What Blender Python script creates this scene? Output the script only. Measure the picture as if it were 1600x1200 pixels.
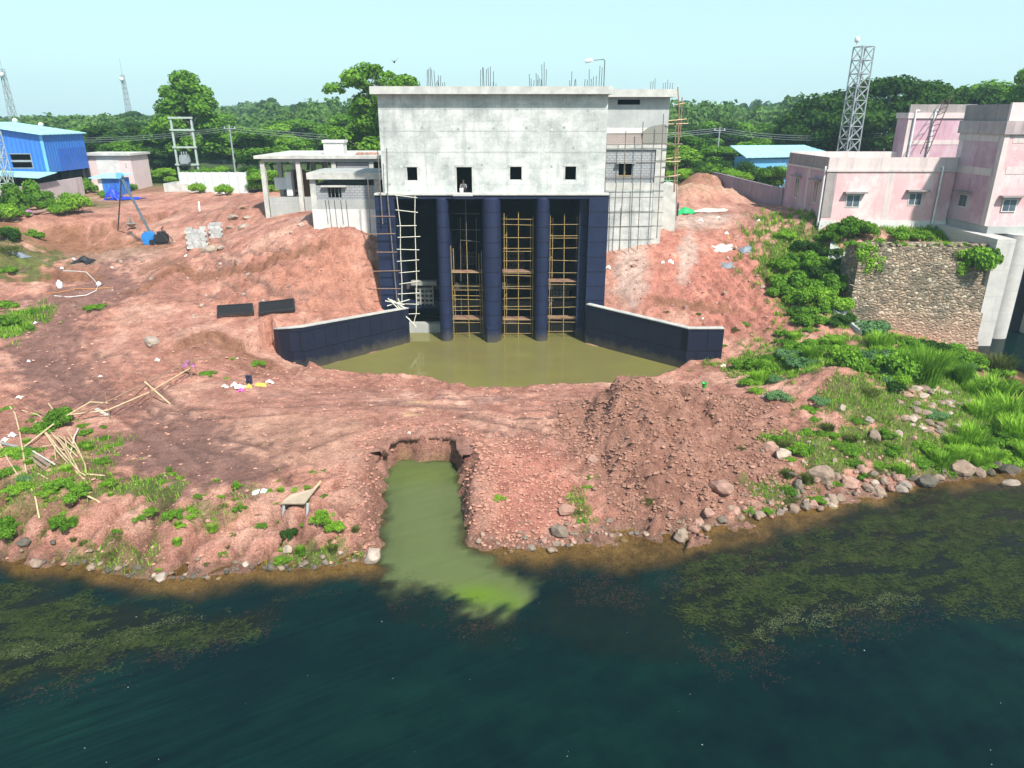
import bpy, math, random
import numpy as np
from mathutils import Vector, Matrix

for o in list(bpy.data.objects):
    bpy.data.objects.remove(o)
R = math.radians
scene = bpy.context.scene
COL = scene.collection

# ---------------------------------------------------------------- camera, sky, sun, exposure
CAM_H, PITCH, FPX = 18.5, R(20.5), 1109.0
cam_data = bpy.data.cameras.new("camera")
cam_data.sensor_width = 36.0
cam_data.lens = 36.0 * FPX / 1600.0
cam_data.clip_start = 0.5
cam_data.clip_end = 4000
cam = bpy.data.objects.new("camera", cam_data)
cam.location = (0, 0, CAM_H)
cam.rotation_euler = (R(90) - PITCH, 0, 0)
COL.objects.link(cam)
scene.camera = cam

SUN_EL, SUN_AZ = R(50), R(151)          # azimuth clockwise from +Y (north): behind the camera, to the right
world = bpy.data.worlds.new("World")
scene.world = world
world.use_nodes = True
wn = world.node_tree
wn.nodes.clear()
sky = wn.nodes.new("ShaderNodeTexSky")
sky.sky_type = 'NISHITA'
sky.sun_disc = False
sky.sun_elevation = SUN_EL
sky.sun_rotation = SUN_AZ
sky.altitude = 60
sky.air_density = 1.0
sky.dust_density = 1.6
sky.ozone_density = 1.4
tint = wn.nodes.new("ShaderNodeMixRGB")
tint.blend_type = 'MULTIPLY'
tint.inputs[0].default_value = 1.0
tint.inputs[2].default_value = (0.86, 1.02, 0.93, 1)
pale = wn.nodes.new("ShaderNodeMixRGB")
geo = wn.nodes.new("ShaderNodeTexCoord")
sep = wn.nodes.new("ShaderNodeSeparateXYZ")
mr = wn.nodes.new("ShaderNodeMapRange")                 # humid air: milky low down, clearer overhead
mr.inputs[1].default_value = 0.0
mr.inputs[2].default_value = 0.6
mr.inputs[3].default_value = 0.78
mr.inputs[4].default_value = 0.08
wn.links.new(geo.outputs['Generated'], sep.inputs[0])
wn.links.new(sep.outputs[2], mr.inputs[0])
wn.links.new(mr.outputs[0], pale.inputs[0])
pale.inputs[2].default_value = (4.3, 6.15, 6.4, 1)       # milky cyan of a humid sky
bg = wn.nodes.new("ShaderNodeBackground")
bg.inputs[1].default_value = 0.122
wo = wn.nodes.new("ShaderNodeOutputWorld")
wn.links.new(sky.outputs[0], tint.inputs[1])
wn.links.new(tint.outputs[0], pale.inputs[1])
wn.links.new(pale.outputs[0], bg.inputs[0])
wn.links.new(bg.outputs[0], wo.inputs[0])

sun_data = bpy.data.lights.new("sun", 'SUN')
sun_data.energy = 4.9
sun_data.angle = R(2.2)
sun_data.color = (1.0, 0.955, 0.88)
sun = bpy.data.objects.new("sun", sun_data)
sd = Vector((math.sin(SUN_AZ) * math.cos(SUN_EL), math.cos(SUN_AZ) * math.cos(SUN_EL), math.sin(SUN_EL)))
sun.rotation_euler = sd.to_track_quat('Z', 'Y').to_euler()
sun.location = sd * 300
COL.objects.link(sun)

vs = scene.view_settings
vs.view_transform = 'Standard'
vs.look = 'None'
vs.exposure = 0.58
vs.gamma = 1.0
HAZE = 0.0005
scene.cycles.max_bounces = 6
scene.cycles.diffuse_bounces = 2
scene.cycles.transparent_max_bounces = 12
scene.cycles.volume_bounces = 0
scene.cycles.caustics_reflective = False
scene.cycles.caustics_refractive = False

# ---------------------------------------------------------------- helpers
CP, SP = math.cos(PITCH), math.sin(PITCH)
def ray(px, py):
    u, v = (px - 800) / FPX, (600 - py) / FPX
    return Vector((u, CP + v * SP, -SP + v * CP))
def at_z(px, py, z):
    d = ray(px, py); t = (z - CAM_H) / d.z
    return Vector((d.x * t, d.y * t, z))
def at_y(px, py, y):
    d = ray(px, py); t = y / d.y
    return Vector((d.x * t, y, CAM_H + d.z * t))
def zy(py, y): return at_y(800, py, y).z
def xy(px, py, y): return at_y(px, py, y).x

def perm_table(seed):
    r = np.random.RandomState(seed)
    p = r.permutation(256)
    return np.concatenate([p, p])
_perm = {}
def pnoise(x, y, seed=0):
    if seed not in _perm: _perm[seed] = perm_table(seed)
    p = _perm[seed]
    x = np.asarray(x, float); y = np.asarray(y, float)
    xi = np.floor(x).astype(int); yi = np.floor(y).astype(int)
    xf = x - xi; yf = y - yi
    xi &= 255; yi &= 255
    u = xf * xf * xf * (xf * (xf * 6 - 15) + 10); v = yf * yf * yf * (yf * (yf * 6 - 15) + 10)
    def g(h, a, b):
        ang = h * (2 * math.pi / 256)
        return np.cos(ang) * a + np.sin(ang) * b
    n00 = g(p[p[xi] + yi], xf, yf); n10 = g(p[p[xi + 1] + yi], xf - 1, yf)
    n01 = g(p[p[xi] + yi + 1], xf, yf - 1); n11 = g(p[p[xi + 1] + yi + 1], xf - 1, yf - 1)
    return ((n00 * (1 - u) + n10 * u) * (1 - v) + (n01 * (1 - u) + n11 * u) * v) * 1.5
def fbm(x, y, seed=0, octv=4, gain=0.5):
    s = 0; a = 1.0; f = 1.0
    for i in range(octv):
        s = s + a * pnoise(x * f + 17.3 * i, y * f - 9.1 * i, seed + i); a *= gain; f *= 2.03
    return s
def sstep(a, b, x):
    t = np.clip((np.asarray(x, float) - a) / (b - a), 0, 1)
    return t * t * (3 - 2 * t)

# ---------------------------------------------------------------- mesh builder
WORLD_ORIGIN = {}
class MB:
    def __init__(s): s.v = []; s.f = []; s.m = []; s.sm = []
    def add(s, verts, faces, mi=0, smooth=False):
        n = len(s.v); s.v.extend([tuple(p) for p in verts])
        for f in faces:
            s.f.append(tuple(i + n for i in f)); s.m.append(mi); s.sm.append(smooth)
        return s
    def box(s, x0, x1, y0, y1, z0, z1, mi=0):
        v = [(x0, y0, z0), (x1, y0, z0), (x1, y1, z0), (x0, y1, z0), (x0, y0, z1), (x1, y0, z1), (x1, y1, z1), (x0, y1, z1)]
        return s.add(v, [(0, 3, 2, 1), (4, 5, 6, 7), (0, 1, 5, 4), (1, 2, 6, 5), (2, 3, 7, 6), (3, 0, 4, 7)], mi)
    def obox(s, c, size, rz=0, rx=0, ry=0, mi=0):
        M = Matrix.Translation(c) @ Matrix.Rotation(rz, 4, 'Z') @ Matrix.Rotation(ry, 4, 'Y') @ Matrix.Rotation(rx, 4, 'X')
        a, b, d = size[0] / 2, size[1] / 2, size[2] / 2
        v = [M @ Vector(p) for p in [(-a, -b, -d), (a, -b, -d), (a, b, -d), (-a, b, -d), (-a, -b, d), (a, -b, d), (a, b, d), (-a, b, d)]]
        return s.add(v, [(0, 3, 2, 1), (4, 5, 6, 7), (0, 1, 5, 4), (1, 2, 6, 5), (2, 3, 7, 6), (3, 0, 4, 7)], mi)
    def prism(s, poly, z0, z1, mi=0, topmi=None):
        n = len(poly)
        ar = sum(poly[i][0] * poly[(i + 1) % n][1] - poly[(i + 1) % n][0] * poly[i][1] for i in range(n))
        if ar < 0: poly = poly[::-1]
        zb = z0 if hasattr(z0, '__len__') else [z0] * n
        zt = z1 if hasattr(z1, '__len__') else [z1] * n
        if ar < 0:
            zb = list(zb)[::-1]; zt = list(zt)[::-1]
        v = [(p[0], p[1], zb[i]) for i, p in enumerate(poly)] + [(p[0], p[1], zt[i]) for i, p in enumerate(poly)]
        s.add(v, [tuple(range(n - 1, -1, -1))] + [(i, (i + 1) % n, n + (i + 1) % n, n + i) for i in range(n)], mi)
        return s.add([v[n + i] for i in range(n)], [tuple(range(n))], mi if topmi is None else topmi)
    def tube(s, pts, r, segs=6, mi=0, r2=None, smooth=True):
        pts = [Vector(p) for p in pts]
        k = len(pts)
        rs = r if hasattr(r, '__len__') else [r + ((r2 if r2 is not None else r) - r) * i / max(1, k - 1) for i in range(k)]
        vs_ = []
        up = None
        for i in range(k):
            t = (pts[min(i + 1, k - 1)] - pts[max(i - 1, 0)])
            if t.length < 1e-9: t = Vector((0, 0, 1))
            t.normalize()
            if up is None:
                up = Vector((0, 0, 1)) if abs(t.z) < 0.9 else Vector((1, 0, 0))
            a = t.cross(up).normalized(); b = a.cross(t).normalized(); up = b
            for j in range(segs):
                an = 2 * math.pi * j / segs
                vs_.append(pts[i] + (a * math.cos(an) + b * math.sin(an)) * rs[i])
        fs = []
        for i in range(k - 1):
            for j in range(segs):
                j2 = (j + 1) % segs
                fs.append((i * segs + j, (i + 1) * segs + j, (i + 1) * segs + j2, i * segs + j2))
        s.add(vs_, fs, mi, smooth)
        s.add(vs_[:segs], [tuple(range(segs))], mi)
        return s.add(vs_[-segs:], [tuple(range(segs - 1, -1, -1))], mi)
    def lathe(s, prof, c=(0, 0, 0), segs=16, mi=0, smooth=True):
        vs_ = []; k = len(prof)
        for r, z in prof:
            for j in range(segs):
                an = 2 * math.pi * j / segs
                vs_.append((c[0] + r * math.cos(an), c[1] + r * math.sin(an), c[2] + z))
        fs = [(i * segs + j, i * segs + (j + 1) % segs, (i + 1) * segs + (j + 1) % segs, (i + 1) * segs + j) for i in range(k - 1) for j in range(segs)]
        s.add(vs_, fs, mi, smooth)
        s.add(vs_[:segs], [tuple(range(segs - 1, -1, -1))], mi)
        return s.add(vs_[-segs:], [tuple(range(segs))], mi)
    def wall(s, x0, x1, z0, z1, y0, y1, holes=(), mi=0):
        """A wall in the XZ plane between y0 (front) and y1, with rectangular openings (hx0,hx1,hz0,hz1)."""
        xs = sorted({x0, x1, *[h[0] for h in holes], *[h[1] for h in holes]})
        zs = sorted({z0, z1, *[h[2] for h in holes], *[h[3] for h in holes]})
        def inh(x, z): return any(h[0] < x < h[1] and h[2] < z < h[3] for h in holes)
        for i in range(len(xs) - 1):
            for j in range(len(zs) - 1):
                if inh((xs[i] + xs[i + 1]) / 2, (zs[j] + zs[j + 1]) / 2): continue
                a, b, c, d = xs[i], xs[i + 1], zs[j], zs[j + 1]
                s.add([(a, y0, c), (b, y0, c), (b, y0, d), (a, y0, d)], [(0, 1, 2, 3)], mi)
                s.add([(a, y1, c), (b, y1, c), (b, y1, d), (a, y1, d)], [(3, 2, 1, 0)], mi)
        def ring(a, b, c, d, flip):
            q = [[(a, y0, c), (b, y0, c), (b, y1, c), (a, y1, c)], [(b, y0, c), (b, y0, d), (b, y1, d), (b, y1, c)],
                 [(b, y0, d), (a, y0, d), (a, y1, d), (b, y1, d)], [(a, y0, d), (a, y0, c), (a, y1, c), (a, y1, d)]]
            for w in q: s.add(w, [(0, 1, 2, 3) if flip else (3, 2, 1, 0)], mi)
        ring(x0, x1, z0, z1, False)
        for h in holes: ring(*h, True)
        return s
    def build(s, name, mats, parent=None, origin=None):
        if not isinstance(mats, (list, tuple)): mats = [mats]
        V = np.array(s.v, float)
        if parent is not None: org = WORLD_ORIGIN[parent.name]
        elif origin is not None: org = np.array(origin, float)
        else: org = np.array([(V[:, 0].min() + V[:, 0].max()) / 2, (V[:, 1].min() + V[:, 1].max()) / 2, V[:, 2].min()])
        me = bpy.data.meshes.new(name)
        me.from_pydata((V - org).tolist(), [], s.f)
        for m in mats: me.materials.append(m)
        me.polygons.foreach_set("material_index", s.m)
        me.polygons.foreach_set("use_smooth", s.sm)
        me.update()
        o = bpy.data.objects.new(name, me)
        COL.objects.link(o)
        if parent is not None: o.parent = parent
        else: o.location = org
        WORLD_ORIGIN[o.name] = org
        return o
def raw_mesh(name, V, F, mats, parent=None, origin=(0, 0, 0), smooth=False, attrs=None):
    """numpy verts + quad/tri faces -> object."""
    me = bpy.data.meshes.new(name)
    V = np.asarray(V, np.float32); F = np.asarray(F, np.int32)
    org = np.asarray(WORLD_ORIGIN[parent.name] if parent is not None else origin, np.float32)
    n, k = F.shape
    me.vertices.add(len(V)); me.vertices.foreach_set("co", (V - org).ravel())
    me.loops.add(n * k); me.loops.foreach_set("vertex_index", F.ravel())
    me.polygons.add(n); me.polygons.foreach_set("loop_start", np.arange(0, n * k, k, dtype=np.int32))
    me.polygons.foreach_set("loop_total", np.full(n, k, np.int32))
    me.polygons.foreach_set("use_smooth", np.full(n, smooth))
    for m in (mats if isinstance(mats, (list, tuple)) else [mats]): me.materials.append(m)
    for an, (typ, dom, data) in (attrs or {}).items():
        a = me.attributes.new(an, typ, dom)
        a.data.foreach_set("color" if typ == 'FLOAT_COLOR' else "value", np.asarray(data, np.float32).ravel())
    me.update(calc_edges=True); me.validate()
    o = bpy.data.objects.new(name, me); COL.objects.link(o)
    if parent is not None: o.parent = parent
    else: o.location = [float(c) for c in org]
    WORLD_ORIGIN[o.name] = org
    return o
def tag(o, label=None, cat=None, group=None, kind=None):
    if label: o['label'] = label
    if cat: o['category'] = cat
    if group: o['group'] = group
    if kind: o['kind'] = kind
    return o
def thing(name, loc, label, cat, group=None):
    o = bpy.data.objects.new(name, None)
    o.empty_display_size = 0.3
    COL.objects.link(o); o.location = loc
    WORLD_ORIGIN[o.name] = np.array(loc, float)
    return tag(o, label, cat, group)
def copy_tree(o, loc=None, rz=None, scale=None, parent=None, kids=None):
    c = o.copy(); COL.objects.link(c)
    if parent is not None: c.parent = parent
    if loc is not None: c.location = loc
    if rz is not None: c.rotation_euler = (c.rotation_euler[0], c.rotation_euler[1], rz) if not hasattr(rz, '__len__') else rz
    if scale is not None: c.scale = scale if hasattr(scale, '__len__') else (scale,) * 3
    for ch in (kids if kids is not None else list(o.children)):
        copy_tree(ch, parent=c)
    return c
ORD = "first second third fourth fifth sixth seventh eighth ninth tenth eleventh twelfth thirteenth fourteenth fifteenth sixteenth seventeenth eighteenth nineteenth twentieth".split()
def ordn(i):
    if i < 20: return ORD[i]
    tens = {2: "twenty", 3: "thirty", 4: "forty", 5: "fifty", 6: "sixty"}[(i + 1) // 10]
    return (tens[:-1] + "ieth") if (i + 1) % 10 == 0 else tens + "-" + ORD[(i + 1) % 10 - 1]

# ---------------------------------------------------------------- materials
def new_mat(name):
    m = bpy.data.materials.new(name); m.use_nodes = True
    nt = m.node_tree; nt.nodes.clear()
    out = nt.nodes.new("ShaderNodeOutputMaterial")
    b = nt.nodes.new("ShaderNodeBsdfPrincipled")
    nt.links.new(b.outputs[0], out.inputs[0])
    return m, nt, b, out
def c4(c): return (c[0], c[1], c[2], 1)
def N(nt, t, **kw):
    n = nt.nodes.new(t)
    for k, v in kw.items():
        if k.startswith('i_'): n.inputs[int(k[2:])].default_value = v
        else: setattr(n, k, v)
    return n
def pos_node(nt, scale=(1, 1, 1)):
    g = N(nt, "ShaderNodeNewGeometry")
    mp = N(nt, "ShaderNodeMapping"); mp.inputs['Scale'].default_value = scale
    nt.links.new(g.outputs['Position'], mp.inputs[0])
    return mp.outputs[0]
def ramp(nt, fac, stops):
    r = N(nt, "ShaderNodeValToRGB")
    el = r.color_ramp.elements
    while len(el) < len(stops): el.new(0.5)
    for e, (p, c) in zip(el, stops): e.position = p; e.color = c4(c)
    nt.links.new(fac, r.inputs[0]); return r.outputs[0]
def noise_node(nt, vec, scale, detail=5, rough=0.6):
    n = N(nt, "ShaderNodeTexNoise"); n.inputs['Scale'].default_value = scale
    n.inputs['Detail'].default_value = detail; n.inputs['Roughness'].default_value = rough
    nt.links.new(vec, n.inputs['Vector']); return n.outputs[0]
def mix(nt, fac, a, b, mode='MIX'):
    m = N(nt, "ShaderNodeMixRGB", blend_type=mode)
    for i, x in ((0, fac), (1, a), (2, b)):
        if isinstance(x, (int, float)): m.inputs[i].default_value = x
        elif isinstance(x, tuple): m.inputs[i].default_value = c4(x)
        else: nt.links.new(x, m.inputs[i])
    return m.outputs[0]
def bump(nt, bsdf, h, strength=0.3, dist=0.05):
    b = N(nt, "ShaderNodeBump"); b.inputs['Strength'].default_value = strength; b.inputs['Distance'].default_value = dist
    nt.links.new(h, b.inputs['Height']); nt.links.new(b.outputs[0], bsdf.inputs['Normal'])
def simple(name, c1, c2=None, scale=3.0, rough=0.75, bmp=0.15, metal=0.0, stretch=(1, 1, 1), dist=0.02):
    m, nt, b, out = new_mat(name)
    if rough > 0.78: b.inputs['Specular IOR Level'].default_value = 0.12
    c2 = c2 or tuple(x * 0.7 for x in c1)
    v = pos_node(nt, stretch)
    n = noise_node(nt, v, scale)
    nt.links.new(ramp(nt, n, [(0.3, c2), (0.7, c1)]), b.inputs['Base Color'])
    b.inputs['Roughness'].default_value = rough; b.inputs['Metallic'].default_value = metal
    if bmp:
        bump(nt, b, noise_node(nt, v, scale * 6, 4), bmp, dist)
    return m
def panelled(name, light, dark, seam, row, width, seam_amt=0.5, rough=0.8, stain=0.35, nsc=0.5, mortar=0.02, staincol=None, patch=0.0, tide=0.0, fade=None):
    """Cast or rendered wall: cloudy tone, pour lines and vertical runs, laid out in world x+y and z."""
    m, nt, b, out = new_mat(name)
    g = N(nt, "ShaderNodeNewGeometry"); sp = N(nt, "ShaderNodeSeparateXYZ"); nt.links.new(g.outputs['Position'], sp.inputs[0])
    ad = N(nt, "ShaderNodeMath", operation='ADD'); nt.links.new(sp.outputs[0], ad.inputs[0]); nt.links.new(sp.outputs[1], ad.inputs[1])
    cb = N(nt, "ShaderNodeCombineXYZ"); nt.links.new(ad.outputs[0], cb.inputs[0]); nt.links.new(sp.outputs[2], cb.inputs[1])
    v = pos_node(nt)
    n1 = noise_node(nt, v, nsc, 6, 0.65)
    col = ramp(nt, n1, [(0.28, dark), (0.46, tuple((a + c) / 2 for a, c in zip(light, dark))), (0.62, light)])
    n2 = noise_node(nt, pos_node(nt, (1.6, 1.6, 0.12)), 1.3, 5, 0.7)
    sc = staincol or tuple(x * 0.55 for x in dark)
    st = N(nt, "ShaderNodeMapRange"); st.inputs[1].default_value = 0.52; st.inputs[2].default_value = 0.75; st.inputs[3].default_value = 0; st.inputs[4].default_value = stain
    nt.links.new(n2, st.inputs[0])
    col = mix(nt, st.outputs[0], col, sc)
    n3 = noise_node(nt, v, 9, 3, 0.7)
    col = mix(nt, 0.25, col, ramp(nt, n3, [(0.3, tuple(x * 0.72 for x in dark)), (0.7, light)]))
    br = N(nt, "ShaderNodeTexBrick"); br.offset = 0.5; br.squash = 1
    br.inputs['Scale'].default_value = 1; br.inputs['Brick Width'].default_value = width; br.inputs['Row Height'].default_value = row
    br.inputs['Mortar Size'].default_value = mortar; br.inputs['Mortar Smooth'].default_value = 0.3; br.inputs['Bias'].default_value = 0
    br.inputs['Color1'].default_value = (1, 1, 1, 1); br.inputs['Color2'].default_value = (1 - patch,) * 3 + (1,); br.inputs['Mortar'].default_value = (0, 0, 0, 1)
    nt.links.new(cb.outputs[0], br.inputs['Vector'])
    if patch:
        b2 = N(nt, "ShaderNodeTexBrick"); b2.offset = 0.35
        for k_, v_ in (('Scale', 1), ('Brick Width', 2.1), ('Row Height', row), ('Mortar Size', 0.0), ('Bias', 0.1)): b2.inputs[k_].default_value = v_
        b2.inputs['Color1'].default_value = (0.72, 0.74, 0.75, 1); b2.inputs['Color2'].default_value = (1.08, 1.08, 1.07, 1)
        nt.links.new(cb.outputs[0], b2.inputs['Vector'])
        col = mix(nt, 0.8 * patch, col, mix(nt, 1.0, col, b2.outputs['Color'], 'MULTIPLY'))
    fm = N(nt, "ShaderNodeMath", operation='MULTIPLY'); nt.links.new(br.outputs['Fac'], fm.inputs[0]); fm.inputs[1].default_value = seam_amt
    col = mix(nt, fm.outputs[0], col, seam)
    if fade:                                # sun bleached or limewashed patches
        nfd = noise_node(nt, pos_node(nt, (1, 1, 0.7)), 0.55, 7, 0.72)
        col = mix(nt, ramp(nt, nfd, [(0.47, (0, 0, 0)), (0.62, (0.7, 0.7, 0.7))]), col, fade)
    if tide:                                # silt left by the water along the foot
        ta_ = N(nt, "ShaderNodeMath", operation='MULTIPLY_ADD', i_1=-1.6); nt.links.new(noise_node(nt, v, 1.4, 5, 0.7), ta_.inputs[0]); nt.links.new(sp.outputs[2], ta_.inputs[2])
        tm = N(nt, "ShaderNodeMapRange", i_1=-0.55, i_2=0.25, i_3=tide, i_4=0.0); nt.links.new(ta_.outputs[0], tm.inputs[0])
        col = mix(nt, tm.outputs[0], col, (0.10, 0.085, 0.05))
    nt.links.new(col, b.inputs['Base Color'])
    b.inputs['Specular IOR Level'].default_value = 0.22
    b.inputs['Roughness'].default_value = rough
    hm = N(nt, "ShaderNodeMath", operation='SUBTRACT'); nt.links.new(n3, hm.inputs[0]); nt.links.new(br.outputs['Fac'], hm.inputs[1])
    bump(nt, b, hm.outputs[0], 0.35, 0.03)
    return m
def leaf_mat(name, c_dark, c_light, trans=0.3):
    m, nt, b, out = new_mat(name)
    nt.nodes.remove(b)
    at = N(nt, "ShaderNodeAttribute", attribute_name="tint")
    oi = N(nt, "ShaderNodeObjectInfo")
    n = noise_node(nt, pos_node(nt), 0.7, 3)
    a = N(nt, "ShaderNodeMath", operation='MULTIPLY_ADD', i_1=0.55, i_2=0.0); nt.links.new(at.outputs['Fac'], a.inputs[0])
    a2 = N(nt, "ShaderNodeMath", operation='MULTIPLY_ADD', i_1=0.35); nt.links.new(n, a2.inputs[0]); nt.links.new(a.outputs[0], a2.inputs[2])
    a3 = N(nt, "ShaderNodeMath", operation='MULTIPLY_ADD', i_1=0.25); nt.links.new(oi.outputs['Random'], a3.inputs[0]); nt.links.new(a2.outputs[0], a3.inputs[2])
    col = ramp(nt, a3.outputs[0], [(0.15, c_dark), (0.9, c_light)])
    d = N(nt, "ShaderNodeBsdfDiffuse"); t = N(nt, "ShaderNodeBsdfTranslucent"); mx = N(nt, "ShaderNodeMixShader", i_0=trans)
    nt.links.new(col, d.inputs[0]); nt.links.new(mix(nt, 1.0, col, (1.0, 1.05, 0.5), 'MULTIPLY'), t.inputs[0])
    nt.links.new(d.outputs[0], mx.inputs[1]); nt.links.new(t.outputs[0], mx.inputs[2]); nt.links.new(mx.outputs[0], out.inputs[0])
    return m

M = {}
M['concrete'] = panelled('cast_concrete', (0.66, 0.665, 0.64), (0.26, 0.28, 0.285), (0.22, 0.24, 0.24), 1.22, 3.1, 0.22, stain=0.6, nsc=0.62, patch=0.35)
M['concrete_light'] = simple('pale_concrete', (0.58, 0.57, 0.53), (0.36, 0.36, 0.345), 1.1, 0.85, 0.1)
M['coping'] = simple('weathered_coping', (0.5, 0.49, 0.46), (0.34, 0.33, 0.32), 1.5, 0.85, 0.1)
M['concrete_grey'] = panelled('grey_concrete', (0.44, 0.45, 0.43), (0.3, 0.31, 0.31), (0.2, 0.2, 0.2), 1.5, 2.4, 0.4, stain=0.35)
M['render'] = panelled('cement_render', (0.47, 0.48, 0.47), (0.32, 0.335, 0.345), (0.3, 0.3, 0.3), 2.5, 4, 0.2, stain=0.35)
M['wet_render'] = simple('fresh_cement_render', (0.26, 0.25, 0.22), (0.22, 0.22, 0.2), 2.0, 0.8, 0.1)
M['block'] = panelled('grey_blockwork', (0.36, 0.37, 0.39), (0.25, 0.26, 0.28), (0.16, 0.16, 0.17), 0.22, 0.45, 0.75, stain=0.2, mortar=0.03)
M['brickband'] = panelled('pinkish_brickwork', (0.46, 0.38, 0.36), (0.33, 0.27, 0.25), (0.25, 0.23, 0.22), 0.16, 0.4, 0.7, stain=0.2, mortar=0.03)
M['navy'] = panelled('navy_coating', (0.017, 0.025, 0.064), (0.011, 0.016, 0.042), (0.006, 0.008, 0.02), 1.25, 40.0, 1.0, rough=0.5, stain=0.65, nsc=0.8, mortar=0.05, tide=0.6, staincol=(0.03, 0.036, 0.068))
M['navy_wall'] = panelled('navy_wall_coating', (0.013, 0.016, 0.036), (0.008, 0.010, 0.023), (0.003, 0.004, 0.009), 1.6, 1.5, 1.0, rough=0.5, stain=0.65, nsc=0.7, mortar=0.04, tide=0.6, staincol=(0.02, 0.023, 0.038))
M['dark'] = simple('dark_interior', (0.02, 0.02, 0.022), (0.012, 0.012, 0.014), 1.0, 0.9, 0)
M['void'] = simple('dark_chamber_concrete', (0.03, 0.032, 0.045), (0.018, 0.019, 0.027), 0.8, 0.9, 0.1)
M['gate_grey'] = simple('dusty_grey_steel', (0.34, 0.34, 0.33), (0.2, 0.19, 0.18), 3, 0.7, 0.1)
M['gate_rust'] = simple('rusty_dark_steel', (0.09, 0.075, 0.065), (0.05, 0.045, 0.045), 3, 0.7, 0.1)
M['rebar'] = simple('rusty_dark_bar', (0.05, 0.045, 0.06), (0.035, 0.03, 0.045), 5, 0.7, 0)
M['yellow_pole'] = simple('yellow_scaffold_paint', (0.36, 0.26, 0.09), (0.22, 0.14, 0.06), 3, 0.6, 0)
M['bamboo'] = simple('dry_bamboo', (0.62, 0.48, 0.3), (0.42, 0.3, 0.17), 4, 0.65, 0.1)
M['bamboo_pale'] = simple('bleached_bamboo', (0.7, 0.68, 0.58), (0.5, 0.48, 0.4), 4, 0.65, 0)
M['bamboo_brown'] = simple('brown_bamboo', (0.33, 0.2, 0.13), (0.2, 0.12, 0.08), 4, 0.7, 0)
M['grey_pole'] = simple('grey_scaffold_tube', (0.2, 0.17, 0.15), (0.12, 0.1, 0.09), 4, 0.6, 0)
M['steel'] = simple('galvanised_steel', (0.38, 0.42, 0.44), (0.27, 0.3, 0.32), 3, 0.45, 0, metal=0.3)
M['steel_green'] = simple('greenish_galvanised_steel', (0.4, 0.47, 0.42), (0.3, 0.36, 0.33), 3, 0.5, 0)
M['hoist_blue'] = simple('dull_blue_grey_steel', (0.10, 0.16, 0.2), (0.07, 0.1, 0.13), 3, 0.5, 0)
M['white'] = simple('white_sheet', (0.78, 0.8, 0.8), (0.66, 0.69, 0.7), 2, 0.6, 0.05)
M['white_paint'] = simple('limewashed_wall', (0.68, 0.66, 0.64), (0.5, 0.485, 0.47), 0.9, 0.7, 0.05)
M['plastic_white'] = simple('white_plastic', (0.8, 0.8, 0.8), (0.65, 0.66, 0.68), 6, 0.4, 0.1)
M['black'] = simple('black_plastic', (0.02, 0.02, 0.024), (0.012, 0.012, 0.014), 5, 0.5, 0.1)
M['black_steel'] = simple('black_steel_screen', (0.025, 0.024, 0.026), (0.015, 0.014, 0.016), 6, 0.55, 0.1)
M['soil_pink'] = None
del M['soil_pink']
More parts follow.
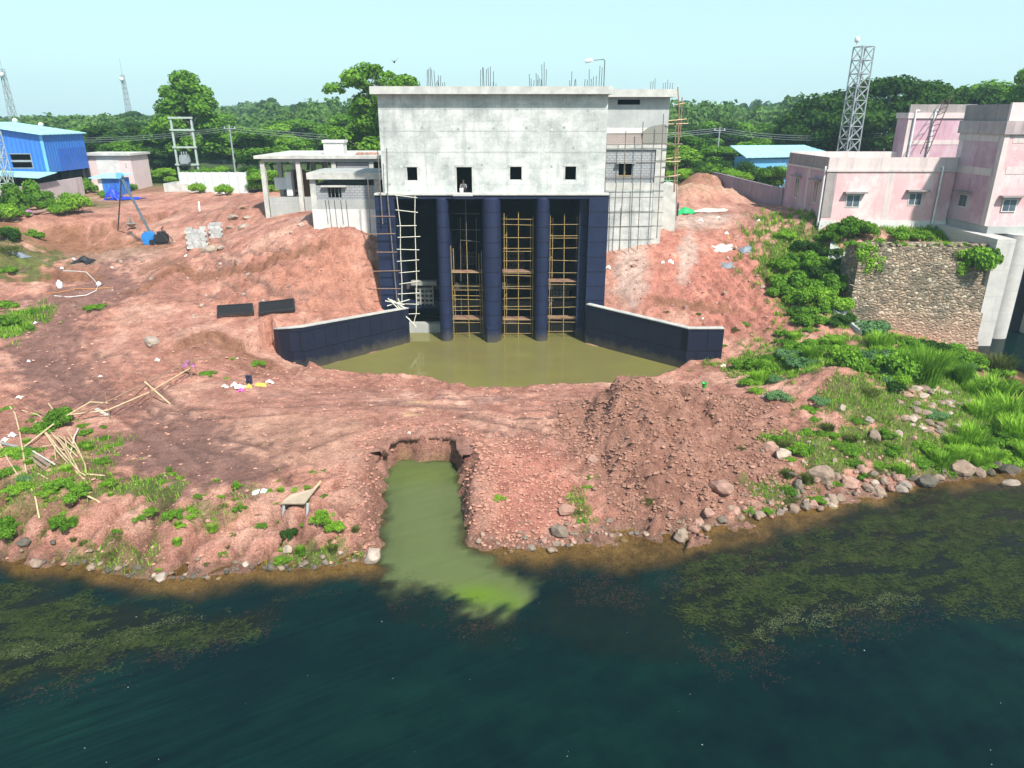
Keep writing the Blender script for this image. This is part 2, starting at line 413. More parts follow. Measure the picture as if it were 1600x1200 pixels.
# ---------------------------------------------------------------- ground relief
PZ = [  # picture column, row, height above the river
 (20,335,8.6),(120,330,8.7),(60,302,8.9),(200,310,8.9),(30,372,7.6),(100,352,8.1),(150,378,6.6),(90,385,6.5),(200,385,6.5),(250,380,6.6),(310,377,6.9),
 (350,366,7.3),(400,305,9.3),(340,328,8.4),(280,312,8.9),(450,336,9.3),(490,364,8.9),(560,368,8.7),(500,388,7.9),(570,395,7.6),(480,420,6.4),(570,430,5.6),
 (420,450,5.0),(520,465,4.3),(585,470,3.6),(400,488,3.9),(330,492,3.7),(470,490,3.7),(432,508,3.3),(560,486,3.4),(300,440,4.8),(300,400,6.3),(380,400,6.9),(200,420,5.4),(150,450,4.7),
 (60,430,5.3),(0,440,5.2),(40,480,4.2),(100,500,3.6),(200,480,4.0),(60,560,2.6),(0,560,2.9),(250,520,3.2),(330,520,3.2),(250,560,2.5),(330,560,2.2),(390,545,2.2),(400,590,1.6),(440,575,0.8),(428,566,1.2),
 (0,620,2.3),(150,650,2.0),(0,720,1.9),(80,700,1.9),(300,700,1.7),(200,740,1.7),(500,650,1.6),(650,625,1.1),(500,600,0.8),(470,590,0.9),(800,612,0.6),(720,600,0.6),(650,645,1.5),(650,672,1.55),
 (800,660,1.5),(860,625,1.2),(0,800,1.7),(100,800,1.6),(200,800,1.55),(300,800,1.5),(400,795,1.5),(500,785,1.5),(560,740,1.5),(0,850,0.15),(100,880,0.05),(250,905,0.0),(400,893,0.0),(560,880,0.0),
 (760,770,1.35),(780,850,0.1),(870,852,0.05),(960,842,0.05),(1100,825,0.05),(1190,802,0.05),(1300,788,0.05),(1400,765,0.05),(1500,746,0.05),(1590,735,0.05),(1700,722,0.0),
 (1180,630,1.7),(1120,605,1.3),(1250,640,1.9),(1300,690,1.3),(1350,720,0.9),(1220,720,1.0),(1400,650,1.8),(1450,600,2.0),(1300,592,2.9),(1350,580,2.9),(1280,560,2.4),(1220,580,1.6),(1150,575,1.1),
 (1200,520,2.4),(1250,450,4.6),(1260,390,6.9),(1300,366,8.3),(1000,396,6.9),(960,400,6.6),(1050,378,7.7),(1100,342,8.9),(1060,330,9.1),(1130,400,6.4),(1200,352,8.7),(1230,372,8.0),(1100,450,4.6),
 (1000,440,5.1),(950,440,4.9),(960,473,3.4),(1050,488,3.2),(1100,500,2.9),(1180,480,3.4),(1140,520,2.2),(1130,567,0.9),(1400,372,8.2),(1500,372,8.2),(1320,470,4.0),(1290,500,3.2),(1330,530,2.5),(1400,560,2.0),
 (1500,590,1.2),(1520,640,0.7),(1450,690,0.8),(1560,690,0.35),(1560,590,0.1),(1610,640,-0.2),
]
CP_ = [tuple(at_z(a, b, c)) for a, b, c in PZ]
for x in (-260, -170, -110, -75, -40, 0, 40, 75, 110, 170, 260):
    for y in (105, 130, 180): CP_.append((x, y, 9.3))
for x in (-110, -75): CP_ += [(x, 80, 8.8), (x, 60, 5.5), (x, 45, 3.0), (x, 34, 1.8), (x, 28.5, 0.3), (x, 24, -0.8)]
for x in (60, 90): CP_ += [(x, 85, 9.3), (x, 50, -1.0), (x, 35, -1.0)]
for x in (-60, -40, -25, -12, 0, 12, 25, 40, 60): CP_.append((x, 17.5 + max(0, x - 5) * 0.12, -2.2))
CP_ += [(0, 70, 7.5), (0, 80, 9.2), (-10, 75, 9.0), (12, 78, 9.2), (35, 72, 9.3), (35, 80, 9.4), (44, 75, 9.2), (29, 69, 9.2), (-30, 78, 9.3), (-20, 80, 9.4)]
CPA = np.array(CP_)
def _tps_fit(P, lam=0.6):
    n = len(P); d = np.hypot(P[:, None, 0] - P[None, :, 0], P[:, None, 1] - P[None, :, 1])
    K = np.where(d > 0, d * d * np.log(d + 1e-12), 0) + lam * np.eye(n)
    Q = np.c_[np.ones(n), P[:, :2]]
    A = np.block([[K, Q], [Q.T, np.zeros((3, 3))]])
    return np.linalg.solve(A, np.r_[P[:, 2], 0, 0, 0])
TPSW = _tps_fit(CPA)
def tps(X, Y):
    out = np.empty(X.size); xf = X.ravel(); yf = Y.ravel()
    for i in range(0, X.size, 20000):
        a = xf[i:i + 20000, None]; b = yf[i:i + 20000, None]
        d2 = (a - CPA[None, :, 0]) ** 2 + (b - CPA[None, :, 1]) ** 2
        K = 0.5 * d2 * np.log(d2 + 1e-12)
        out[i:i + 20000] = K @ TPSW[:-3] + TPSW[-3] + TPSW[-2] * xf[i:i + 20000] + TPSW[-1] * yf[i:i + 20000]
    return out.reshape(X.shape)
def seg_dist(X, Y, poly, closed=True):
    best = np.full(X.shape, 1e9); n = len(poly)
    for i in range(n if closed else n - 1):
        ax, ay = poly[i][:2]; bx, by = poly[(i + 1) % n][:2]
        t = np.clip(((X - ax) * (bx - ax) + (Y - ay) * (by - ay)) / ((bx - ax) ** 2 + (by - ay) ** 2 + 1e-9), 0, 1)
        best = np.minimum(best, np.hypot(X - ax - t * (bx - ax), Y - ay - t * (by - ay)))
    return best
def inside(X, Y, poly):
    r = np.zeros(X.shape, bool); n = len(poly)
    for i in range(n):
        ax, ay = poly[i][:2]; bx, by = poly[(i + 1) % n][:2]
        c = (ay > Y) != (by > Y)
        r ^= c & (X < (bx - ax) * (Y - ay) / (by - ay + 1e-12) + ax)
    return r
def sdist(X, Y, poly):                      # negative inside
    d = seg_dist(X, Y, poly); return np.where(inside(X, Y, poly), -d, d)

POOL_Z = 0.12
WL = [tuple(at_z(a, b, POOL_Z))[:2] for a, b in ((641, 535), (480, 578))]
WR = [tuple(at_z(a, b, POOL_Z))[:2] for a, b in ((914, 536), (1070, 577))]
POOL = [(WL[0][0] - .2, 61.5), WL[0], WL[1]] + [tuple(at_z(a, b, POOL_Z))[:2] for a, b in ((520, 588), (600, 591), (670, 590), (705, 603), (740, 609), (800, 607), (880, 603), (960, 604), (1040, 590))] + [WR[1], WR[0], (WR[0][0] + .2, 61.5)]
PIT = [tuple(at_z(a, b, 0))[:2] for a, b in ((560, 960), (592, 870), (598, 800), (606, 735), (622, 721), (700, 718), (718, 733), (720, 800), (732, 850), (800, 890), (840, 960))]
HEAPC = at_z(1000, 588, 4.15)
MUD = [[at_z(a, b, 1.8)[:2] for a, b in p] for p in (
    ((170, 690), (260, 640), (330, 650), (380, 690), (430, 740), (380, 770), (250, 775), (180, 740)),
    ((30, 520), (110, 500), (200, 470), (230, 500), (130, 530), (110, 580), (190, 640), (90, 640), (20, 600)))]
TRACKS = [[at_z(a, b, c)[:2] for a, b, c in t] for t in (
    ((420, 290, 9.4), (350, 330, 8.3), (300, 400, 6.2), (210, 440, 4.9), (120, 500, 3.6), (90, 560, 2.6), (150, 620, 2.1), (260, 650, 1.8), (420, 640, 1.7), (560, 630, 1.4), (700, 640, 1.5), (850, 645, 1.5)),
    ((330, 420, 5.6), (420, 470, 4.3), (560, 480, 3.6)), ((140, 470, 4.3), (120, 530, 3.1), (150, 600, 2.3), (230, 660, 1.8), (300, 740, 1.6)), ((240, 440, 5), (330, 470, 4.2), (470, 478, 4)), ((470, 700, 1.6), (560, 660, 1.5), (700, 655, 1.5), (830, 680, 1.5)), ((400, 320, 8.6), (330, 370, 7.2), (350, 410, 6.2), (480, 400, 7.4)), ((180, 560, 2.5), (300, 680, 1.8), (420, 720, 1.7)))]

LWF = [tuple(at_z(a, b, c))[:2] for a, b, c in ((480, 578, POOL_Z), (458, 577, .2), (441, 568, .5), (432, 556, .9), (424, 540, 1.4), (380, 548, 1.9), (400, 596, 1.3), (478, 606, .6))]
LWF = [(p[0] + (.14 if i < 5 else 0), p[1] + (.22 if i < 5 else 0)) for i, p in enumerate(LWF)]
SMOOTH = [(400, 490, 3.8, 9, 2.6), (520, 640, 1.5, 11, 5), (430, 690, 1.7, 7, 4), (330, 340, 8.2, 9, 5), (300, 700, 1.8, 7, 3.5), (120, 560, 2.6, 5, 6), (560, 480, 3.5, 5, 2), (1150, 625, 1.6, 3, 3)]
SCARPS = [([tuple(at_z(a, b, c))[:2] for a, b, c in p], h, L) for p, h, L in (
    (((18, 352, 8.3), (60, 346, 8.4), (130, 346, 8.3), (200, 338, 8.3), (290, 325, 8.5)), 1.1, 4.0),
    (((262, 548, 2.6), (330, 527, 2.9), (400, 528, 2.9), (440, 536, 2.5)), 0.7, 2.2),
    (((20, 428, 5.4), (90, 416, 5.6), (170, 428, 5.3)), 0.5, 2.0),
    (((190, 452, 4.7), (290, 430, 5.0), (400, 432, 5.4), (520, 415, 6.2)), 0.45, 1.8),
    (((1010, 450, 4.8), (1080, 462, 4.4), (1160, 470, 4)), 0.35, 1.6))]
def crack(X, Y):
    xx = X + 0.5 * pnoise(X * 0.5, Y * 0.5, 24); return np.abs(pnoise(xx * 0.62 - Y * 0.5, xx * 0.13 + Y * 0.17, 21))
def terrain(X, Y, detail=True):
    X = np.asarray(X, float); Y = np.asarray(Y, float)
    z = tps(X, Y)
    z = z * (1 - sstep(92, 112, Y)) + 9.3 * sstep(92, 112, Y)
    # distant rise of the land
    ang = X / np.maximum(Y, 1); lowl = 1 - 0.95 * sstep(-.42, -.56, ang)
    hill = lowl * (sstep(200, 470, Y) * (4.2 + 4.5 * pnoise(X / 90 + 3.1, Y / 220, 5)) + sstep(480, 780, Y) * (3 + 5 * pnoise(X / 80, Y / 200, 6)))
    z = z + np.maximum(hill, 0)
    far = np.maximum(np.abs(X) - 90, 0)
    z = np.where((Y < 70), z * np.exp(-far / 400), z)
    nearf = 1 - sstep(95, 120, Y)
    # spoil heap
    dx = X - HEAPC.x; dy = Y - HEAPC.y
    w1 = fbm(X * 0.55, Y * 0.55, 11, 3) * 0.13
    r = np.hypot(dx / np.where(dx < 0, 5.4, 7.2), dy / np.where(dy < 0, 10.7, 5.2)) + w1
    zh = 4.35 * (1.03 - np.sqrt(r * r + 0.012))
    d2x = X - at_z(1085, 598, 3.5).x; d2y = Y - at_z(1085, 598, 3.5).y
    r2 = np.hypot(d2x / 5.0, d2y / np.where(d2y < 0, 6.6, 4.0)) + w1
    zh = np.maximum(zh, 3.5 * (1.02 - np.sqrt(r2 * r2 + 0.02)))
    heap = sstep(-0.1, 0.35, zh - z) * nearf
    z = np.where(nearf > 0, np.maximum(z, zh), z)
    # stone pitched mound on the right, small earth piles
    for (px, py, zz, rad, hh) in ((1097, 300, 9.4, 3.1, 3.0), (1062, 316, 9.2, 3.6, 1.3), (1125, 314, 9.2, 2.6, 1.5), (1090, 318, 9.2, 2.6, 1.0), (260, 425, 5.5, 1.8, 0.9), (440, 415, 6.6, 2.0, 0.5), (520, 350, 9, 2.2, 0.4), (300, 540, 2.6, 2.0, 0.5), (690, 690, 1.5, 1.0, 0.25), (1305, 590, 2.8, 1.6, 0.5), (1300, 356, 8.7, 2.6, 0.8)):
        c = at_z(px, py, zz)
        z = z + hh * np.exp(-(((X - c.x) ** 2 + (Y - c.y) ** 2) / rad ** 2) ** 1.3)
    # excavated bank at the upper left
    c = at_z(135, 372, 6.8); z = z - 1.1 * np.exp(-((((X - c.x) / 7) ** 2 + ((Y - c.y) / 2.6) ** 2)) ** 2)
    c = at_z(60, 425, 5.4); z = z - 0.7 * np.exp(-((((X - c.x) / 4) ** 2 + ((Y - c.y) / 2.0) ** 2)) ** 2)
    if detail:                              # small vertical cuts left by the digger
        for pts, h, L in SCARPS:
            sdv = np.full(X.shape, 9.0); dd = seg_dist(X, Y, pts, False)
            yl = np.interp(X, [p[0] for p in pts], [p[1] for p in pts]) + 0.25 * pnoise(X * 0.9, Y * 0.2, 64)
            fr = yl - Y
            ends = sstep(-0.2, 1.0, X - pts[0][0]) * sstep(-0.2, 1.0, pts[-1][0] - X)
            z = z - h * ends * sstep(0.0, 0.3, fr) * np.exp(-np.maximum(fr, 0) / L)
    pitd = sdist(X, Y, PIT)
    if detail:
        bank = sstep(0.05, 0.35, z) * (1 - sstep(1.6, 2.0, z)) * (Y < 32.5) * (X < -6)
        g = crack(X, Y)
        z = z - bank * (0.8 * sstep(0.15, 0.0, g) + 0.25 * sstep(0.5, 0.1, g) - 0.14) + bank * 0.16 * fbm(X * 1.1, Y * 1.1, 23, 3)
        # gullies down the red slope right of the building
        sl = np.exp(-(((X - at_z(1170, 490, 3.2).x) / 5) ** 2 + ((Y - 60.5) / 6) ** 2) ** 2)
        g2 = np.abs(pnoise(X * 0.95 + Y * 0.32, Y * 0.13, 22))
        z = z - sl * 0.5 * (1 - np.minimum(g2 * 3.2, 1))
        cut = np.exp(-(((X - at_z(470, 420, 6.4).x) / 9) ** 2 + ((Y - 60) / 5) ** 2) ** 2)
        z = z + cut * 0.35 * fbm(X * 0.6, Y * 0.6, 31, 3)
        smooth = np.zeros(X.shape)
        for (px, py, zz, rx, ry) in SMOOTH:
            c = at_z(px, py, zz); smooth = np.maximum(smooth, np.exp(-(((X - c.x) / rx) ** 2 + ((Y - c.y) / ry) ** 2) ** 2))
        rough_ = (0.75 + 0.9 * sstep(-.1, .6, pnoise(X * .11 + 5, Y * .13, 65))) * (1 - .8 * smooth)
        amp = rough_ * (0.13 + 0.2 * heap + 0.14 * sl + 0.16 * cut) * nearf * (z > -1.5)
        z = z + amp * fbm(X * 0.8, Y * 0.8, 41, 5, 0.62) + heap * 0.13 * np.abs(pnoise(X * 2.6, Y * 2.6, 51))
        md = np.minimum(sdist(X, Y, MUD[0]), sdist(X, Y, MUD[1]))
        z = z + (0.03 * pnoise(X * 3.5, Y * 3.5, 61) + 0.10 * np.minimum(np.abs(pnoise(X * 0.55 + 3, Y * 0.8, 63)) * 3, 1) - 0.1) * nearf * rough_ * (1 - 0.7 * sstep(0.5, -0.5, md))
        for t in TRACKS:
            dd = seg_dist(X, Y, t, False)
            wob = dd + 0.12 * pnoise(X * 0.7, Y * 0.7, 71)
            z = z - 0.09 * (np.exp(-((wob - 0.75) / 0.22) ** 2)) + 0.05 * np.exp(-((wob - 1.25) / 0.25) ** 2)
        for k, off in enumerate((-0.9, 0.2, 1.4)):     # old ruts over the berm
            yy = at_z(650, 640, 1.5).y + off + 0.5 * np.sin(X * 0.22 + k)
            m = sstep(-12, -8, X) * (1 - sstep(3, 6, X))
            z = z - m * (0.10 * np.exp(-((Y - yy) / 0.2) ** 2) - 0.05 * np.exp(-((Y - yy - 0.42) / 0.2) ** 2))
    # the foot of the left wing wall stands clear
    fz = 0.3 + 0.30 * np.hypot(X - LWF[0][0], Y - LWF[0][1])
    z = np.where(inside(X, Y, LWF), np.minimum(z, fz + (0.08 * pnoise(X * 1.5, Y * 1.5, 93) if detail else 0)), z)
    # the cut channel
    pw = pitd + (0.28 * fbm(X * 0.9, Y * 0.9, 81, 3) if detail else 0)
    steep = 1.9 + 7.0 * sstep(36.2, 37.4, Y)
    zc = np.where(pw > 0, pw * steep, pw * 0.7) - 0.02
    z = np.where((Y > 20) & (Y < 41), np.minimum(z, np.where(pw < 4, zc, 99)), z)
    # pool, chambers under the building, tail channel by the old sluice
    pd = sdist(X, Y, POOL)
    z = np.where(pd < 0.22, np.minimum(z, POOL_Z + np.where(pd > 0, pd * 0.5 + 0.0, pd * 0.6) + (0.10 * pnoise(X * 0.8, Y * 0.8, 91) if detail else 0)), z)
    z = np.where((X > -10.5) & (X < 7.4) & (Y > 60.6) & (Y < 71.5), np.minimum(z, -1.0), z)
    cap = np.interp(X, [26, 28.5, 36, 40], [3.2, 2.4, 0.9, -0.4])
    z = np.where((X > 27.5) & (X < 46) & (Y > 50) & (Y < 60.6), np.minimum(z, cap + (0.06 * pnoise(X, Y, 92) if detail else 0)), z)
    z = np.where((X > 40.6) & (Y > 50) & (Y < 84), -1.4, z)
    z = np.where((X > 46) & (Y > 25) & (Y < 84), np.minimum(z, -1.2), z)
    return np.maximum(z, -2.6)
def gz(x, y): return float(terrain(np.array([x]), np.array([y]))[0])
def on(px, py, guess=2.0):
    """The point of the ground seen at a picture position."""
    p = at_z(px, py, guess)
    for i in range(14):
        z = gz(p.x, p.y); p2 = at_z(px, py, p.z * 0.5 + z * 0.5)
        p = p2
    return Vector((p.x, p.y, gz(p.x, p.y)))

# ---------------------------------------------------------------- ground sheet
def axis(a, b, step, lo, hi, grow=1.22):
    v = list(np.arange(a, b + step / 2, step)); s = step
    while v[-1] < hi: s = min(s * grow, 22); v.append(min(v[-1] + s, hi))
    s = step; w = []
    x = a
    while x > lo: s = min(s * grow, 22); x = max(x - s, lo); w.append(x)
    return np.array(w[::-1] + v)
gx = axis(-44, 44, 0.145, -820, 820)
gy = np.concatenate([axis(22.5, 52, 0.125, -60, 52), axis(52.15, 70, 0.17, 52.15, 820, 1.12)])
GX, GY = np.meshgrid(gx, gy)
GZ = terrain(GX, GY)
nx, ny = len(gx), len(gy)
idx = np.arange(nx * ny).reshape(ny, nx)
GF = np.stack([idx[:-1, :-1], idx[:-1, 1:], idx[1:, 1:], idx[1:, :-1]], -1).reshape(-1, 4)
def gz(x, y):                               # height of the ground mesh itself
    i = int(np.clip(np.searchsorted(gx, x) - 1, 0, nx - 2)); j = int(np.clip(np.searchsorted(gy, y) - 1, 0, ny - 2))
    u = (x - gx[i]) / (gx[i + 1] - gx[i]); v = (y - gy[j]) / (gy[j + 1] - gy[j])
    return float((GZ[j, i] * (1 - u) + GZ[j, i + 1] * u) * (1 - v) + (GZ[j + 1, i] * (1 - u) + GZ[j + 1, i + 1] * u) * v)
GXf, GYf, GZf = GX.ravel(), GY.ravel(), GZ.ravel()
# soil colours by place (albedo)
soil = np.empty((GXf.size, 3)); soil[:] = (0.45, 0.222, 0.168)
def lay(c, m):
    m = np.clip(m, 0, 1)[:, None]
    soil[:] = soil * (1 - m) + np.array(c) * m
fb = fbm(GXf * 0.22, GYf * 0.22, 101, 5, 0.6); fb2 = fbm(GXf * 0.9, GYf * 0.9, 107, 4, 0.65)
def blob(px, py, z, rx, ry, rot=0.0, sharp=1.0, edge=0.5):
    c = at_z(px, py, z); dx = GXf - c.x; dy = GYf - c.y
    a = (dx * math.cos(rot) + dy * math.sin(rot)) / rx; b = (-dx * math.sin(rot) + dy * math.cos(rot)) / ry
    return sstep(1.15, 0.6, np.hypot(a, b) + edge * fb2 * 0.5 + 0.25 * fb) if True else 0
lay((0.56, 0.325, 0.25), sstep(0.05, 0.6, fb) * 0.85)
lay((0.30, 0.14, 0.105), sstep(0.1, 0.6, -fb) * 0.65)
lay((0.5, 0.33, 0.25), sstep(0.25, 0.9, fb2) * 0.3)
slp = blob(1140, 440, 4.8, 8.5, 7.5); lay((0.45, 0.185, 0.14), slp * 0.85)
lay((0.44, 0.185, 0.14), blob(840, 770, 1.2, 3.0, 4.0) * 0.8)
lay((0.44, 0.205, 0.145), blob(480, 440, 5.6, 9, 4.5) * 0.75)
lay((0.27, 0.135, 0.075), blob(110, 375, 7, 11, 5.0) * 0.85)
lay((0.29, 0.14, 0.09), blob(40, 425, 5.4, 9, 4.0) * 0.7)
lay((0.26, 0.135, 0.085), blob(250, 415, 5.7, 3.2, 2.2) * 0.7)
lay((0.25, 0.125, 0.085), blob(380, 545, 2.5, 5.5, 1.7) * 0.6)
lay((0.52, 0.40, 0.35), blob(985, 430, 5.2, 1.7, 4.2, -0.2) * 0.8)
lay((0.5, 0.42, 0.37), blob(1075, 400, 6.6, 1.0, 4.2, -0.3) * 0.65)
lay((0.5, 0.43, 0.38), blob(1080, 345, 8.7, 5.0, 2.8) * 0.6)
lay((0.55, 0.36, 0.25), np.maximum(blob(1062, 316, 9.2, 4.2, 3.5), blob(1125, 314, 9.2, 3.4, 2.6)) * 0.9)
lay((0.28, 0.155, 0.09), blob(1097, 299, 9.4, 4.2, 3.4) * 0.95)
lay((0.45, 0.39, 0.35), blob(530, 352, 8.9, 5, 2.0) * 0.5)
lay((0.33, 0.28, 0.24), blob(175, 395, 6.3, 6, 2.5) * 0.35)
dxh = GXf - HEAPC.x; dyh = GYf - HEAPC.y
hr = np.hypot(dxh / np.where(dxh < 0, 5.4, 9.5), dyh / np.where(dyh < 0, 11.0, 5.5)) + 0.12 * fb2
hm = sstep(1.02, 0.86, hr); lay((0.29, 0.15, 0.11), hm * 0.9); lay((0.36, 0.205, 0.155), hm * sstep(0.0, 0.7, fb2) * 0.6)
pdv = sdist(GXf, GYf, PIT)
lay((0.29, 0.145, 0.11), sstep(1.7, 0.4, pdv) * sstep(-0.2, 0.3, GZf) * 0.75 * (GYf < 42))
lay((0.55, 0.34, 0.245), blob(430, 690, 1.7, 6, 4.5) * 0.5)
md = np.minimum(sdist(GXf, GYf, MUD[0]), sdist(GXf, GYf, MUD[1])) + 1.5 * fb2 + 0.9 * fb
mudm = sstep(1.0, -0.7, md); lay((0.215, 0.115, 0.095), mudm * 0.85)
trk = np.zeros(GXf.size)
for t in TRACKS:
    dd = seg_dist(GXf, GYf, t, False) + 0.12 * pnoise(GXf * 0.7, GYf * 0.7, 71)
    trk = np.maximum(trk, np.exp(-((dd - 0.75) / 0.3) ** 2) * sstep(-0.5, 0.4, fb + 0.5 * fb2))
lay((0.20, 0.11, 0.09), trk * 0.85)
ber = blob(640, 622, 1.2, 13, 2.6, 0, 1, 0.8); lay((0.30, 0.175, 0.15), ber * sstep(-0.2, 0.5, pnoise(GXf * 0.35, GYf * 2.2, 131)) * 0.8)
lay((0.52, 0.33, 0.2), np.maximum(blob(655, 628, 1.2, 1.2, 0.25), blob(648, 650, 1.4, 0.9, 0.35)) * 0.8)
# river bed and damp margins
lay((0.27, 0.175, 0.09), sstep(0.10, -0.06, GZf) * (GYf < 60)); lay((0.16, 0.125, 0.05), sstep(-0.25, -0.8, GZf + 0.2 * fb2) * (GYf < 60) * 0.8)
lay((0.2, 0.12, 0.09), sstep(0.45, 0.1, GZf) * (GZf > 0) * 0.7 * (GYf < 58))
for pts, h, L in SCARPS:                    # fresh moist soil on the cut faces
    yl = np.interp(GXf, [p[0] for p in pts], [p[1] for p in pts]) + 0.25 * pnoise(GXf * 0.9, GYf * 0.2, 64); fr = yl - GYf + .25 * fb2
    ends = sstep(-0.2, 1.0, GXf - pts[0][0]) * sstep(-0.2, 1.0, pts[-1][0] - GXf)
    lay((0.235, 0.115, 0.07), ends * sstep(-0.35, 0.05, fr) * sstep(0.6 + h * 1.6, 0.3, fr) * 0.85)
lay((0.17, 0.085, 0.06), sstep(0.13, 0.02, crack(GXf, GYf)) * (GYf < 32) * (GXf < -6) * sstep(.05, .3, GZf) * sstep(2.0, 1.5, GZf) * .9)  # bank cracks: their shadow put into the soil colour
# sparse green on the ground
grn = np.zeros(GXf.size)
def green(px, py, z, rx, ry, k=1.0, rot=0.0): grn[:] = np.maximum(grn, blob(px, py, z, rx, ry, rot, 1, 1.2) * k)
for a in ((60, 760, 1.8, 4.0, 3.2, .5), (210, 765, 1.7, 2.6, 1.0, .8), (140, 700, 1.8, 2.2, 1.8, .4), (290, 800, 1.5, 3.2, .9, .5), (170, 870, .4, 2.5, .9, .6), (380, 780, 1.5, 2.2, .8, .4), (450, 870, .5, 1.2, .7, .9), (500, 850, .8, 1.8, .8, .7),
          (50, 310, 8.8, 12, 5, .9), (20, 400, 6.5, 4, 5, .8), (10, 500, 4.0, 2.5, 4, .8), (120, 320, 8.8, 6, 3, .6), (310, 300, 9.1, 7, 2, .5),
          (1270, 440, 4.8, 5, 9, .95), (1250, 560, 2.2, 5.5, 5, .9), (1330, 560, 2.4, 7, 3.5, .95), (1450, 590, 2.0, 7, 3.5, .95), (1400, 640, 1.8, 5, 2.5, .85), (1540, 650, .8, 4.5, 6, 1.0),
          (1470, 545, 1.4, 8, 2.6, 1.0), (1480, 700, .7, 5, 2.6, .9), (1380, 700, 1.0, 4.5, 2.2, .85), (1300, 710, .9, 2.8, 2.0, .7), (1230, 690, 1.2, 2.0, 1.0, .8), (1210, 770, .4, 1.6, 1.0, .7), (1320, 640, 1.8, 2.0, 2.0, .6), (1350, 360, 8.4, 9, 3, .9), (1450, 365, 8.3, 8, 3, .8), (905, 790, .8, .8, 1.5, .6), (1560, 620, .5, 4, 4, 1.0), (1590, 690, .3, 3, 4, 1.0)):
    green(*a)
grn *= (GZf > 0.02)
gm = sstep(0.15, 0.75, grn + 0.35 * fb2 * grn)
lay((0.085, 0.14, 0.03), gm * 0.8); lay((0.13, 0.2, 0.03), gm * sstep(0, 0.6, fb2) * 0.5)
lay((0.10, 0.13, 0.045), sstep(98, 108, GYf) * (0.55 + 0.45 * sstep(-.3, .3, fb)))
lay((0.06, 0.10, 0.03), sstep(112, 125, GYf))
soil = np.clip(soil * np.where((GZf > .15) & (GYf < 100) & (gm < .3), 1.08, 1.0)[:, None] * np.array([1.01, 0.96, 0.92]) * (1 + 0.10 * fb2[:, None]), 0.01, 0.9)
GREEN = gm.reshape(GX.shape)
wet = np.clip(np.maximum(mudm * 0.8, sstep(0.3, 0.05, GZf) * (GYf < 60)), 0, 1)
gm_, nt, b, out = new_mat('site_soil')
at = N(nt, "ShaderNodeAttribute", attribute_name="soil"); aw = N(nt, "ShaderNodeAttribute", attribute_name="wet")
v = pos_node(nt)
n1 = noise_node(nt, v, 1.9, 10, 0.8)
n0 = noise_node(nt, v, 0.5, 6, 0.7); n2 = noise_node(nt, v, 11, 6, 0.7)
f1 = mix(nt, 1.0, ramp(nt, n1, [(0.34, (0.56, 0.50, 0.50)), (0.48, (1, 1, 1)), (0.66, (1.28, 1.32, 1.36))]), ramp(nt, n0, [(0.36, (0.76, 0.74, 0.74)), (0.62, (1.12, 1.13, 1.14))]), 'MULTIPLY')
f2 = ramp(nt, n2, [(0.3, (0.55, 0.52, 0.52)), (0.5, (1, 1, 1)), (0.72, (1.28, 1.32, 1.35))])
n3 = noise_node(nt, v, 34, 4, 0.75)
f3 = ramp(nt, n3, [(0.36, (0.5, 0.47, 0.47)), (0.5, (1, 1, 1)), (0.66, (1.32, 1.35, 1.38))])
col = mix(nt, 1.0, mix(nt, 1.0, mix(nt, 1.0, at.outputs['Color'], f1, 'MULTIPLY'), f2, 'MULTIPLY'), f3, 'MULTIPLY')
vo = N(nt, "ShaderNodeTexVoronoi", feature='F1'); vo.inputs['Scale'].default_value = 5.5; nt.links.new(v, vo.inputs['Vector'])
peb = ramp(nt, vo.outputs['Distance'], [(0.10, (1, 1, 1)), (0.16, (0, 0, 0))])
pk = N(nt, "ShaderNodeMath", operation='MULTIPLY'); nt.links.new(peb, pk.inputs[0]); nt.links.new(ramp(nt, noise_node(nt, v, 0.9, 2), [(0.5, (0, 0, 0)), (0.62, (0.8, 0.8, 0.8))]), pk.inputs[1])
col = mix(nt, pk.outputs[0], col, mix(nt, 0.5, col, (0.6, 0.5, 0.44)))
nt.links.new(col, b.inputs['Base Color'])
rr = N(nt, "ShaderNodeMapRange"); rr.inputs[3].default_value = 0.92; rr.inputs[4].default_value = 0.6; nt.links.new(aw.outputs['Fac'], rr.inputs[0]); nt.links.new(rr.outputs[0], b.inputs['Roughness'])
b.inputs['Specular IOR Level'].default_value = 0.25
hh = N(nt, "ShaderNodeMath", operation='MULTIPLY_ADD', i_1=0.45); nt.links.new(n2, hh.inputs[0]); nt.links.new(n1, hh.inputs[2])
bump(nt, b, hh.outputs[0], 0.9, 0.3)
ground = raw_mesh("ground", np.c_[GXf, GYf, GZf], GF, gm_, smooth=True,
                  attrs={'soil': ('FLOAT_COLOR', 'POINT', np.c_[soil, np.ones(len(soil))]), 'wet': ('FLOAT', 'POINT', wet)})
tag(ground, "red laterite earth of the construction site and river bank", "ground", kind='structure')

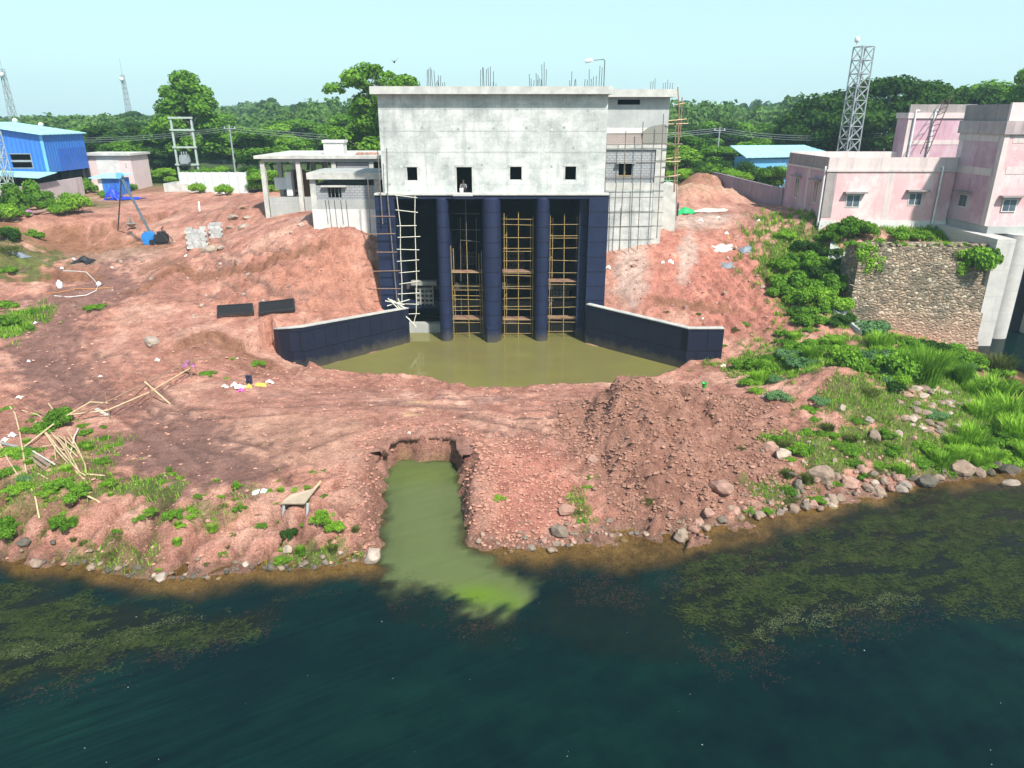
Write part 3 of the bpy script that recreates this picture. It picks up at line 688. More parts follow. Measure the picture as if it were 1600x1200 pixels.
# ---------------------------------------------------------------- river
wx = np.concatenate([np.linspace(-500, -46, 30), np.arange(-45, 48, 0.3), np.linspace(49, 500, 30)])
wy = np.concatenate([np.linspace(-59, 9, 20), np.arange(10, 60, 0.3), np.arange(60.5, 90, 2)])
WX, WY = np.meshgrid(wx, wy)
TZ = terrain(WX.ravel(), WY.ravel(), False).reshape(WX.shape)
wfb = fbm(WX * 0.5, WY * 0.5, 201, 4)
wfs = fbm(WX * 0.16 + WY * 0.05, WY * 0.55 - WX * 0.16, 205, 4)
depth = np.maximum(-TZ, 0)
opac = sstep(0.12, 0.85, depth + 0.22 * wfb)
PLUME = [tuple(at_z(a, b, 0))[:2] for a, b in ((590, 880), (596, 800), (600, 715), (722, 715), (730, 850), (790, 890), (822, 925), (812, 962), (760, 950), (720, 945), (660, 925), (610, 900))]
pld = sdist(WX, WY, PLUME) + (0.4 + 0.6 * sstep(27, 24, WY)) * (wfb + 0.5 * fbm(WX * 1.6, WY * 1.6, 209, 3))
plume = sstep(0.45, -0.6, pld)
hot = np.exp(-(((WX - at_z(745, 930, 0).x) / 1.3) ** 2 + ((WY - at_z(745, 930, 0).y) / 0.7) ** 2)) + 0.6 * np.exp(-(((WX - at_z(800, 945, 0).x) / 0.6) ** 2 + ((WY - at_z(800, 945, 0).y) / 0.5) ** 2)) + 0.25 * np.exp(-(((WX - at_z(655, 740, 0).x) / 3) ** 2 + ((WY - at_z(655, 740, 0).y) / 1.5) ** 2))
opac = np.maximum(opac, plume * 0.93)
wi = np.arange(WX.size).reshape(WX.shape)
WF = np.stack([wi[:-1, :-1], wi[:-1, 1:], wi[1:, 1:], wi[1:, :-1]], -1).reshape(-1, 4)
WEED_R = [tuple(at_z(a, b, 0))[:2] for a, b in ((1050, 880), (1110, 860), (1190, 848), (1290, 820), (1330, 800), (1450, 768), (1620, 748), (1760, 740), (1780, 930), (1600, 965), (1510, 955), (1420, 945), (1330, 955), (1240, 995), (1180, 1008), (1060, 975))]
WEED_L = [tuple(at_z(a, b, 0))[:2] for a, b in ((-160, 915), (20, 912), (110, 920), (215, 945), (330, 965), (420, 952), (400, 985), (300, 1008), (190, 1030), (80, 1065), (-160, 1110))]
WEED_D = [tuple(at_z(a, b, 0))[:2] for a, b in ((600, 905), (640, 898), (720, 930), (820, 965), (880, 900), (1000, 895), (1060, 900), (1180, 1005), (1060, 1040), (900, 1000), (720, 1000), (640, 950))]
weedm = np.maximum(np.maximum(sstep(.6, -.8, sdist(WX, WY, WEED_R) + .8 * wfb), sstep(.6, -.8, sdist(WX, WY, WEED_L) + .8 * wfb)), .55 * sstep(.8, -1.2, sdist(WX, WY, WEED_D) + 1.2 * wfb)) * (1 - plume)
opac = np.maximum(opac, weedm * .8)
keep = (TZ[:-1, :-1] < 0.6) | (TZ[1:, 1:] < 0.6)
WF = WF[keep.ravel()]
def water_mat(name, deep1, deep2, plume_c=None, hot_c=None, opac_attr=True, bumps=0.12, scale=1.4, spec=0.7):
    m, nt, b, out = new_mat(name); nt.nodes.remove(b)
    v = pos_node(nt)
    r0 = N(nt, "ShaderNodeMapping"); r0.inputs['Rotation'].default_value = (0, 0, R(-30)); nt.links.new(v, r0.inputs[0])
    rot = N(nt, "ShaderNodeMapping"); rot.inputs['Scale'].default_value = (0.11, 1.0, 1); nt.links.new(r0.outputs[0], rot.inputs[0])
    ns = noise_node(nt, rot.outputs[0], 2.2, 9, 0.72)
    rf = N(nt, "ShaderNodeMapping"); rf.inputs['Scale'].default_value = (0.035, 1.0, 1); nt.links.new(r0.outputs[0], rf.inputs[0])
    nf = noise_node(nt, rf.outputs[0], 6.5, 6, 0.65)
    nm_ = N(nt, "ShaderNodeMath", operation='MULTIPLY_ADD', i_1=0.6); nt.links.new(nf, nm_.inputs[0])
    nh = N(nt, "ShaderNodeMath", operation='MULTIPLY', i_1=0.5); nt.links.new(ns, nh.inputs[0]); nt.links.new(nh.outputs[0], nm_.inputs[2])
    sgx = N(nt, "ShaderNodeNewGeometry"); ssx = N(nt, "ShaderNodeSeparateXYZ"); nt.links.new(sgx.outputs['Position'], ssx.inputs[0])
    lft = N(nt, "ShaderNodeMapRange", i_1=4.0, i_2=-14.0, i_3=0.12, i_4=0.9); nt.links.new(ssx.outputs[0], lft.inputs[0])   # faster current on the left
    calm = ramp(nt, noise_node(nt, v, 0.5, 7, 0.7), [(0.35, deep1), (0.75, tuple(x_ * 0.75 for x_ in deep2))])
    col = mix(nt, lft.outputs[0], calm, ramp(nt, nm_.outputs[0], [(0.40, deep1), (0.78, deep2)]))
    nb = noise_node(nt, v, 0.12, 4, 0.6)
    col = mix(nt, ramp(nt, nb, [(0.35, (0, 0, 0)), (0.7, (0.75, 0.75, 0.75))]), col, tuple(x * y for x, y in zip(deep1, (0.8, 0.7, 1.1))))
    if plume_c:
        a = N(nt, "ShaderNodeAttribute", attribute_name="plume"); h = N(nt, "ShaderNodeAttribute", attribute_name="hot")
        pc = mix(nt, h.outputs['Fac'], plume_c, hot_c)
        pn = ramp(nt, noise_node(nt, rot.outputs[0], 2.4, 5), [(0.3, (0.9, 0.9, 0.9)), (0.7, (1.08, 1.07, 1.05))])
        col = mix(nt, a.outputs['Fac'], col, mix(nt, 1.0, pc, pn, 'MULTIPLY'))
        wa = N(nt, "ShaderNodeAttribute", attribute_name="weed")
        col = mix(nt, wa.outputs['Fac'], col, mix(nt, noise_node(nt, v, 2.2, 5, 0.7), (0.0015, 0.003, 0.012), (0.016, 0.022, 0.006)))
    d = N(nt, "ShaderNodeBsdfDiffuse"); nt.links.new(col, d.inputs[0]) if not isinstance(col, tuple) else None
    body = d.outputs[0]
    if opac_attr:
        o = N(nt, "ShaderNodeAttribute", attribute_name="opac")
        t = N(nt, "ShaderNodeBsdfTransparent"); t.inputs[0].default_value = (0.86, 0.84, 0.66, 1)
        mx = N(nt, "ShaderNodeMixShader"); nt.links.new(o.outputs['Fac'], mx.inputs[0]); nt.links.new(t.outputs[0], mx.inputs[1]); nt.links.new(body, mx.inputs[2]); body = mx.outputs[0]
    gl = N(nt, "ShaderNodeBsdfGlossy"); gl.inputs['Roughness'].default_value = 0.06; gl.inputs[0].default_value = (spec, spec, spec, 1)
    r2 = N(nt, "ShaderNodeMapping"); r2.inputs['Scale'].default_value = (0.35, 1.3, 1); nt.links.new(r0.outputs[0], r2.inputs[0])
    bn = N(nt, "ShaderNodeBump"); bn.inputs['Strength'].default_value = bumps; bn.inputs['Distance'].default_value = 0.1
    nt.links.new(noise_node(nt, r2.outputs[0], scale, 5, 0.6), bn.inputs['Height']); nt.links.new(bn.outputs[0], gl.inputs['Normal'])
    fr = N(nt, "ShaderNodeFresnel"); fr.inputs[0].default_value = 1.33; nt.links.new(bn.outputs[0], fr.inputs['Normal'])
    m2 = N(nt, "ShaderNodeMixShader"); nt.links.new(fr.outputs[0], m2.inputs[0]); nt.links.new(body, m2.inputs[1]); nt.links.new(gl.outputs[0], m2.inputs[2])
    nt.links.new(m2.outputs[0], out.inputs[0])
    return m
M['river'] = water_mat('river_water', (0.0015, 0.0085, 0.0095), (0.006, 0.035, 0.027), (0.100, 0.125, 0.048), (0.105, 0.170, 0.018), bumps=0.22, scale=2.6, spec=0.42)
river = raw_mesh("water", np.c_[WX.ravel(), WY.ravel(), np.zeros(WX.size)], WF, M['river'], smooth=True,
                 attrs={'weed': ('FLOAT', 'POINT', np.clip(weedm, 0, 1).ravel()), 'opac': ('FLOAT', 'POINT', opac.ravel()), 'plume': ('FLOAT', 'POINT', plume.ravel()), 'hot': ('FLOAT', 'POINT', np.clip(hot, 0, 1).ravel())})
tag(river, "dark blue green river with a bright green plume at the cut channel", "river", kind='structure')
M['pool'] = water_mat('pool_water', (0.168, 0.158, 0.046), (0.205, 0.19, 0.062), None, None, False, 0.02, 0.8, 1.0)
pb = MB(); P2 = [(p[0], p[1]) for p in POOL]
cx_, cy_ = -2.0, 52.0
def grow(p, k=0.7):
    return (p[0], p[1] - k) if p[1] < 50.5 else p
P3 = [(-9.9, 69.5)] + [(-9.9, 61.5)] + [grow(p) for p in P2[1:-1]] + [(6.6, 61.5), (6.6, 69.5)]
pb.add([(x, y, POOL_Z) for x, y in P3], [tuple(range(len(P3)))])
f0 = pb.f[0]
pool = pb.build("water", M['pool']); tag(pool, "still olive brown water pooled in front of the intake gates", "pool", kind='structure')
# ---------------------------------------------------------------- the intake building
rnd = random.Random(7)
YW = 60.5
ib = thing("intake_building", (-1.6, 60, 0), "large bare grey concrete intake building on navy coated piers above the olive pool", "building")
X0, X1 = -10.65, 7.62
ZB, ZR = 12.72, 20.3
holes = []
for a, b_, c, d in ((636, 652, 261, 282), (797, 815, 260.5, 281), (883, 900, 260, 281)):
    holes.append((xy(a, 272, YW), xy(b_, 272, YW), zy(d, YW), zy(c, YW)))
door = (xy(713.5, 282, YW), xy(737.5, 282, YW), ZB + 0.02, zy(261, YW))
w = MB().wall(X0, X1, ZB - 0.1, ZR, YW, YW + 0.3, holes + [(door[0], door[1], ZB - 0.1 + 0.12, door[3])])
# tie cone plugs and joint strips, a few mm proud of the face
for k in range(95):
    x = X0 + 0.6 + (k % 19) * 0.94 + rnd.uniform(-.15, .15); z = 13.5 + (k // 19) * 1.42 + rnd.uniform(-.12, .12)
    if any(h[0] - .4 < x < h[1] + .4 and h[2] - .4 < z < h[3] + .4 for h in holes + [door]): continue
    if rnd.random() < 0.3: continue
    q = [(x + 0.11 * math.cos(t), YW - 0.004, z + 0.11 * math.sin(t)) for t in [2 * math.pi * j / 10 for j in range(10)]]
    w.add(q, [tuple(range(10))], 1 + (k % 3 == 0))
M['plug'] = simple('pale_mortar_plug', (0.55, 0.55, 0.52), (0.45, 0.45, 0.44), 5, 0.9, 0)
M['plug_dark'] = simple('grey_mortar_plug', (0.33, 0.34, 0.34), (0.27, 0.28, 0.28), 5, 0.9, 0)
w.build("upper_wall", [M['concrete'], M['plug'], M['plug_dark']], ib)
for z in (19.2, 17.55, 15.95):
    MB().wall(X0 + 0.02, X1 - 0.02, z, z + 0.05, YW - 0.012, YW + 0.01).build("pour_joint", M['concrete_grey'], ib)
for x in (-6.6, 2.1):
    MB().box(x, x + 0.55, YW - 0.02, YW + 0.01, ZB + 0.05, 19.15).build("pilaster", M['concrete'], ib)
MB().box(X0, X0 + .3, YW + .3, 72, ZB - .1, ZR).build("side_wall", M['concrete'], ib)
MB().box(X1 - .3, X1, YW + .3, 72, ZB - .1, ZR).build("side_wall", M['concrete'], ib)
MB().box(X0, X1, 72, 72.3, 8, ZR).build("rear_wall", M['concrete'], ib)
MB().box(X0 + .3, X1 - .3, YW + .9, 72, ZB - 0.6, ZB - .05).build("floor_slab", M['concrete_grey'], ib)
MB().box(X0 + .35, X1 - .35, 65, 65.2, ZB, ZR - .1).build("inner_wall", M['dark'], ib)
rs = MB().box(xy(577, 138, 59.8), xy(958, 138, 59.8), 59.75, 72.8, ZR, 20.86)
rs.build("roof_slab", M['concrete_light'], ib)
for h in holes:
    fr = MB()
    fr.box(h[0] - .16, h[1] + .16, YW - .05, YW - .004, h[3], h[3] + .14)
    fr.box(h[0] - .1, h[0], YW - .03, YW - .004, h[2], h[3]); fr.box(h[1], h[1] + .1, YW - .03, YW - .004, h[2], h[3])
    fr.build("window_surround", M['concrete_light'], ib)
MB().box(holes[0][0] - .2, holes[0][1] + .1, YW - .02, YW - .003, holes[0][2] - .75, holes[0][2]).build("mortar_patch", M['white_paint'], ib)
df = MB(); df.box(door[0] - .14, door[1] + .14, YW - .05, YW - .004, door[3], door[3] + .16)
df.box(door[0] - .12, door[0], YW - .03, YW - .004, ZB + .03, door[3]); df.box(door[1], door[1] + .12, YW - .03, YW - .004, ZB + .03, door[3])
df.build("door_surround", M['concrete_light'], ib)
# deck beam, nib and landing
AX0, AX1 = xy(585, 307, 60), xy(952, 305, 60)
NIB = zy(304.5, 60)
MB().box(AX0, AX1, 59.9, YW + .25, NIB - .02, NIB + .12).build("deck_nib", M['concrete_light'], ib)
MB().box(AX0 + 1.6, AX1 - 1.65, 60.02, 61.2, zy(310.5, 60), NIB - .02).build("deck_beam", M['navy'], ib)
lx0, lx1 = xy(708, 306, 59.5), xy(739, 306, 59.5)
MB().box(lx0, lx1, 59.3, 59.89, NIB - .25, NIB - .02).build("landing", M['navy'], ib)
MB().box(lx0, lx1, 59.3, 59.89, NIB - .018, NIB + .13).build("landing_top", M['concrete_light'], ib)
# abutments and piers
IL = xy(615.5, 310, 60); IR = xy(921, 310, 60)
MB().box(AX0, IL, 60, 71, -1.2, NIB - .02).build("abutment", M['navy'], ib)
MB().box(IR, AX1, 60, 71, -1.2, NIB - .02).build("abutment", M['navy'], ib)
MB().box(IR - .7, IR - .004, 61.0, 71, -1.2, NIB - .3).build("gate_guide", M['navy'], ib)
PIERS = [(-6.34, -5.27, 0.55), (-2.5, -.95, 0.8), (1.99, 3.14, 0.55)]
for a, b_, dep in PIERS:
    c, r = (a + b_) / 2, (b_ - a) / 2
    poly = [(c - r, 68.5)] + [(c - r * math.cos(t), 60.45 - dep * math.sin(t)) for t in [math.pi * j / 14 for j in range(15)]] + [(c + r, 68.5)]
    mb = MB(); n = len(poly)
    V = [(x, y, -1.2) for x, y in poly] + [(x, y, NIB - .35) for x, y in poly]
    top = [(c + (x - c) * 0.9, 60.5 + (y - 60.5) * (0.45 if y < 60.45 else 1), NIB - .03) for x, y in poly]
    mb.add(V, [(i + 1, i, n + i, n + i + 1) for i in range(n - 1)], 0, True)
    mb.add(V[n:] + top, [(i + 1, i, n + i, n + i + 1) for i in range(n - 1)], 0, True)
    mb.add(top, [tuple(range(n))])
    p = mb.build("pier", M['navy'], ib)
    if dep == 0.8:
        MB().box(c - .42, c + .42, 59.5, 60.2, -1, zy(510, 59.6)).build("nose_block", M['navy'], p)
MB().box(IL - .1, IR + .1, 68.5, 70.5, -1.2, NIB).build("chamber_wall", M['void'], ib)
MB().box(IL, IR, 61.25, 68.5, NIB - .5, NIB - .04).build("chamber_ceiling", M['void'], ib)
bays = [(IL, -6.36), (-5.25, -2.52), (-.93, 1.97), (3.16, IR - .71)]
for i, (a, b_) in enumerate(bays):
    MB().box(a + .01, b_ - .01, 62.6, 63.4, zy(521, 62.6), zy(506, 62.6)).build("sill_beam", M['concrete_grey'] if i == 0 else M['gate_rust'], ib)
    MB().box(a + .01, b_ - .01, 62.65, 63.3, -1.2, zy(526, 62.6)).build("sill_beam", M['navy'], ib)
    MB().box(a + .01, b_ - .01, 64, 64.8, zy(482, 64), zy(470.5, 64)).build("cross_beam", M['navy'] if i == 0 else M['gate_rust'], ib)
    MB().box(a + .01, b_ - .01, 64.5, 65.2, zy(452, 64.5), zy(444, 64.5)).build("cross_beam", M['gate_rust'], ib)
# lifting frames of the gates
def gate(px0, px1, py0, py1, Y, mat, nm="gate_frame"):
    g = MB(); xa, xb = xy(px0, py0, Y), xy(px1, py0, Y); z0, z1 = zy(py1, Y), zy(py0, Y); n = 4
    for k in range(n):
        z = z0 + (z1 - z0) * k / n; g.box(xa, xb, Y, Y + .5, z + .1, z + (z1 - z0) / n * .62)
        g.box(xa + .1, xb - .1, Y + .15, Y + .45, z - .02, z + .1)
    for t in (0.22, 0.5, 0.78): g.box(xa + (xb - xa) * t - .06, xa + (xb - xa) * t + .06, Y - .05, Y - .003, z0, z1 - .1)
    g.box(xa - .12, xa - .01, Y - .1, Y + .5, z0 - .05, z1 + .1); g.box(xb + .01, xb + .12, Y - .1, Y + .5, z0 - .05, z1 + .1)
    return g.build(nm, mat, ib)
gate(651, 675, 447, 476, 63.9, M['gate_grey']); MB().box(xy(642, 444, 63.6), xy(682, 444, 63.6), 63.6, 64.3, zy(446, 63.6), zy(440, 63.6)).build("platform", M['gate_grey'], ib)
gate(722, 742, 392, 414, 66, M['gate_rust']); gate(797, 817, 392, 421, 66, M['gate_rust']); gate(866, 887, 447, 470, 65.3, M['gate_grey'])
# starter bars on the roof
for px, n, top in ((590, 4, 108), (606, 5, 122), (678, 7, 100), (690, 5, 118), (762, 7, 104), (772, 3, 125), (836, 5, 112), (845, 3, 120), (852, 3, 97), (897, 4, 110), (922, 5, 108), (938, 3, 102)):
    for k in range(n):
        x = xy(px, 130, 61) + (k - n / 2) * 0.17 + rnd.uniform(-.05, .05); y = 60.8 + rnd.uniform(0, .6)
        zt = zy(top, 61) - rnd.uniform(0, 1) ** 1.5 * (zy(top, 61) - 20.9) * 0.75
        MB().tube([(x, y, 20.84), (x + rnd.uniform(-.06, .06), y, zt)], 0.022, 4).build("starter_bar", M['rebar'], ib)
# roof lamp
lp = thing("roof_lamp", (xy(946, 130, 61.4), 61.4, 20.86), "lamp with a white head on a thin bent pole on the intake building roof", "lamp")
xa, za = xy(945, 95, 61.4), zy(95, 61.4); xh = xy(916, 95, 61.4)
MB().tube([(xa, 61.4, 20.86), (xa, 61.4, za), (xa - .1, 61.4, za + .1)], 0.035, 6).build("pole", M['rebar'], lp)
MB().tube([(xa - .1, 61.4, za + .1), (xh + .5, 61.4, za + .03)], 0.028, 6).build("arm", M['rebar'], lp)
MB().tube([(xh + .55, 61.4, za + .03), (xh + .35, 61.4, za + .05), (xh, 61.4, za - .03), (xh - .12, 61.4, za - .05)], [.05, .16, .17, .06], 10).build("lamp_head", M['plastic_white'], lp)

# ---------------------------------------------------------------- wing walls of the pool
def wing(name, pts, tops, label, thick=0.45):
    """pts: outer (pool side) foot line, z0 down in the bed."""
    t = thing(name, (pts[0][0], pts[0][1], 0), label, "retaining wall")
    P = [Vector((p[0], p[1])) for p in pts]; n = len(P); back = []
    for i in range(n):
        d = (P[min(i + 1, n - 1)] - P[max(i - 1, 0)]).normalized(); nn = Vector((-d.y, d.x))
        if (nn.y < 0): nn = -nn
        back.append(P[i] + nn * thick)
    mb = MB()
    V = [(p.x, p.y, -1) for p in P] + [(p.x, p.y, z) for p, z in zip(P, tops)] + [(p.x, p.y, z) for p, z in zip(back, tops)] + [(p.x, p.y, -1) for p in back]
    F = []
    for i in range(n - 1):
        F += [(i, i + 1, n + i + 1, n + i), (2 * n + i, 2 * n + i + 1, 3 * n + i + 1, 3 * n + i)]
    F += [(0, n, 2 * n, 3 * n), (n - 1, 4 * n - 1, 3 * n - 1, 2 * n - 1)]
    mb.add(V, F); mb.build("wall_face", M['navy_wall'], t)
    cp = MB()
    V = []
    for k, dz in ((0, 0.0), (1, 0.07)):
        for i in range(n):
            d = (back[i] - P[i]).normalized() * .04
            V += [(P[i].x - d.x, P[i].y - d.y, tops[i] + dz), (back[i].x + d.x, back[i].y + d.y, tops[i] + dz)]
    F = []
    for i in range(n - 1):
        a, b2, c, d = 2 * i, 2 * i + 1, 2 * i + 3, 2 * i + 2; o = 2 * n
        F += [(a, b2, c, d), (o + a, o + d, o + c, o + b2), (a, d, o + d, o + a), (b2, o + b2, o + c, c)]
    F += [(0, 2 * n, 2 * n + 1, 1), (2 * n - 2, 2 * n - 1, 4 * n - 1, 4 * n - 2)]
    cp.add(V, F); cp.build("coping", M['coping'], t)
    return t
e1 = at_z(480, 578, POOL_Z); e2 = at_z(458, 577, .2); e3 = at_z(441, 568, .5); e4 = at_z(432, 556, .9)
wlp = [(IL - .2, 59.98), WL[0], (e1.x, e1.y), (e2.x, e2.y), (e3.x, e3.y), (e4.x, e4.y)]
wing("wing_wall", wlp, [zy(479, 59.98), zy(482, WL[0][1]), zy(511.5, e1.y), zy(513.5, e2.y), zy(514.5, e3.y), zy(514.5, e4.y)],
     "navy coated wing wall with a rounded free end, left side of the olive pool")
f1 = at_z(1070, 577, POOL_Z); f2 = at_z(1126, 568, .6)
wing("wing_wall", [WR[0], (f1.x, f1.y), (f2.x, f2.y)], [zy(476, WR[0][1]), zy(514, f1.y), zy(514, f2.y)],
     "navy coated wing wall with a sharply bent end panel, right side of the olive pool")
MB_side = None

# ---------------------------------------------------------------- annex on the right
YA = 66.5
an = thing("annex_building", (10.8, YA, 6), "set back grey annex with blockwork panel and slit opening beside the intake building", "building")
ax0, ax1 = 7.64, 13.75; axc = xy(1029, 260, YA)
zt = 20.25
slot = (xy(965, 160, YA), xy(1000.5, 160, YA), zy(163.5, YA), zy(155.5, YA))
MB().wall(ax0, ax1, zy(199, YA), zt, YA, YA + .3, [slot]).build("upper_wall", M['render'], an)
MB().wall(ax0, ax1 - .9, zy(209, YA), zy(199, YA) - .003, YA + .01, YA + .3).build("plaster_band", M['white_paint'], an)
MB().wall(ax0, ax1 - .9, zy(226, YA), zy(209, YA) - .003, YA + .04, YA + .3).build("brick_band", M['brickband'], an)
pt = MB(); q = [(1003, 207), (1012, 200), (1022, 196), (1040, 194), (1043, 199), (1042, 224), (1005, 224)]
pt.prism([(0, 0), (1, 0), (1, 1)], 0, 1) if False else None
fv = [(xy(a, c, YA - .06), YA - .06, zy(c, YA - .06)) for a, c in q]
pt.add(fv + [(a, YA - .024, c) for a, b_, c in fv], [tuple(range(len(q)))[::-1]] + [(i, (i + 1) % len(q), len(q) + (i + 1) % len(q), len(q) + i) for i in range(len(q))])
pt.build("wet_plaster_patch", M['wet_render'], an)
MB().wall(ax0, ax1 - .9, zy(234, YA), zy(226, YA) - .003, YA - .03, YA + .3).build("beam", M['concrete_light'], an)
win = (xy(967, 264, YA), xy(987.5, 264, YA), zy(274, YA), zy(255.5, YA))
MB().wall(ax0, ax1 - .9, zy(286, YA), zy(234, YA) - .003, YA + .12, YA + .3, [win]).build("block_panel", M['block'], an)
MB().box(win[0] - .25, win[1] + .25, YA - .35, YA + .119, win[3] + .02, win[3] + .14).build("window_hood", M['concrete_grey'], an)
wf = MB(); wf.box((win[0] + win[1]) / 2 - .03, (win[0] + win[1]) / 2 + .03, YA + .16, YA + .2, win[2], win[3]); wf.box(win[0], win[1], YA + .1, YA + .3, win[2] - .1, win[2] - .002)
wf.build("window_frame", M['yellow_pole'], an)
MB().wall(ax0, ax1 - .9, zy(297, YA), zy(286, YA) - .003, YA + .02, YA + .3).build("plinth_beam", M['concrete_light'], an)
MB().wall(ax0, ax1 - .9, 4.5, zy(297, YA) - .003, YA + .03, YA + .3).build("lower_wall", M['concrete'], an)
MB().box(ax1 - .895, ax1, YA - .02, YA + .3, 4.5, zy(199, YA) - .003).build("corner_column", M['concrete_light'], an)
MB().box(ax1 - .3, ax1, YA + .3, 74, 4.5, zt).build("side_wall", M['render'], an)
MB().box(ax0, ax0 + .2, YA + .3, 74, 4.5, zt).build("side_wall", M['render'], an)
MB().box(ax0, ax1, 74, 74.3, 4.5, zt).build("rear_wall", M['render'], an)
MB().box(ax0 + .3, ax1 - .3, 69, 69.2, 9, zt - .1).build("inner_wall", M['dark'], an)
MB().box(7.9, xy(1058, 145, 65.8), 65.75, 75, zt, zt + .62).build("roof_slab", M['concrete_light'], an)
for px, n, top in ((998, 3, 135), (1020, 3, 121), (1040, 5, 124)):
    for k in range(n):
        x = xy(px, 135, 67) + (k - 1) * .2; MB().tube([(x, 67, zt + .6), (x + rnd.uniform(-.05, .05), 67, zy(top + rnd.uniform(0, 8), 67))], .02, 4).build("starter_bar", M['rebar'], an)
pc = thing("concrete_platform", (15.3, 70, 8.5), "low pale concrete platform with thin green railing behind the annex corner", "platform")
px0, px1 = 13.8, xy(1059, 295, 70)
MB().box(px0, px1, 70, 74, 8.2, zy(289, 70)).build("plinth", M['concrete_light'], pc)
MB().box(px0 + .1, px1 - .6, 73, 73.2, zy(289, 70), zy(262, 73)).build("dark_door", M['dark'], pc)
rl = MB()
for t in (0.3, .6, .9, 1.2): rl.tube([(px0 + t, 70.2, zy(289, 70)), (px0 + t, 70.2, zy(276, 70.2))], .03, 5)
rl.tube([(px0 + .2, 70.2, zy(282, 70.2)), (px1, 70.2, zy(282, 70.2))], .03, 5)
M['green_paint'] = simple('green_railing_paint', (0.18, 0.5, 0.25), None, 3, .5, 0)
rl.build("railing", M['green_paint'], pc)

# ---------------------------------------------------------------- block building left of the gates
YL = 65.0
bb = thing("block_building", (-14, YL, 8), "small flat roofed unfinished block room on a white plinth beside the intake building", "building")
bx0, bx1 = xy(487, 320, YL), -11.4
zr = zy(270, YL - .2)
wn_ = (xy(512, 300, YL), xy(533, 300, YL), zy(309, YL), zy(292.5, YL))
MB().wall(bx0, bx1, 7.5, zy(327, YL), YL, YL + .3).build("plinth", M['white_paint'], bb)
MB().wall(bx0 + .5, bx1 - .8, zy(327, YL) + .003, zy(312, YL), YL + .03, YL + .3).build("base_course", M['concrete_grey'], bb)
MB().wall(bx0 + .5, bx1 - .8, zy(312, YL) + .003, zy(290, YL), YL + .06, YL + .3, [(wn_[0], wn_[1], wn_[2], wn_[3])]).build("block_panel", M['block'], bb)
MB().box(bx0, bx0 + .5, YL, YL + .5, zy(327, YL) + .003, zr - .1).build("column", M['concrete_light'], bb)
MB().box(bx1 - .8, bx1 - .3, YL, YL + .5, zy(327, YL) + .003, zr - .1).build("column", M['concrete_light'], bb)
MB().box(wn_[0] - .5, wn_[1] + .5, YL - .3, YL + .059, wn_[3] + .02, wn_[3] + .16).build("window_hood", M['concrete_light'], bb)
for k in range(3): MB().box(wn_[0] + .25 + k * .35, wn_[0] + .29 + k * .35, YL + .1, YL + .13, wn_[2], wn_[3]).build("window_bar", M['gate_grey'], bb)
MB().box(bx0, bx0 + .3, YL + .5, 69.6, 7.5, zy(290, YL)).build("side_wall", M['block'], bb)
MB().box(bx0, bx1, 69.6, 69.9, 7.5, zy(283, YL)).build("rear_wall", M['block'], bb)
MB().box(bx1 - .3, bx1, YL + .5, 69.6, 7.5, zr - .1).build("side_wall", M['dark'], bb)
MB().box(bx0 - .15, bx1 + .2, YL - .3, 70.0, zr - .55, zr).build("roof_slab", M['concrete_light'], bb)
MB().box(bx0 + .3, bx1 - .3, YL - .299 + .5, 69.6, zr + .003, zr + .09).build("roof_screed", M['concrete_grey'], bb)
for k, px in enumerate((509, 514, 523, 533, 541)):
    x = xy(px, 320, YL - .05); MB().tube([(x, YL - .06, zy(312, YL)), (x + .08, YL - .08, zy(350 + 5 * (k % 3), YL))], .018, 4).build("hanging_bar", M['rebar'], bb)

# ---------------------------------------------------------------- open columned building
YC = 75.0
cb = thing("columned_building", (-19, YC, 9), "long unfinished building of bare columns under a flat concrete roof, open sides", "building")
rx0 = xy(398, 245, YC); zrf = zy(243, YC)
MB().box(rx0, -11.2, YC - .4, 87, zrf - .3, zrf).build("roof_slab", M['concrete_light'], cb)
MB().box(rx0 + .6, -11.4, YC - .1, YC + .3, zrf - .6, zrf - .304).build("edge_beam", M['concrete_grey'], cb)
for row, yy in enumerate((YC, 80.5, 86)):
    for px in (405, 461, 517, 576):
        x = xy(px, 250, YC)
        MB().box(x, x + .44, yy, yy + .5, 7.6, zrf - (.604 if row == 0 else .304)).build("column", M['concrete_light'] if row == 0 else M['concrete_grey'], cb)
cx = [xy(p, 250, YC) for p in (405, 461, 517, 576)]
MB().box(cx[0] + .525, cx[1] - .005, YC + .1, YC + .35, 7.6, zy(308, YC)).build("low_wall", M['concrete_grey'], cb)
MB().box(cx[1] + .525, cx[2] - .005, YC + .1, YC + .35, 7.6, zy(308, YC)).build("low_wall", M['concrete_grey'], cb)
MB().box(cx[0] + .525, cx[2] - .1, 80.6, 80.85, 7.6, zy(294, 80)).build("low_wall", M['block'], cb)
MB().box(cx[2] + .525, cx[3] - .005, YC + .15, YC + .35, zy(272, YC), zy(249.5, YC)).build("block_panel", M['block'], cb)
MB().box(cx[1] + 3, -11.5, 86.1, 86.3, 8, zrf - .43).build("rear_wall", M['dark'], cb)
MB().box(cx[0], cx[3] + 1, YC + .36, 86, 8.7, 9.35).build("floor", M['concrete_grey'], cb)
c0 = at_y(523, 232, 78)
mb = MB(); mb.prism([(c0.x - 1.0, 77.4), (c0.x + 1.05, 77.4), (c0.x + 1.05, 79), (c0.x - 1.0, 79)], zrf + .003, zrf + 1.15); mb.box(c0.x - 1.12, c0.x + 1.17, 77.28, 79.12, zrf + 1.153, zrf + 1.4)
mb.build("roof_tank", M['white_paint'], cb)

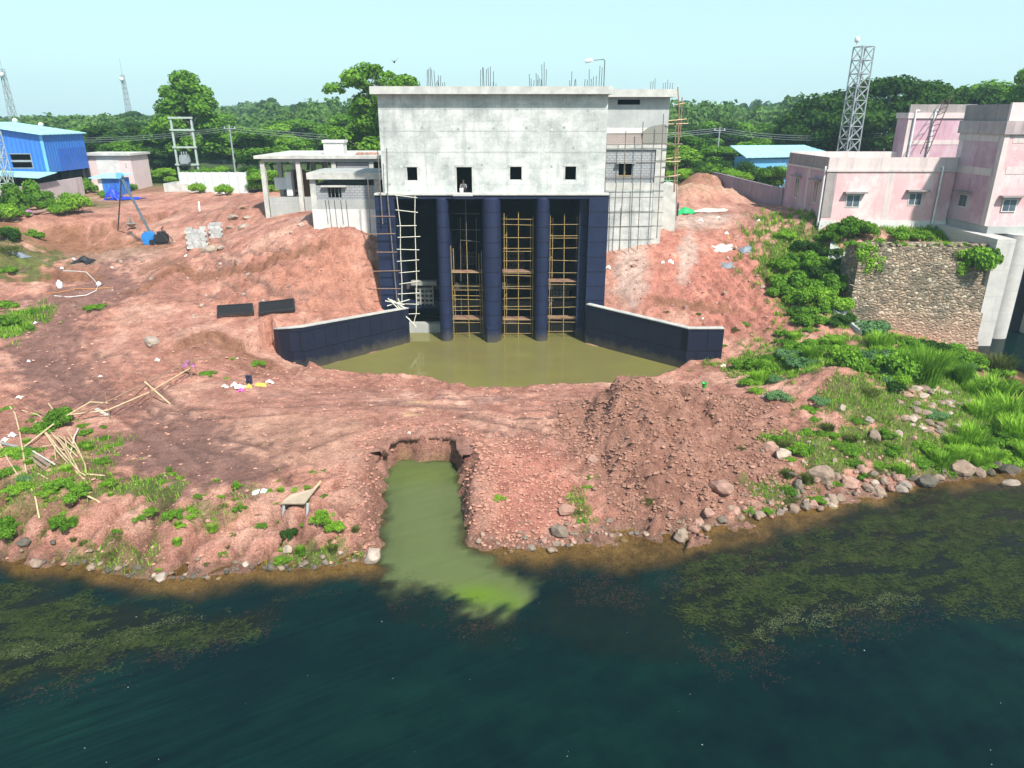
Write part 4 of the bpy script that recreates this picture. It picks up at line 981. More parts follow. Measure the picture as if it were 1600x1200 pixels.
def cabinet(px0, px1, py0, py1, Y, label, mat, nm="cabinet"):
    xa, xb = xy(px0, py1, Y), xy(px1, py1, Y); z0, z1 = zy(py1, Y), zy(py0, Y)
    t = thing(nm, ((xa + xb) / 2, Y, z0), label, "cabinet")
    MB().box(xa, xb, Y, Y + .8, z0, z1).build("body", mat, t)
    MB().box(xa + .06, (xa + xb) / 2 - .01, Y - .03, Y - .003, z0 + .12, z1 - .1).build("door", mat, t)
    MB().box((xa + xb) / 2 + .01, xb - .06, Y - .03, Y - .003, z0 + .12, z1 - .1).build("door", mat, t)
    MB().box(xa - .04, xb + .04, Y - .05, Y + .85, z1 + .002, z1 + .08).build("cap", mat, t)
    return t
cabinet(430, 449, 279, 296, 78.2, "wide white equipment cabinet inside the columned building", M['white'])
cabinet(449, 458, 270, 306, 77.0, "tall narrow white cabinet standing beside wide cabinet between bare columns", M['white'])
t = thing("generator", (xy(468, 300, 79.3), 79.3, 9.35), "dark machine housing with a brown side behind the bare columns", "machine")
xa, xb = xy(459, 290, 79), xy(473, 290, 79)
MB().box(xa, xb, 78.8, 80.3, 9.6, zy(266, 79)).build("housing", M['black'], t)
M['brown_panel'] = simple('brown_panel', (0.16, 0.085, 0.03), None, 3, .7, 0.1)
MB().box(xb + .003, xb + 1.4, 78.9, 80.2, 9.6, zy(268, 79)).build("side_housing", M['brown_panel'], t)
MB().box(xa + .1, xb + 1.3, 79, 80.1, 9.35, 9.597).build("skid", M['black'], t)
for k in range(3): MB().box(xa + .15, xb - .15, 78.76, 78.797, 10.1 + k * .5, 10.35 + k * .5).build("vent", M['gate_grey'], t)

# ---------------------------------------------------------------- blue shed at the far left
M['blue'] = None
def corrugated(name, c1, c2, freq=14.0, rough=0.5):
    m, nt, b, out = new_mat(name)
    g = N(nt, "ShaderNodeNewGeometry"); sp = N(nt, "ShaderNodeSeparateXYZ"); nt.links.new(g.outputs['Position'], sp.inputs[0])
    ad = N(nt, "ShaderNodeMath", operation='ADD'); nt.links.new(sp.outputs[0], ad.inputs[0]); nt.links.new(sp.outputs[1], ad.inputs[1])
    mu = N(nt, "ShaderNodeMath", operation='MULTIPLY', i_1=freq); nt.links.new(ad.outputs[0], mu.inputs[0])
    si = N(nt, "ShaderNodeMath", operation='SINE'); nt.links.new(mu.outputs[0], si.inputs[0])
    n = noise_node(nt, pos_node(nt), 0.6, 5)
    nt.links.new(ramp(nt, n, [(0.3, c2), (0.7, c1)]), b.inputs['Base Color']); b.inputs['Roughness'].default_value = rough
    bump(nt, b, si.outputs[0], 0.5, 0.06)
    return m
M['blue'] = corrugated('blue_corrugated_sheet', (0.04, 0.19, 0.62), (0.03, 0.15, 0.5), 11)
M['blue_panel'] = corrugated('deeper_blue_sheet', (0.025, 0.12, 0.5), (0.02, 0.1, 0.42), 11)
M['blue_trim'] = simple('light_blue_trim', (0.16, 0.45, 0.8), (0.13, 0.38, 0.7), 2, .5, 0)
M['teal_roof'] = corrugated('pale_aqua_roof_sheet', (0.36, 0.66, 0.72), (0.3, 0.58, 0.66), 7)
bs = thing("blue_shed", (-62, 93, 9), "tall blue corrugated shed with pale aqua roof raised on posts at the left edge", "shed")
sx = xy(70, 235, 93); sxl = sx - 9.0; yb = 102.0
zbs = zy(269.5, 93); zt1 = zy(211, 93)
zt0 = zt1 + 1.3
wl = (xy(17, 250, 93), xy(49, 250, 93), zy(262, 93), zy(241, 93))
mb = MB().wall(sxl, sx, zbs, zt1, 93, 93.2, [wl])
mb.add([(sxl, 93, zt1), (sx, 93, zt1), (sxl, 93, zt0)], [(0, 1, 2)])
mb.build("front_wall", M['blue'], bs)
MB().box(sx - .2, sx, 93.2, yb, zbs, zt1).build("side_wall", M['blue'], bs)
MB().box(sx + .003, sx + .05, 95.6, yb - .2, zbs, zy(232, 96)).build("cladding_panel", M['blue_panel'], bs)
MB().box(sx - .32, sx + .06, 92.94, 92.997, zbs, zt1).build("corner_trim", M['blue_trim'], bs)
MB().box(sxl, sx - .2, yb - .2, yb, zbs, zt1).build("rear_wall", M['blue'], bs)
mb = MB(); V = [(sxl - .3, 92.4, zt0 + .08), (sx + .35, 92.4, zt1 + .0), (sx + .35, yb + .3, zt1 + .0), (sxl - .3, yb + .3, zt0 + .08)]
mb.add(V + [(a, b_, c + .12) for a, b_, c in V], [(0, 3, 2, 1), (4, 5, 6, 7), (0, 1, 5, 4), (1, 2, 6, 5), (2, 3, 7, 6), (3, 0, 4, 7)]); mb.build("roof", M['teal_roof'], bs)
for x in (sx - 2.3, sx - 5.5):
    mb = MB(); mb.lathe([(.18, 0), (.18, .2), (.32, .25), (.3, .45), (.1, .6)], (x, 97, zt1 + .5 + (sx - x) * .15), 10); mb.build("roof_vent", M['plastic_white'], bs)
MB().box(sxl, sx - .3, 95, 95.2, zbs, zt1).build("inner_wall", M['dark'], bs)
fm = MB(); fm.box(wl[0] - .08, wl[1] + .08, 92.95, 92.997, wl[3], wl[3] + .1); fm.box(wl[0], wl[1], 92.95, 92.997, (wl[2] + wl[3]) / 2 - .12, (wl[2] + wl[3]) / 2 + .12)
fm.box(wl[1], wl[1] + .09, 92.95, 92.997, wl[2] - .1, wl[3]); fm.box(wl[0] - .08, wl[1], 92.95, 92.997, wl[2] - .1, wl[2])
fm.build("window_frame", M['steel'], bs)
mb = MB(); V = [(sxl, 90, zy(272, 90)), (xy(62, 280, 89.5), 89.3, zy(279, 89.3)), (xy(88, 272, 92.5), 92.7, zy(270, 92.7)), (sxl, 92.7, zy(267, 92.7))]
mb.add(V + [(a, b_, c + .08) for a, b_, c in V], [(0, 3, 2, 1), (4, 5, 6, 7), (0, 1, 5, 4), (1, 2, 6, 5), (2, 3, 7, 6), (3, 0, 4, 7)]); mb.build("canopy", M['teal_roof'], bs)
for i, (x, y) in enumerate(((sx - .2, 93.1), (sx - .2, 97.5), (sx - .2, 101.6), (sx - 4.5, 93.1), (sxl + .2, 93.1))):
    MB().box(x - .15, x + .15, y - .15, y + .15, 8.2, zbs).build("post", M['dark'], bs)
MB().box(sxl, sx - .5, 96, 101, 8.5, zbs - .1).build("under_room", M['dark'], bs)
# compound wall in front of it
def long_wall(name, pts, hts, thick, mats, label, cat="wall"):
    t = MB(); n = len(pts)
    for i in range(n - 1):
        a, b_ = Vector(pts[i][:2]), Vector(pts[i + 1][:2]); d = (b_ - a).normalized(); nn = Vector((-d.y, d.x)) * thick / 2
        poly = [tuple(a - nn), tuple(b_ - nn), tuple(b_ + nn), tuple(a + nn)]
        t.prism(poly, [pts[i][2] - 1, pts[i + 1][2] - 1, pts[i + 1][2] - 1, pts[i][2] - 1], [pts[i][2] + hts[i], pts[i + 1][2] + hts[i + 1], pts[i + 1][2] + hts[i + 1], pts[i][2] + hts[i]])
    return tag(t.build(name, mats), label, cat)
M['pink_wall'] = panelled('stained_pink_wall', (0.55, 0.45, 0.46), (0.42, 0.34, 0.36), (0.3, 0.27, 0.27), 50, 50, 0.1, stain=0.75, nsc=0.35, staincol=(0.06, 0.055, 0.06))
long_wall("compound_wall", [(-66, 83.5, 8.6), (-58.5, 84.2, 8.7), (-57.6, 98.5, 8.9)], [2.2, 2.2, 2.3], .25, M['pink_wall'], "stained pale pink compound wall in front of the blue shed")
# pink and white room
pr = thing("utility_room", (-56, 103, 9), "small pink and white utility room with flat roof beside the blue shed", "building")
ua, ub = xy(128, 260, 103), xy(206, 260, 103); uz = zy(243, 103)
M['pale_pink'] = simple('pale_pink_paint', (0.68, 0.54, 0.54), (0.58, 0.46, 0.46), .8, .8, .05)
MB().box(ua, xy(152, 260, 103), 103, 108, 8, uz).build("wall", M['pale_pink'], pr)
MB().box(xy(152, 260, 103) + .003, xy(187, 260, 103), 102.95, 108, 8, uz).build("wall", M['white_paint'], pr)
MB().box(xy(187, 260, 103) + .003, ub, 103, 108, 8, uz).build("wall", M['pale_pink'], pr)
MB().box(ua - .2, ub + .3, 102.5, 108.3, uz + .003, uz + .3).build("roof_slab", M['concrete_light'], pr)
MB().box(ub - .9, ub - .65, 102.96, 102.997, uz - 1.6, uz - 1.0).build("vent", M['concrete_grey'], pr)
# blue tin shack
sk = thing("tin_shack", (-51, 97, 8.8), "small blue tin shack with sloping pale roof beside the pink and white room", "shack")
ka, kb = xy(160, 290, 97), xy(188, 290, 97); kz = zy(279, 97); kg = gz((ka + kb) / 2, 97) - .2
MB().box(ka, kb, 97, 99.5, kg, kz).build("body", M['blue'], sk)
MB().box(kb - 1.1, kb - .3, 96.95, 96.997, kg, kz - .3).build("door", M['blue_panel'], sk)
MB().box(ka - .5, ka - .003, 97, 99.4, kg, kz - .1).build("side_panel", M['white_paint'], sk)
mb = MB(); V = [(ka - 1.4, 96.5, kz + .05), (kb + .1, 96.5, kz + .05), (kb + .5, 99.8, kz + .45), (ka - .9, 99.8, kz + .45)]
mb.add(V + [(a, b_, c + .07) for a, b_, c in V], [(0, 3, 2, 1), (4, 5, 6, 7), (0, 1, 5, 4), (1, 2, 6, 5), (2, 3, 7, 6), (3, 0, 4, 7)]); mb.build("roof", M['teal_roof'], sk)
# lattice tower at the very left edge
def lattice(t, c, z0, z1, w0, w1, n, mat, r=.05, twist=0, rl=.035):
    def cr(i, z):
        f = (z - z0) / (z1 - z0); w = (w0 + (w1 - w0) * f) / 2; a = math.pi / 4 + i * math.pi / 2 + twist
        return Vector((c[0] + w * 1.414 * math.cos(a), c[1] + w * 1.414 * math.sin(a), z))
    for i in range(4): MB().tube([cr(i, z0), cr(i, z1)], r, 5).build("leg", mat, t)
    for k in range(n):
        za = z0 + (z1 - z0) * k / n; zb = z0 + (z1 - z0) * (k + 1) / n
        mb = MB()
        for i in range(4):
            mb.tube([cr(i, zb), cr((i + 1) % 4, zb)], rl, 4); mb.tube([cr(i, za), cr((i + 1) % 4, zb)], rl, 4); mb.tube([cr((i + 1) % 4, za), cr(i, zb)], rl, 4)
        mb.build("bracing", mat, t)
lt = thing("lattice_tower", (-63.5, 88, 8.6), "slender grey lattice mast rising out of the frame beside the blue shed", "tower")
lattice(lt, (xy(4, 260, 88), 88), 8.3, zy(205, 88), 1.1, .9, 6, M['steel_green'])

# ---------------------------------------------------------------- gantry, tank, sheet fence, poles
gt = thing("switch_gantry", (-47.5, 109, 9), "grey four rung steel gantry carrying a small transformer box above the tank", "gantry")
ga, gb = xy(266, 183, 109), xy(298, 183, 109); gzt = zy(183, 109)
for x in (ga, gb):
    MB().box(x - .13, x + .13, 108.9, 109.1, 8.5, gzt).build("post", M['steel_green'], gt)
for py in (184, 203, 230, 257):
    z = zy(py, 109); MB().box(ga - .3, gb + .3, 108.75, 108.897, z - .12, z + .12).build("crossbar", M['steel_green'], gt)
mb = MB(); x = xy(289, 248, 108.4); z = zy(257, 108.4) + .13
mb.box(x - .55, x + .55, 107.9, 108.74, z, z + 1.2); mb.box(x - .75, x + .75, 108.1, 108.5, z + .2, z + .9)
for k in (-.35, 0, .35): mb.lathe([(.06, 0), (.1, .1), (.06, .2), (.1, .3), (.04, .45)], (x + k, 108.3, z + 1.2), 8)
mb.build("transformer", M['steel'], gt)
tk = thing("water_tank", (-46, 101, 9), "low open grey concrete tank below the steel gantry", "tank")
ta, tb = xy(256, 293, 100), xy(330, 293, 100); tz = zy(287, 100); tg = 8.4
for nm, bx in (("front_wall", (ta, tb - 2, 100, 100.25)), ("rear_wall", (ta, tb, 103.5, 103.75)), ("side_wall", (ta, ta + .25, 100.25, 103.5)), ("side_wall", (tb - .25, tb, 101.2, 103.5)), ("front_wall", (tb - 1.997, tb, 100.9, 101.15))):
    MB().box(bx[0], bx[1], bx[2], bx[3], tg, tz).build(nm, M['concrete_light'], tk)
MB().box(ta + .25, tb - .25, 101.2, 103.5, tg, tz - .5).build("tank_bottom", M['concrete_grey'], tk)
sf = thing("sheet_fence", (-41, 98, 9), "white metal sheet fence of eight panels beside the road", "fence")
fa, fb_ = at_y(282, 292, 100.5), at_y(387, 298, 96.5)
for k in range(8):
    a = fa.lerp(fb_, k / 8 + .004); b_ = fa.lerp(fb_, (k + 1) / 8 - .004)
    ztop = zy(269, a.y)
    MB().prism([(a.x, a.y), (b_.x, b_.y), (b_.x, b_.y + .07), (a.x, a.y + .07)], 8.4, ztop).build("panel", M['white'], sf)
for k in range(9):
    a = fa.lerp(fb_, k / 8); MB().box(a.x - .06, a.x + .06, a.y + .08, a.y + .2, 8.4, zy(268, a.y)).build("post", M['steel_green'], sf)
def upole(px, pyt, Y, label, arm=True, mat='steel'):
    p = at_y(px, pyt, Y); t = thing("utility_pole", (p.x, Y, 9), label, "pole")
    MB().tube([(p.x, Y, 8.6), (p.x, Y, p.z)], .16, 8, r2=.1).build("shaft", M[mat], t)
    if arm:
        MB().box(p.x - .9, p.x + .9, Y - .06, Y + .06, p.z - .6, p.z - .48).build("crossarm", M['steel'], t)
        for k in (-.75, 0, .75): MB().lathe([(.03, 0), (.07, .08), (.04, .2)], (p.x + k, Y, p.z - .48), 6).build("insulator", M['white'], t)
    return Vector((p.x, Y, p.z - .3))
u1 = upole(358, 195, 112, "pale concrete utility pole behind the white sheet fence")
u0 = upole(-60, 205, 118, "pale utility pole out beyond the blue shed")
u2 = upole(1125, 198, 118, "pale utility pole among the trees right of the annex")
u3 = upole(1386, 205, 112, "utility pole behind the parapet of the low pink building")
u4 = upole(1720, 200, 112, "utility pole beyond the tall pink building")
wm = M['grey_pole']
def wire(a, b_, sag, label, dz):
    mb = MB(); n = 14
    for off in (-.75, 0, .75):
        pts = []
        for i in range(n + 1):
            f = i / n; p = a.lerp(b_, f); pts.append((p.x + off * 0.2, p.y + off * .5, p.z + dz + off * .4 - sag * 4 * f * (1 - f)))
        mb.tube(pts, .022, 4)
    tag(mb.build("power_line", M['steel']), label, "power line")
wire(u0, u1, 1.2, "sagging power lines crossing the trees behind the blue shed", -.2)
wire(u1, u2, 2.0, "power lines running behind the columned building and the intake building", -.2)
wire(u2, u3, 0.8, "power lines in front of the trees behind the low pink building", -.2)
wire(u3, u4, 0.8, "power lines behind the tall pink building", -.2)
def mast(px, pyt, pyb, Y, label, pxb):
    p = at_y(px, pyt, Y); t = thing("radio_mast", (p.x, Y, 12), label, "mast")
    zb_ = zy(pyb, Y) - 14
    lattice(t, (p.x, Y), zb_, p.z, 2.6, 1.0, 7, M['steel'], .11, 0, .07)
    MB().tube([(p.x, Y, p.z), (p.x, Y, p.z + 6)], .08, 4).build("aerial", M['steel'], t)
    MB().lathe([(.5, 0), (.9, .5), (.9, 1.2), (.4, 1.5)], (p.x, Y - 1.2, p.z - 2.5), 10).build("dish", M['plastic_white'], t)
mast(191, 117, 180, 330, "distant pale lattice mast behind the trees left of the big tree", 200)
mast(3, 108, 185, 260, "distant pale lattice mast at the left edge above the blue shed", 14)

# ---------------------------------------------------------------- pink buildings on the right
M['pink'] = panelled('weathered_pink_paint', (0.74, 0.47, 0.475), (0.60, 0.32, 0.35), (0.45, 0.32, 0.33), 90, 90, 0.1, stain=0.55, nsc=0.35, staincol=(0.26, 0.22, 0.21), fade=(0.74, 0.62, 0.60))
M['violet'] = panelled('weathered_shaded_pink', (0.56, 0.345, 0.41), (0.42, 0.25, 0.32), (0.3, 0.27, 0.27), 90, 90, 0.1, stain=0.6, nsc=0.3, staincol=(0.10, 0.09, 0.10), fade=(0.56, 0.44, 0.48))  # weathered pink with the shade of the left-facing walls put into its colour
M['band'] = panelled('weathered_cream_band', (0.66, 0.55, 0.53), (0.52, 0.43, 0.43), (0.3, 0.28, 0.28), 90, 90, 0.1, stain=0.55, nsc=0.5, staincol=(0.12, 0.11, 0.11))
M['mildew'] = panelled('mildewed_parapet', (0.36, 0.31, 0.3), (0.2, 0.18, 0.19), (0.15, 0.14, 0.14), 90, 90, 0.1, stain=0.7, nsc=0.6, staincol=(0.06, 0.055, 0.06))
M['glass'] = simple('dusty_window_glass', (0.10, 0.13, 0.16), (0.06, 0.08, 0.1), 1.2, .2, 0)
M['pipe'] = simple('white_pvc_pipe', (0.75, 0.76, 0.76), None, 4, .4, 0)
M['stained'] = panelled('rain_streaked_pink_grey', (0.5, 0.4, 0.4), (0.3, 0.25, 0.26), (0.2, 0.18, 0.18), 90, 90, .1, stain=.8, nsc=.5, staincol=(0.08, 0.07, 0.075))
lb = thing("pink_building", (35, 68, 9.4), "low weathered pink building with grey parapet above the stone retaining wall", "building")
lx, rx_, zb, zp = 29.05, 40.86, 9.2, zy(246, 68)
def window(t, x0, x1, z0, z1, y, side=None, hood=True):
    """Window on a south face (side None) or on a west face x=side spanning y0..y1."""
    d = lambda a, b_, f0, f1, c, e: ((a, b_, y + f0, y + f1, c, e) if side is None else (side + f0, side + f1, a, b_, c, e))
    f = MB(); th = .07
    f.box(*d(x0, x0 + th, -.05, -.004, z0, z1)); f.box(*d(x1 - th, x1, -.05, -.004, z0, z1))
    f.box(*d(x0 + th, x1 - th, -.05, -.004, z1 - th, z1)); f.box(*d(x0 + th, x1 - th, -.05, -.004, z0, z0 + th))
    f.box(*d((x0 + x1) / 2 - .03, (x0 + x1) / 2 + .03, -.05, -.004, z0 + th, z1 - th))
    fo = f.build("window", M['white_paint'], t)
    MB().box(*d(x0 + th, x1 - th, -.03, -.01, z0 + th, z1 - th)).build("pane", M['glass'], fo)
    if hood: MB().box(*d(x0 - .35, x1 + .4, -.55, -.004, z1 + .12, z1 + .26)).build("window_hood", M['mildew'], t)
MB().wall(lx, rx_, zb - 1.5, zp - 1.25, 68, 68.25).build("front_wall", M['pink'], lb)
MB().box(lx, lx + .25, 68.25, 78, zb - 1.5, zp - 1.25).build("side_wall", M['violet'], lb)
MB().box(lx, rx_, 78, 78.25, zb - 1.5, zp - 1.25).build("rear_wall", M['violet'], lb)
MB().box(lx - .12, rx_, 67.88, 78.3, zp - 1.247, zp - 1.05).build("cornice", M['band'], lb)
pp = MB(); pp.box(lx, rx_, 68, 68.2, zp - 1.047, zp); pp.build("parapet", M['band'], lb)
pp = MB(); pp.box(lx, lx + .2, 68.2, 78, zp - 1.047, zp); pp.build("parapet", M['mildew'], lb)
pp = MB(); pp.box(lx + .2, rx_, 78, 78.2, zp - 1.047, zp + .1); pp.build("parapet", M['band'], lb)
MB().box(lx + .2, rx_, 68.2, 78, zp - 1.047, zp - .9).build("roof", M['concrete_grey'], lb)
for (a, b_, c, d) in ((1322, 1344, 304, 324), (1419, 1440, 301, 321)):
    window(lb, xy(a, 312, 68), xy(b_, 312, 68), zy(d, 68), zy(c, 68), 68)
for y0 in (69.4, 74.2):
    window(lb, y0, y0 + 1.1, 10.9, 12.9, None, lx)
MB().box(lx - .015, lx - .003, 71.9, 72.5, zb - 1, zp - 1.25).build("pilaster", M['band'], lb)
MB().box(xy(1383, 300, 68), xy(1394, 300, 68), 67.985, 67.997, zb, zp - 1.25).build("pilaster", M['band'], lb)
MB().box(lx - .1, rx_, 67.9, 67.997, zb - 1, zb + .3).build("plinth", M['white_paint'], lb)
def downpipe(t, pts, r=.09): MB().tube(pts, r, 8).build("downpipe", M['pipe'], t)
x = lx - .15; downpipe(lb, [(x + .5, 68.3, zp - .85), (x, 68.25, zp - .85), (x, 68.2, zp - 1.1), (x, 68.2, zb - .2)])
x = xy(1466, 300, 67.8); downpipe(lb, [(x, 68.1, zp - .8), (x, 67.75, zp - .85), (x, 67.75, zp - 1.2), (x, 67.75, zb)])
MB().box(lx - .02, lx + .9, 67.97, 67.996, zb + .6, zp - 1.25).build("mildew_stain", M['mildew'], lb)

tb_ = thing("pink_tower_building", (46, 66, 9), "tall weathered pink sluice building with pale bands, standing over the round piers", "building")
ang = R(-12)
K0 = Vector((40.95, 62.4)); U = Vector((1, 0)); Vv = Vector((0, 1))
def tbox(u0, u1, v0, v1, z0, z1, name, mat, parent=None):
    pts = [K0 + U * a + Vv * b_ for a, b_ in ((u0, v0), (u1, v0), (u1, v1), (u0, v1))]
    return MB().prism([tuple(p) for p in pts], z0, z1).build(name, M[mat], parent or tb_)
zt2 = zy(160, 62.4); zband = zy(176, 62.4); zlow = zy(200, 62.4)
BZ = zy(353, 62.4)
tbox(0, 14, 0, 6.3, BZ, zlow - .5, "front_block", 'pink')
tbox(-.04, -.003, .503, 5.55, BZ, zlow - .5, "side_face", 'violet')
tbox(-.06, .4, -.06, .5, BZ, zlow - .5, "corner_column", 'band')
tbox(3.8, 4.5, -.05, -.003, BZ, zlow - .5, "pilaster", 'band')
for z in (11.9 + 2.2, 16.6): tbox(.71, 3.79, -.03, -.003, z, z + .6, "band", 'band')
tbox(-.035 - .03, -.043, .6, 6.3, zlow - 1.1, zlow - .5, "band", 'band')
tbox(-.035 - .03, -.043, .6, 6.3, 13.9, 14.5, "band", 'band')
tbox(-.25, 14, -.25, 6.4, zlow - .497, zlow + .55, "cornice", 'stained')
tbox(0, 14, 0, .25, zlow + .553, zt2, "parapet", 'pale_pink'); tbox(0, .25, .25, 6.3, zlow + .553, zt2 - .1, "parapet", 'mildew')
tbox(.25, 14, .25, 6.3, zlow + .553, zlow + .7, "roof", 'concrete_grey')
# rear wing
rbx0, rbx1 = xy(1417, 200, 77), 47.0
MB().box(rbx0, rbx1, 77, 79.2, 9, zy(185, 77)).build("rear_block", M['violet'], tb_)
MB().box(rbx0 - .15, rbx1, 76.85, 79.3, zy(185, 77) + .003, zy(176, 77)).build("rear_cornice", M['band'], tb_)
MB().box(rbx0, rbx1, 77, 77.25, zy(176, 77) + .003, zy(163, 77)).build("rear_parapet", M['mildew'], tb_)
MB().box(rbx0 - .02, rbx0 + .35, 76.96, 76.997, 9, zy(185, 77)).build("rear_column", M['band'], tb_)
MB().box(rbx0 + .36, rbx1, 76.97, 76.997, zy(226, 77), zy(219, 77)).build("rear_band", M['band'], tb_)
for px in (1427, 1457):
    x = xy(px, 200, 76.8); downpipe(tb_, [(x + .35, 76.9, zy(173, 77)), (x, 76.8, zy(173, 77)), (x, 76.8, zy(178, 77)), (x, 76.8, 13.5)], .1)
def twin(u0, u1, z0, z1, face):
    def tb2(a0, a1, f0, f1, c, d, name, mat, par):
        if face == 'front': return tbox(a0, a1, f0, f1, c, d, name, mat, par)
        return tbox(f0, f1, a0, a1, c, d, name, mat, par)
    w_ = tb2(u0, u1, -.10, -.045, z0, z1, "window", 'white_paint', tb_)
    tb2(u0 + .1, (u0 + u1) / 2 - .03, -.12, -.103, z0 + .1, z1 - .1, "pane", 'glass', w_)
    tb2((u0 + u1) / 2 + .03, u1 - .1, -.12, -.103, z0 + .1, z1 - .1, "pane", 'glass', w_)
    tb2(u0 - .4, u1 + .4, -.6, -.045, z1 + .12, z1 + .26, "window_hood", 'mildew', tb_)
twin(xy(1565, 320, 62.4) - 40.95, xy(1588, 320, 62.4) - 40.95, zy(331, 62.4), zy(310, 62.4), 'front'); twin(3.0, 4.3, zy(325, 65.5), zy(304, 65.5), 'side'); twin(5.2, 6.6, 17.5, 18.6, 'front')
# sluice below the tall building
def wp(px, py, z=0): p = at_z(px, py, z); return (p.x, p.y)
sl_ = thing("old_sluice", (44, 60, 0), "old weir sluice with pale abutment and round white piers under the tall pink building", "sluice")
dk = MB(); dk.box(41.0, 62, 62.0, 72, BZ - .6, BZ - .004); dk.build("deck", M['concrete_grey'], sl_)
M['pier_white'] = panelled('weathered_white_pier', (0.56, 0.54, 0.52), (0.38, 0.36, 0.34), (0.3, 0.27, 0.25), 2.2, 50, .5, stain=.4, staincol=(0.42, 0.26, 0.18))
zdk = BZ - .603
MB().box(40.004, 41.55, 58.9, 74, -1.4, zdk).build("abutment", M['pier_white'], sl_)
for cx in (43.75, 48.0, 52.2):
    poly = [(cx - .95, 73)] + [(cx - .95 * math.cos(t), 61.9 - .95 * math.sin(t)) for t in [math.pi * j / 12 for j in range(13)]] + [(cx + .95, 73)]
    mb = MB(); n = len(poly); V = [(x, y, -1.4) for x, y in poly] + [(x, y, zdk) for x, y in poly]
    mb.add(V, [(i + 1, i, n + i, n + i + 1) for i in range(n - 1)], 0, True); mb.add([V[i] for i in range(n, 2 * n)], [tuple(range(n))])
    mb.build("pier", M['pier_white'], sl_)
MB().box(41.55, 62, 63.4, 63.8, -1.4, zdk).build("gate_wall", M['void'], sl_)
M['stone'] = None
def stone_mat():
    m, nt, b, out = new_mat('rubble_stone_masonry')
    v = pos_node(nt, (1, 1, 1.5))
    n0 = noise_node(nt, v, 2.2, 3); wv = N(nt, "ShaderNodeVectorMath", operation='MULTIPLY_ADD'); 
    nn = N(nt, "ShaderNodeTexNoise", i_2=1.7); nt.links.new(v, nn.inputs['Vector']); nt.links.new(nn.outputs['Color'], wv.inputs[0]); wv.inputs[1].default_value = (.35, .35, .35); nt.links.new(v, wv.inputs[2])
    vo = N(nt, "ShaderNodeTexVoronoi", feature='F1'); vo.inputs['Scale'].default_value = 2.7; nt.links.new(wv.outputs[0], vo.inputs['Vector'])
    ve = N(nt, "ShaderNodeTexVoronoi", feature='DISTANCE_TO_EDGE'); ve.inputs['Scale'].default_value = 2.7; nt.links.new(wv.outputs[0], ve.inputs['Vector'])
    sx_ = N(nt, "ShaderNodeSeparateColor"); nt.links.new(vo.outputs['Color'], sx_.inputs[0])
    col = ramp(nt, sx_.outputs[0], [(0.0, (0.14, 0.105, 0.075)), (0.35, (0.25, 0.19, 0.13)), (0.6, (0.34, 0.24, 0.165)), (0.85, (0.42, 0.33, 0.24)), (1.0, (0.5, 0.42, 0.32))])
    mo = ramp(nt, ve.outputs['Distance'], [(0.03, (1, 1, 1)), (0.10, (0, 0, 0))])
    col = mix(nt, mo, col, (0.12, 0.10, 0.075))
    nz = noise_node(nt, pos_node(nt), .5, 5)
    col = mix(nt, ramp(nt, nz, [(.5, (0, 0, 0)), (.72, (.75, .75, .75))]), col, (0.075, 0.075, 0.055))
    g = N(nt, "ShaderNodeNewGeometry"); sp = N(nt, "ShaderNodeSeparateXYZ"); nt.links.new(g.outputs['Position'], sp.inputs[0])
    a = N(nt, "ShaderNodeMath", operation='MULTIPLY_ADD', i_1=2.5); nt.links.new(nz, a.inputs[0]); nt.links.new(sp.outputs[2], a.inputs[2])
    col = mix(nt, ramp(nt, N(nt, "ShaderNodeMapRange", i_1=2.2, i_2=4.6, i_3=1, i_4=0).outputs[0], [(0, (0, 0, 0)), (1, (0, 0, 0))]) if False else 0.0, col, (0.4, 0.25, 0.18))
    mr = N(nt, "ShaderNodeMapRange", i_1=2.6, i_2=4.6, i_3=0.5, i_4=0); nt.links.new(a.outputs[0], mr.inputs[0])
    col = mix(nt, mr.outputs[0], col, (0.42, 0.26, 0.19))
    nt.links.new(col, b.inputs['Base Color']); b.inputs['Roughness'].default_value = .9
    bump(nt, b, ve.outputs['Distance'], .8, .25)
    return m
M['stone'] = stone_mat()
st = thing("stone_retaining_wall", (34, 59, 0), "stepped rubble stone retaining wall below the low pink building", "wall")
sa = 28.3; sb_ = 40.0
tiers = [(58.2, 0.6), (58.55, zy(490, 58.6)), (58.95, zy(447, 59)), (59.35, zy(410, 59.4)), (59.75, zy(386, 59.8))]
zprev = -2
for i, (y, zt_) in enumerate(tiers):
    mb = MB(); mb.prism([(sa + .25 * i, y), (sb_ + (0.0 if i else .0), y), (sb_, 62.5), (sa + .25 * i, 62.5)], zprev, zt_)
    mb.build("course", M['stone'], st); zprev = zt_ + .003
for k in range(24):
    x = 29.8 + k * .44 + rnd.uniform(-.1, .1)
    if 0.3 < rnd.random():
        mb = MB(); mb.lathe([(.16, 0), (.24, .1), (.22, .22), (.08, .3)], (x, 59.95, zprev - .03), 7); mb.build("coping_stone", M['stone'], st)
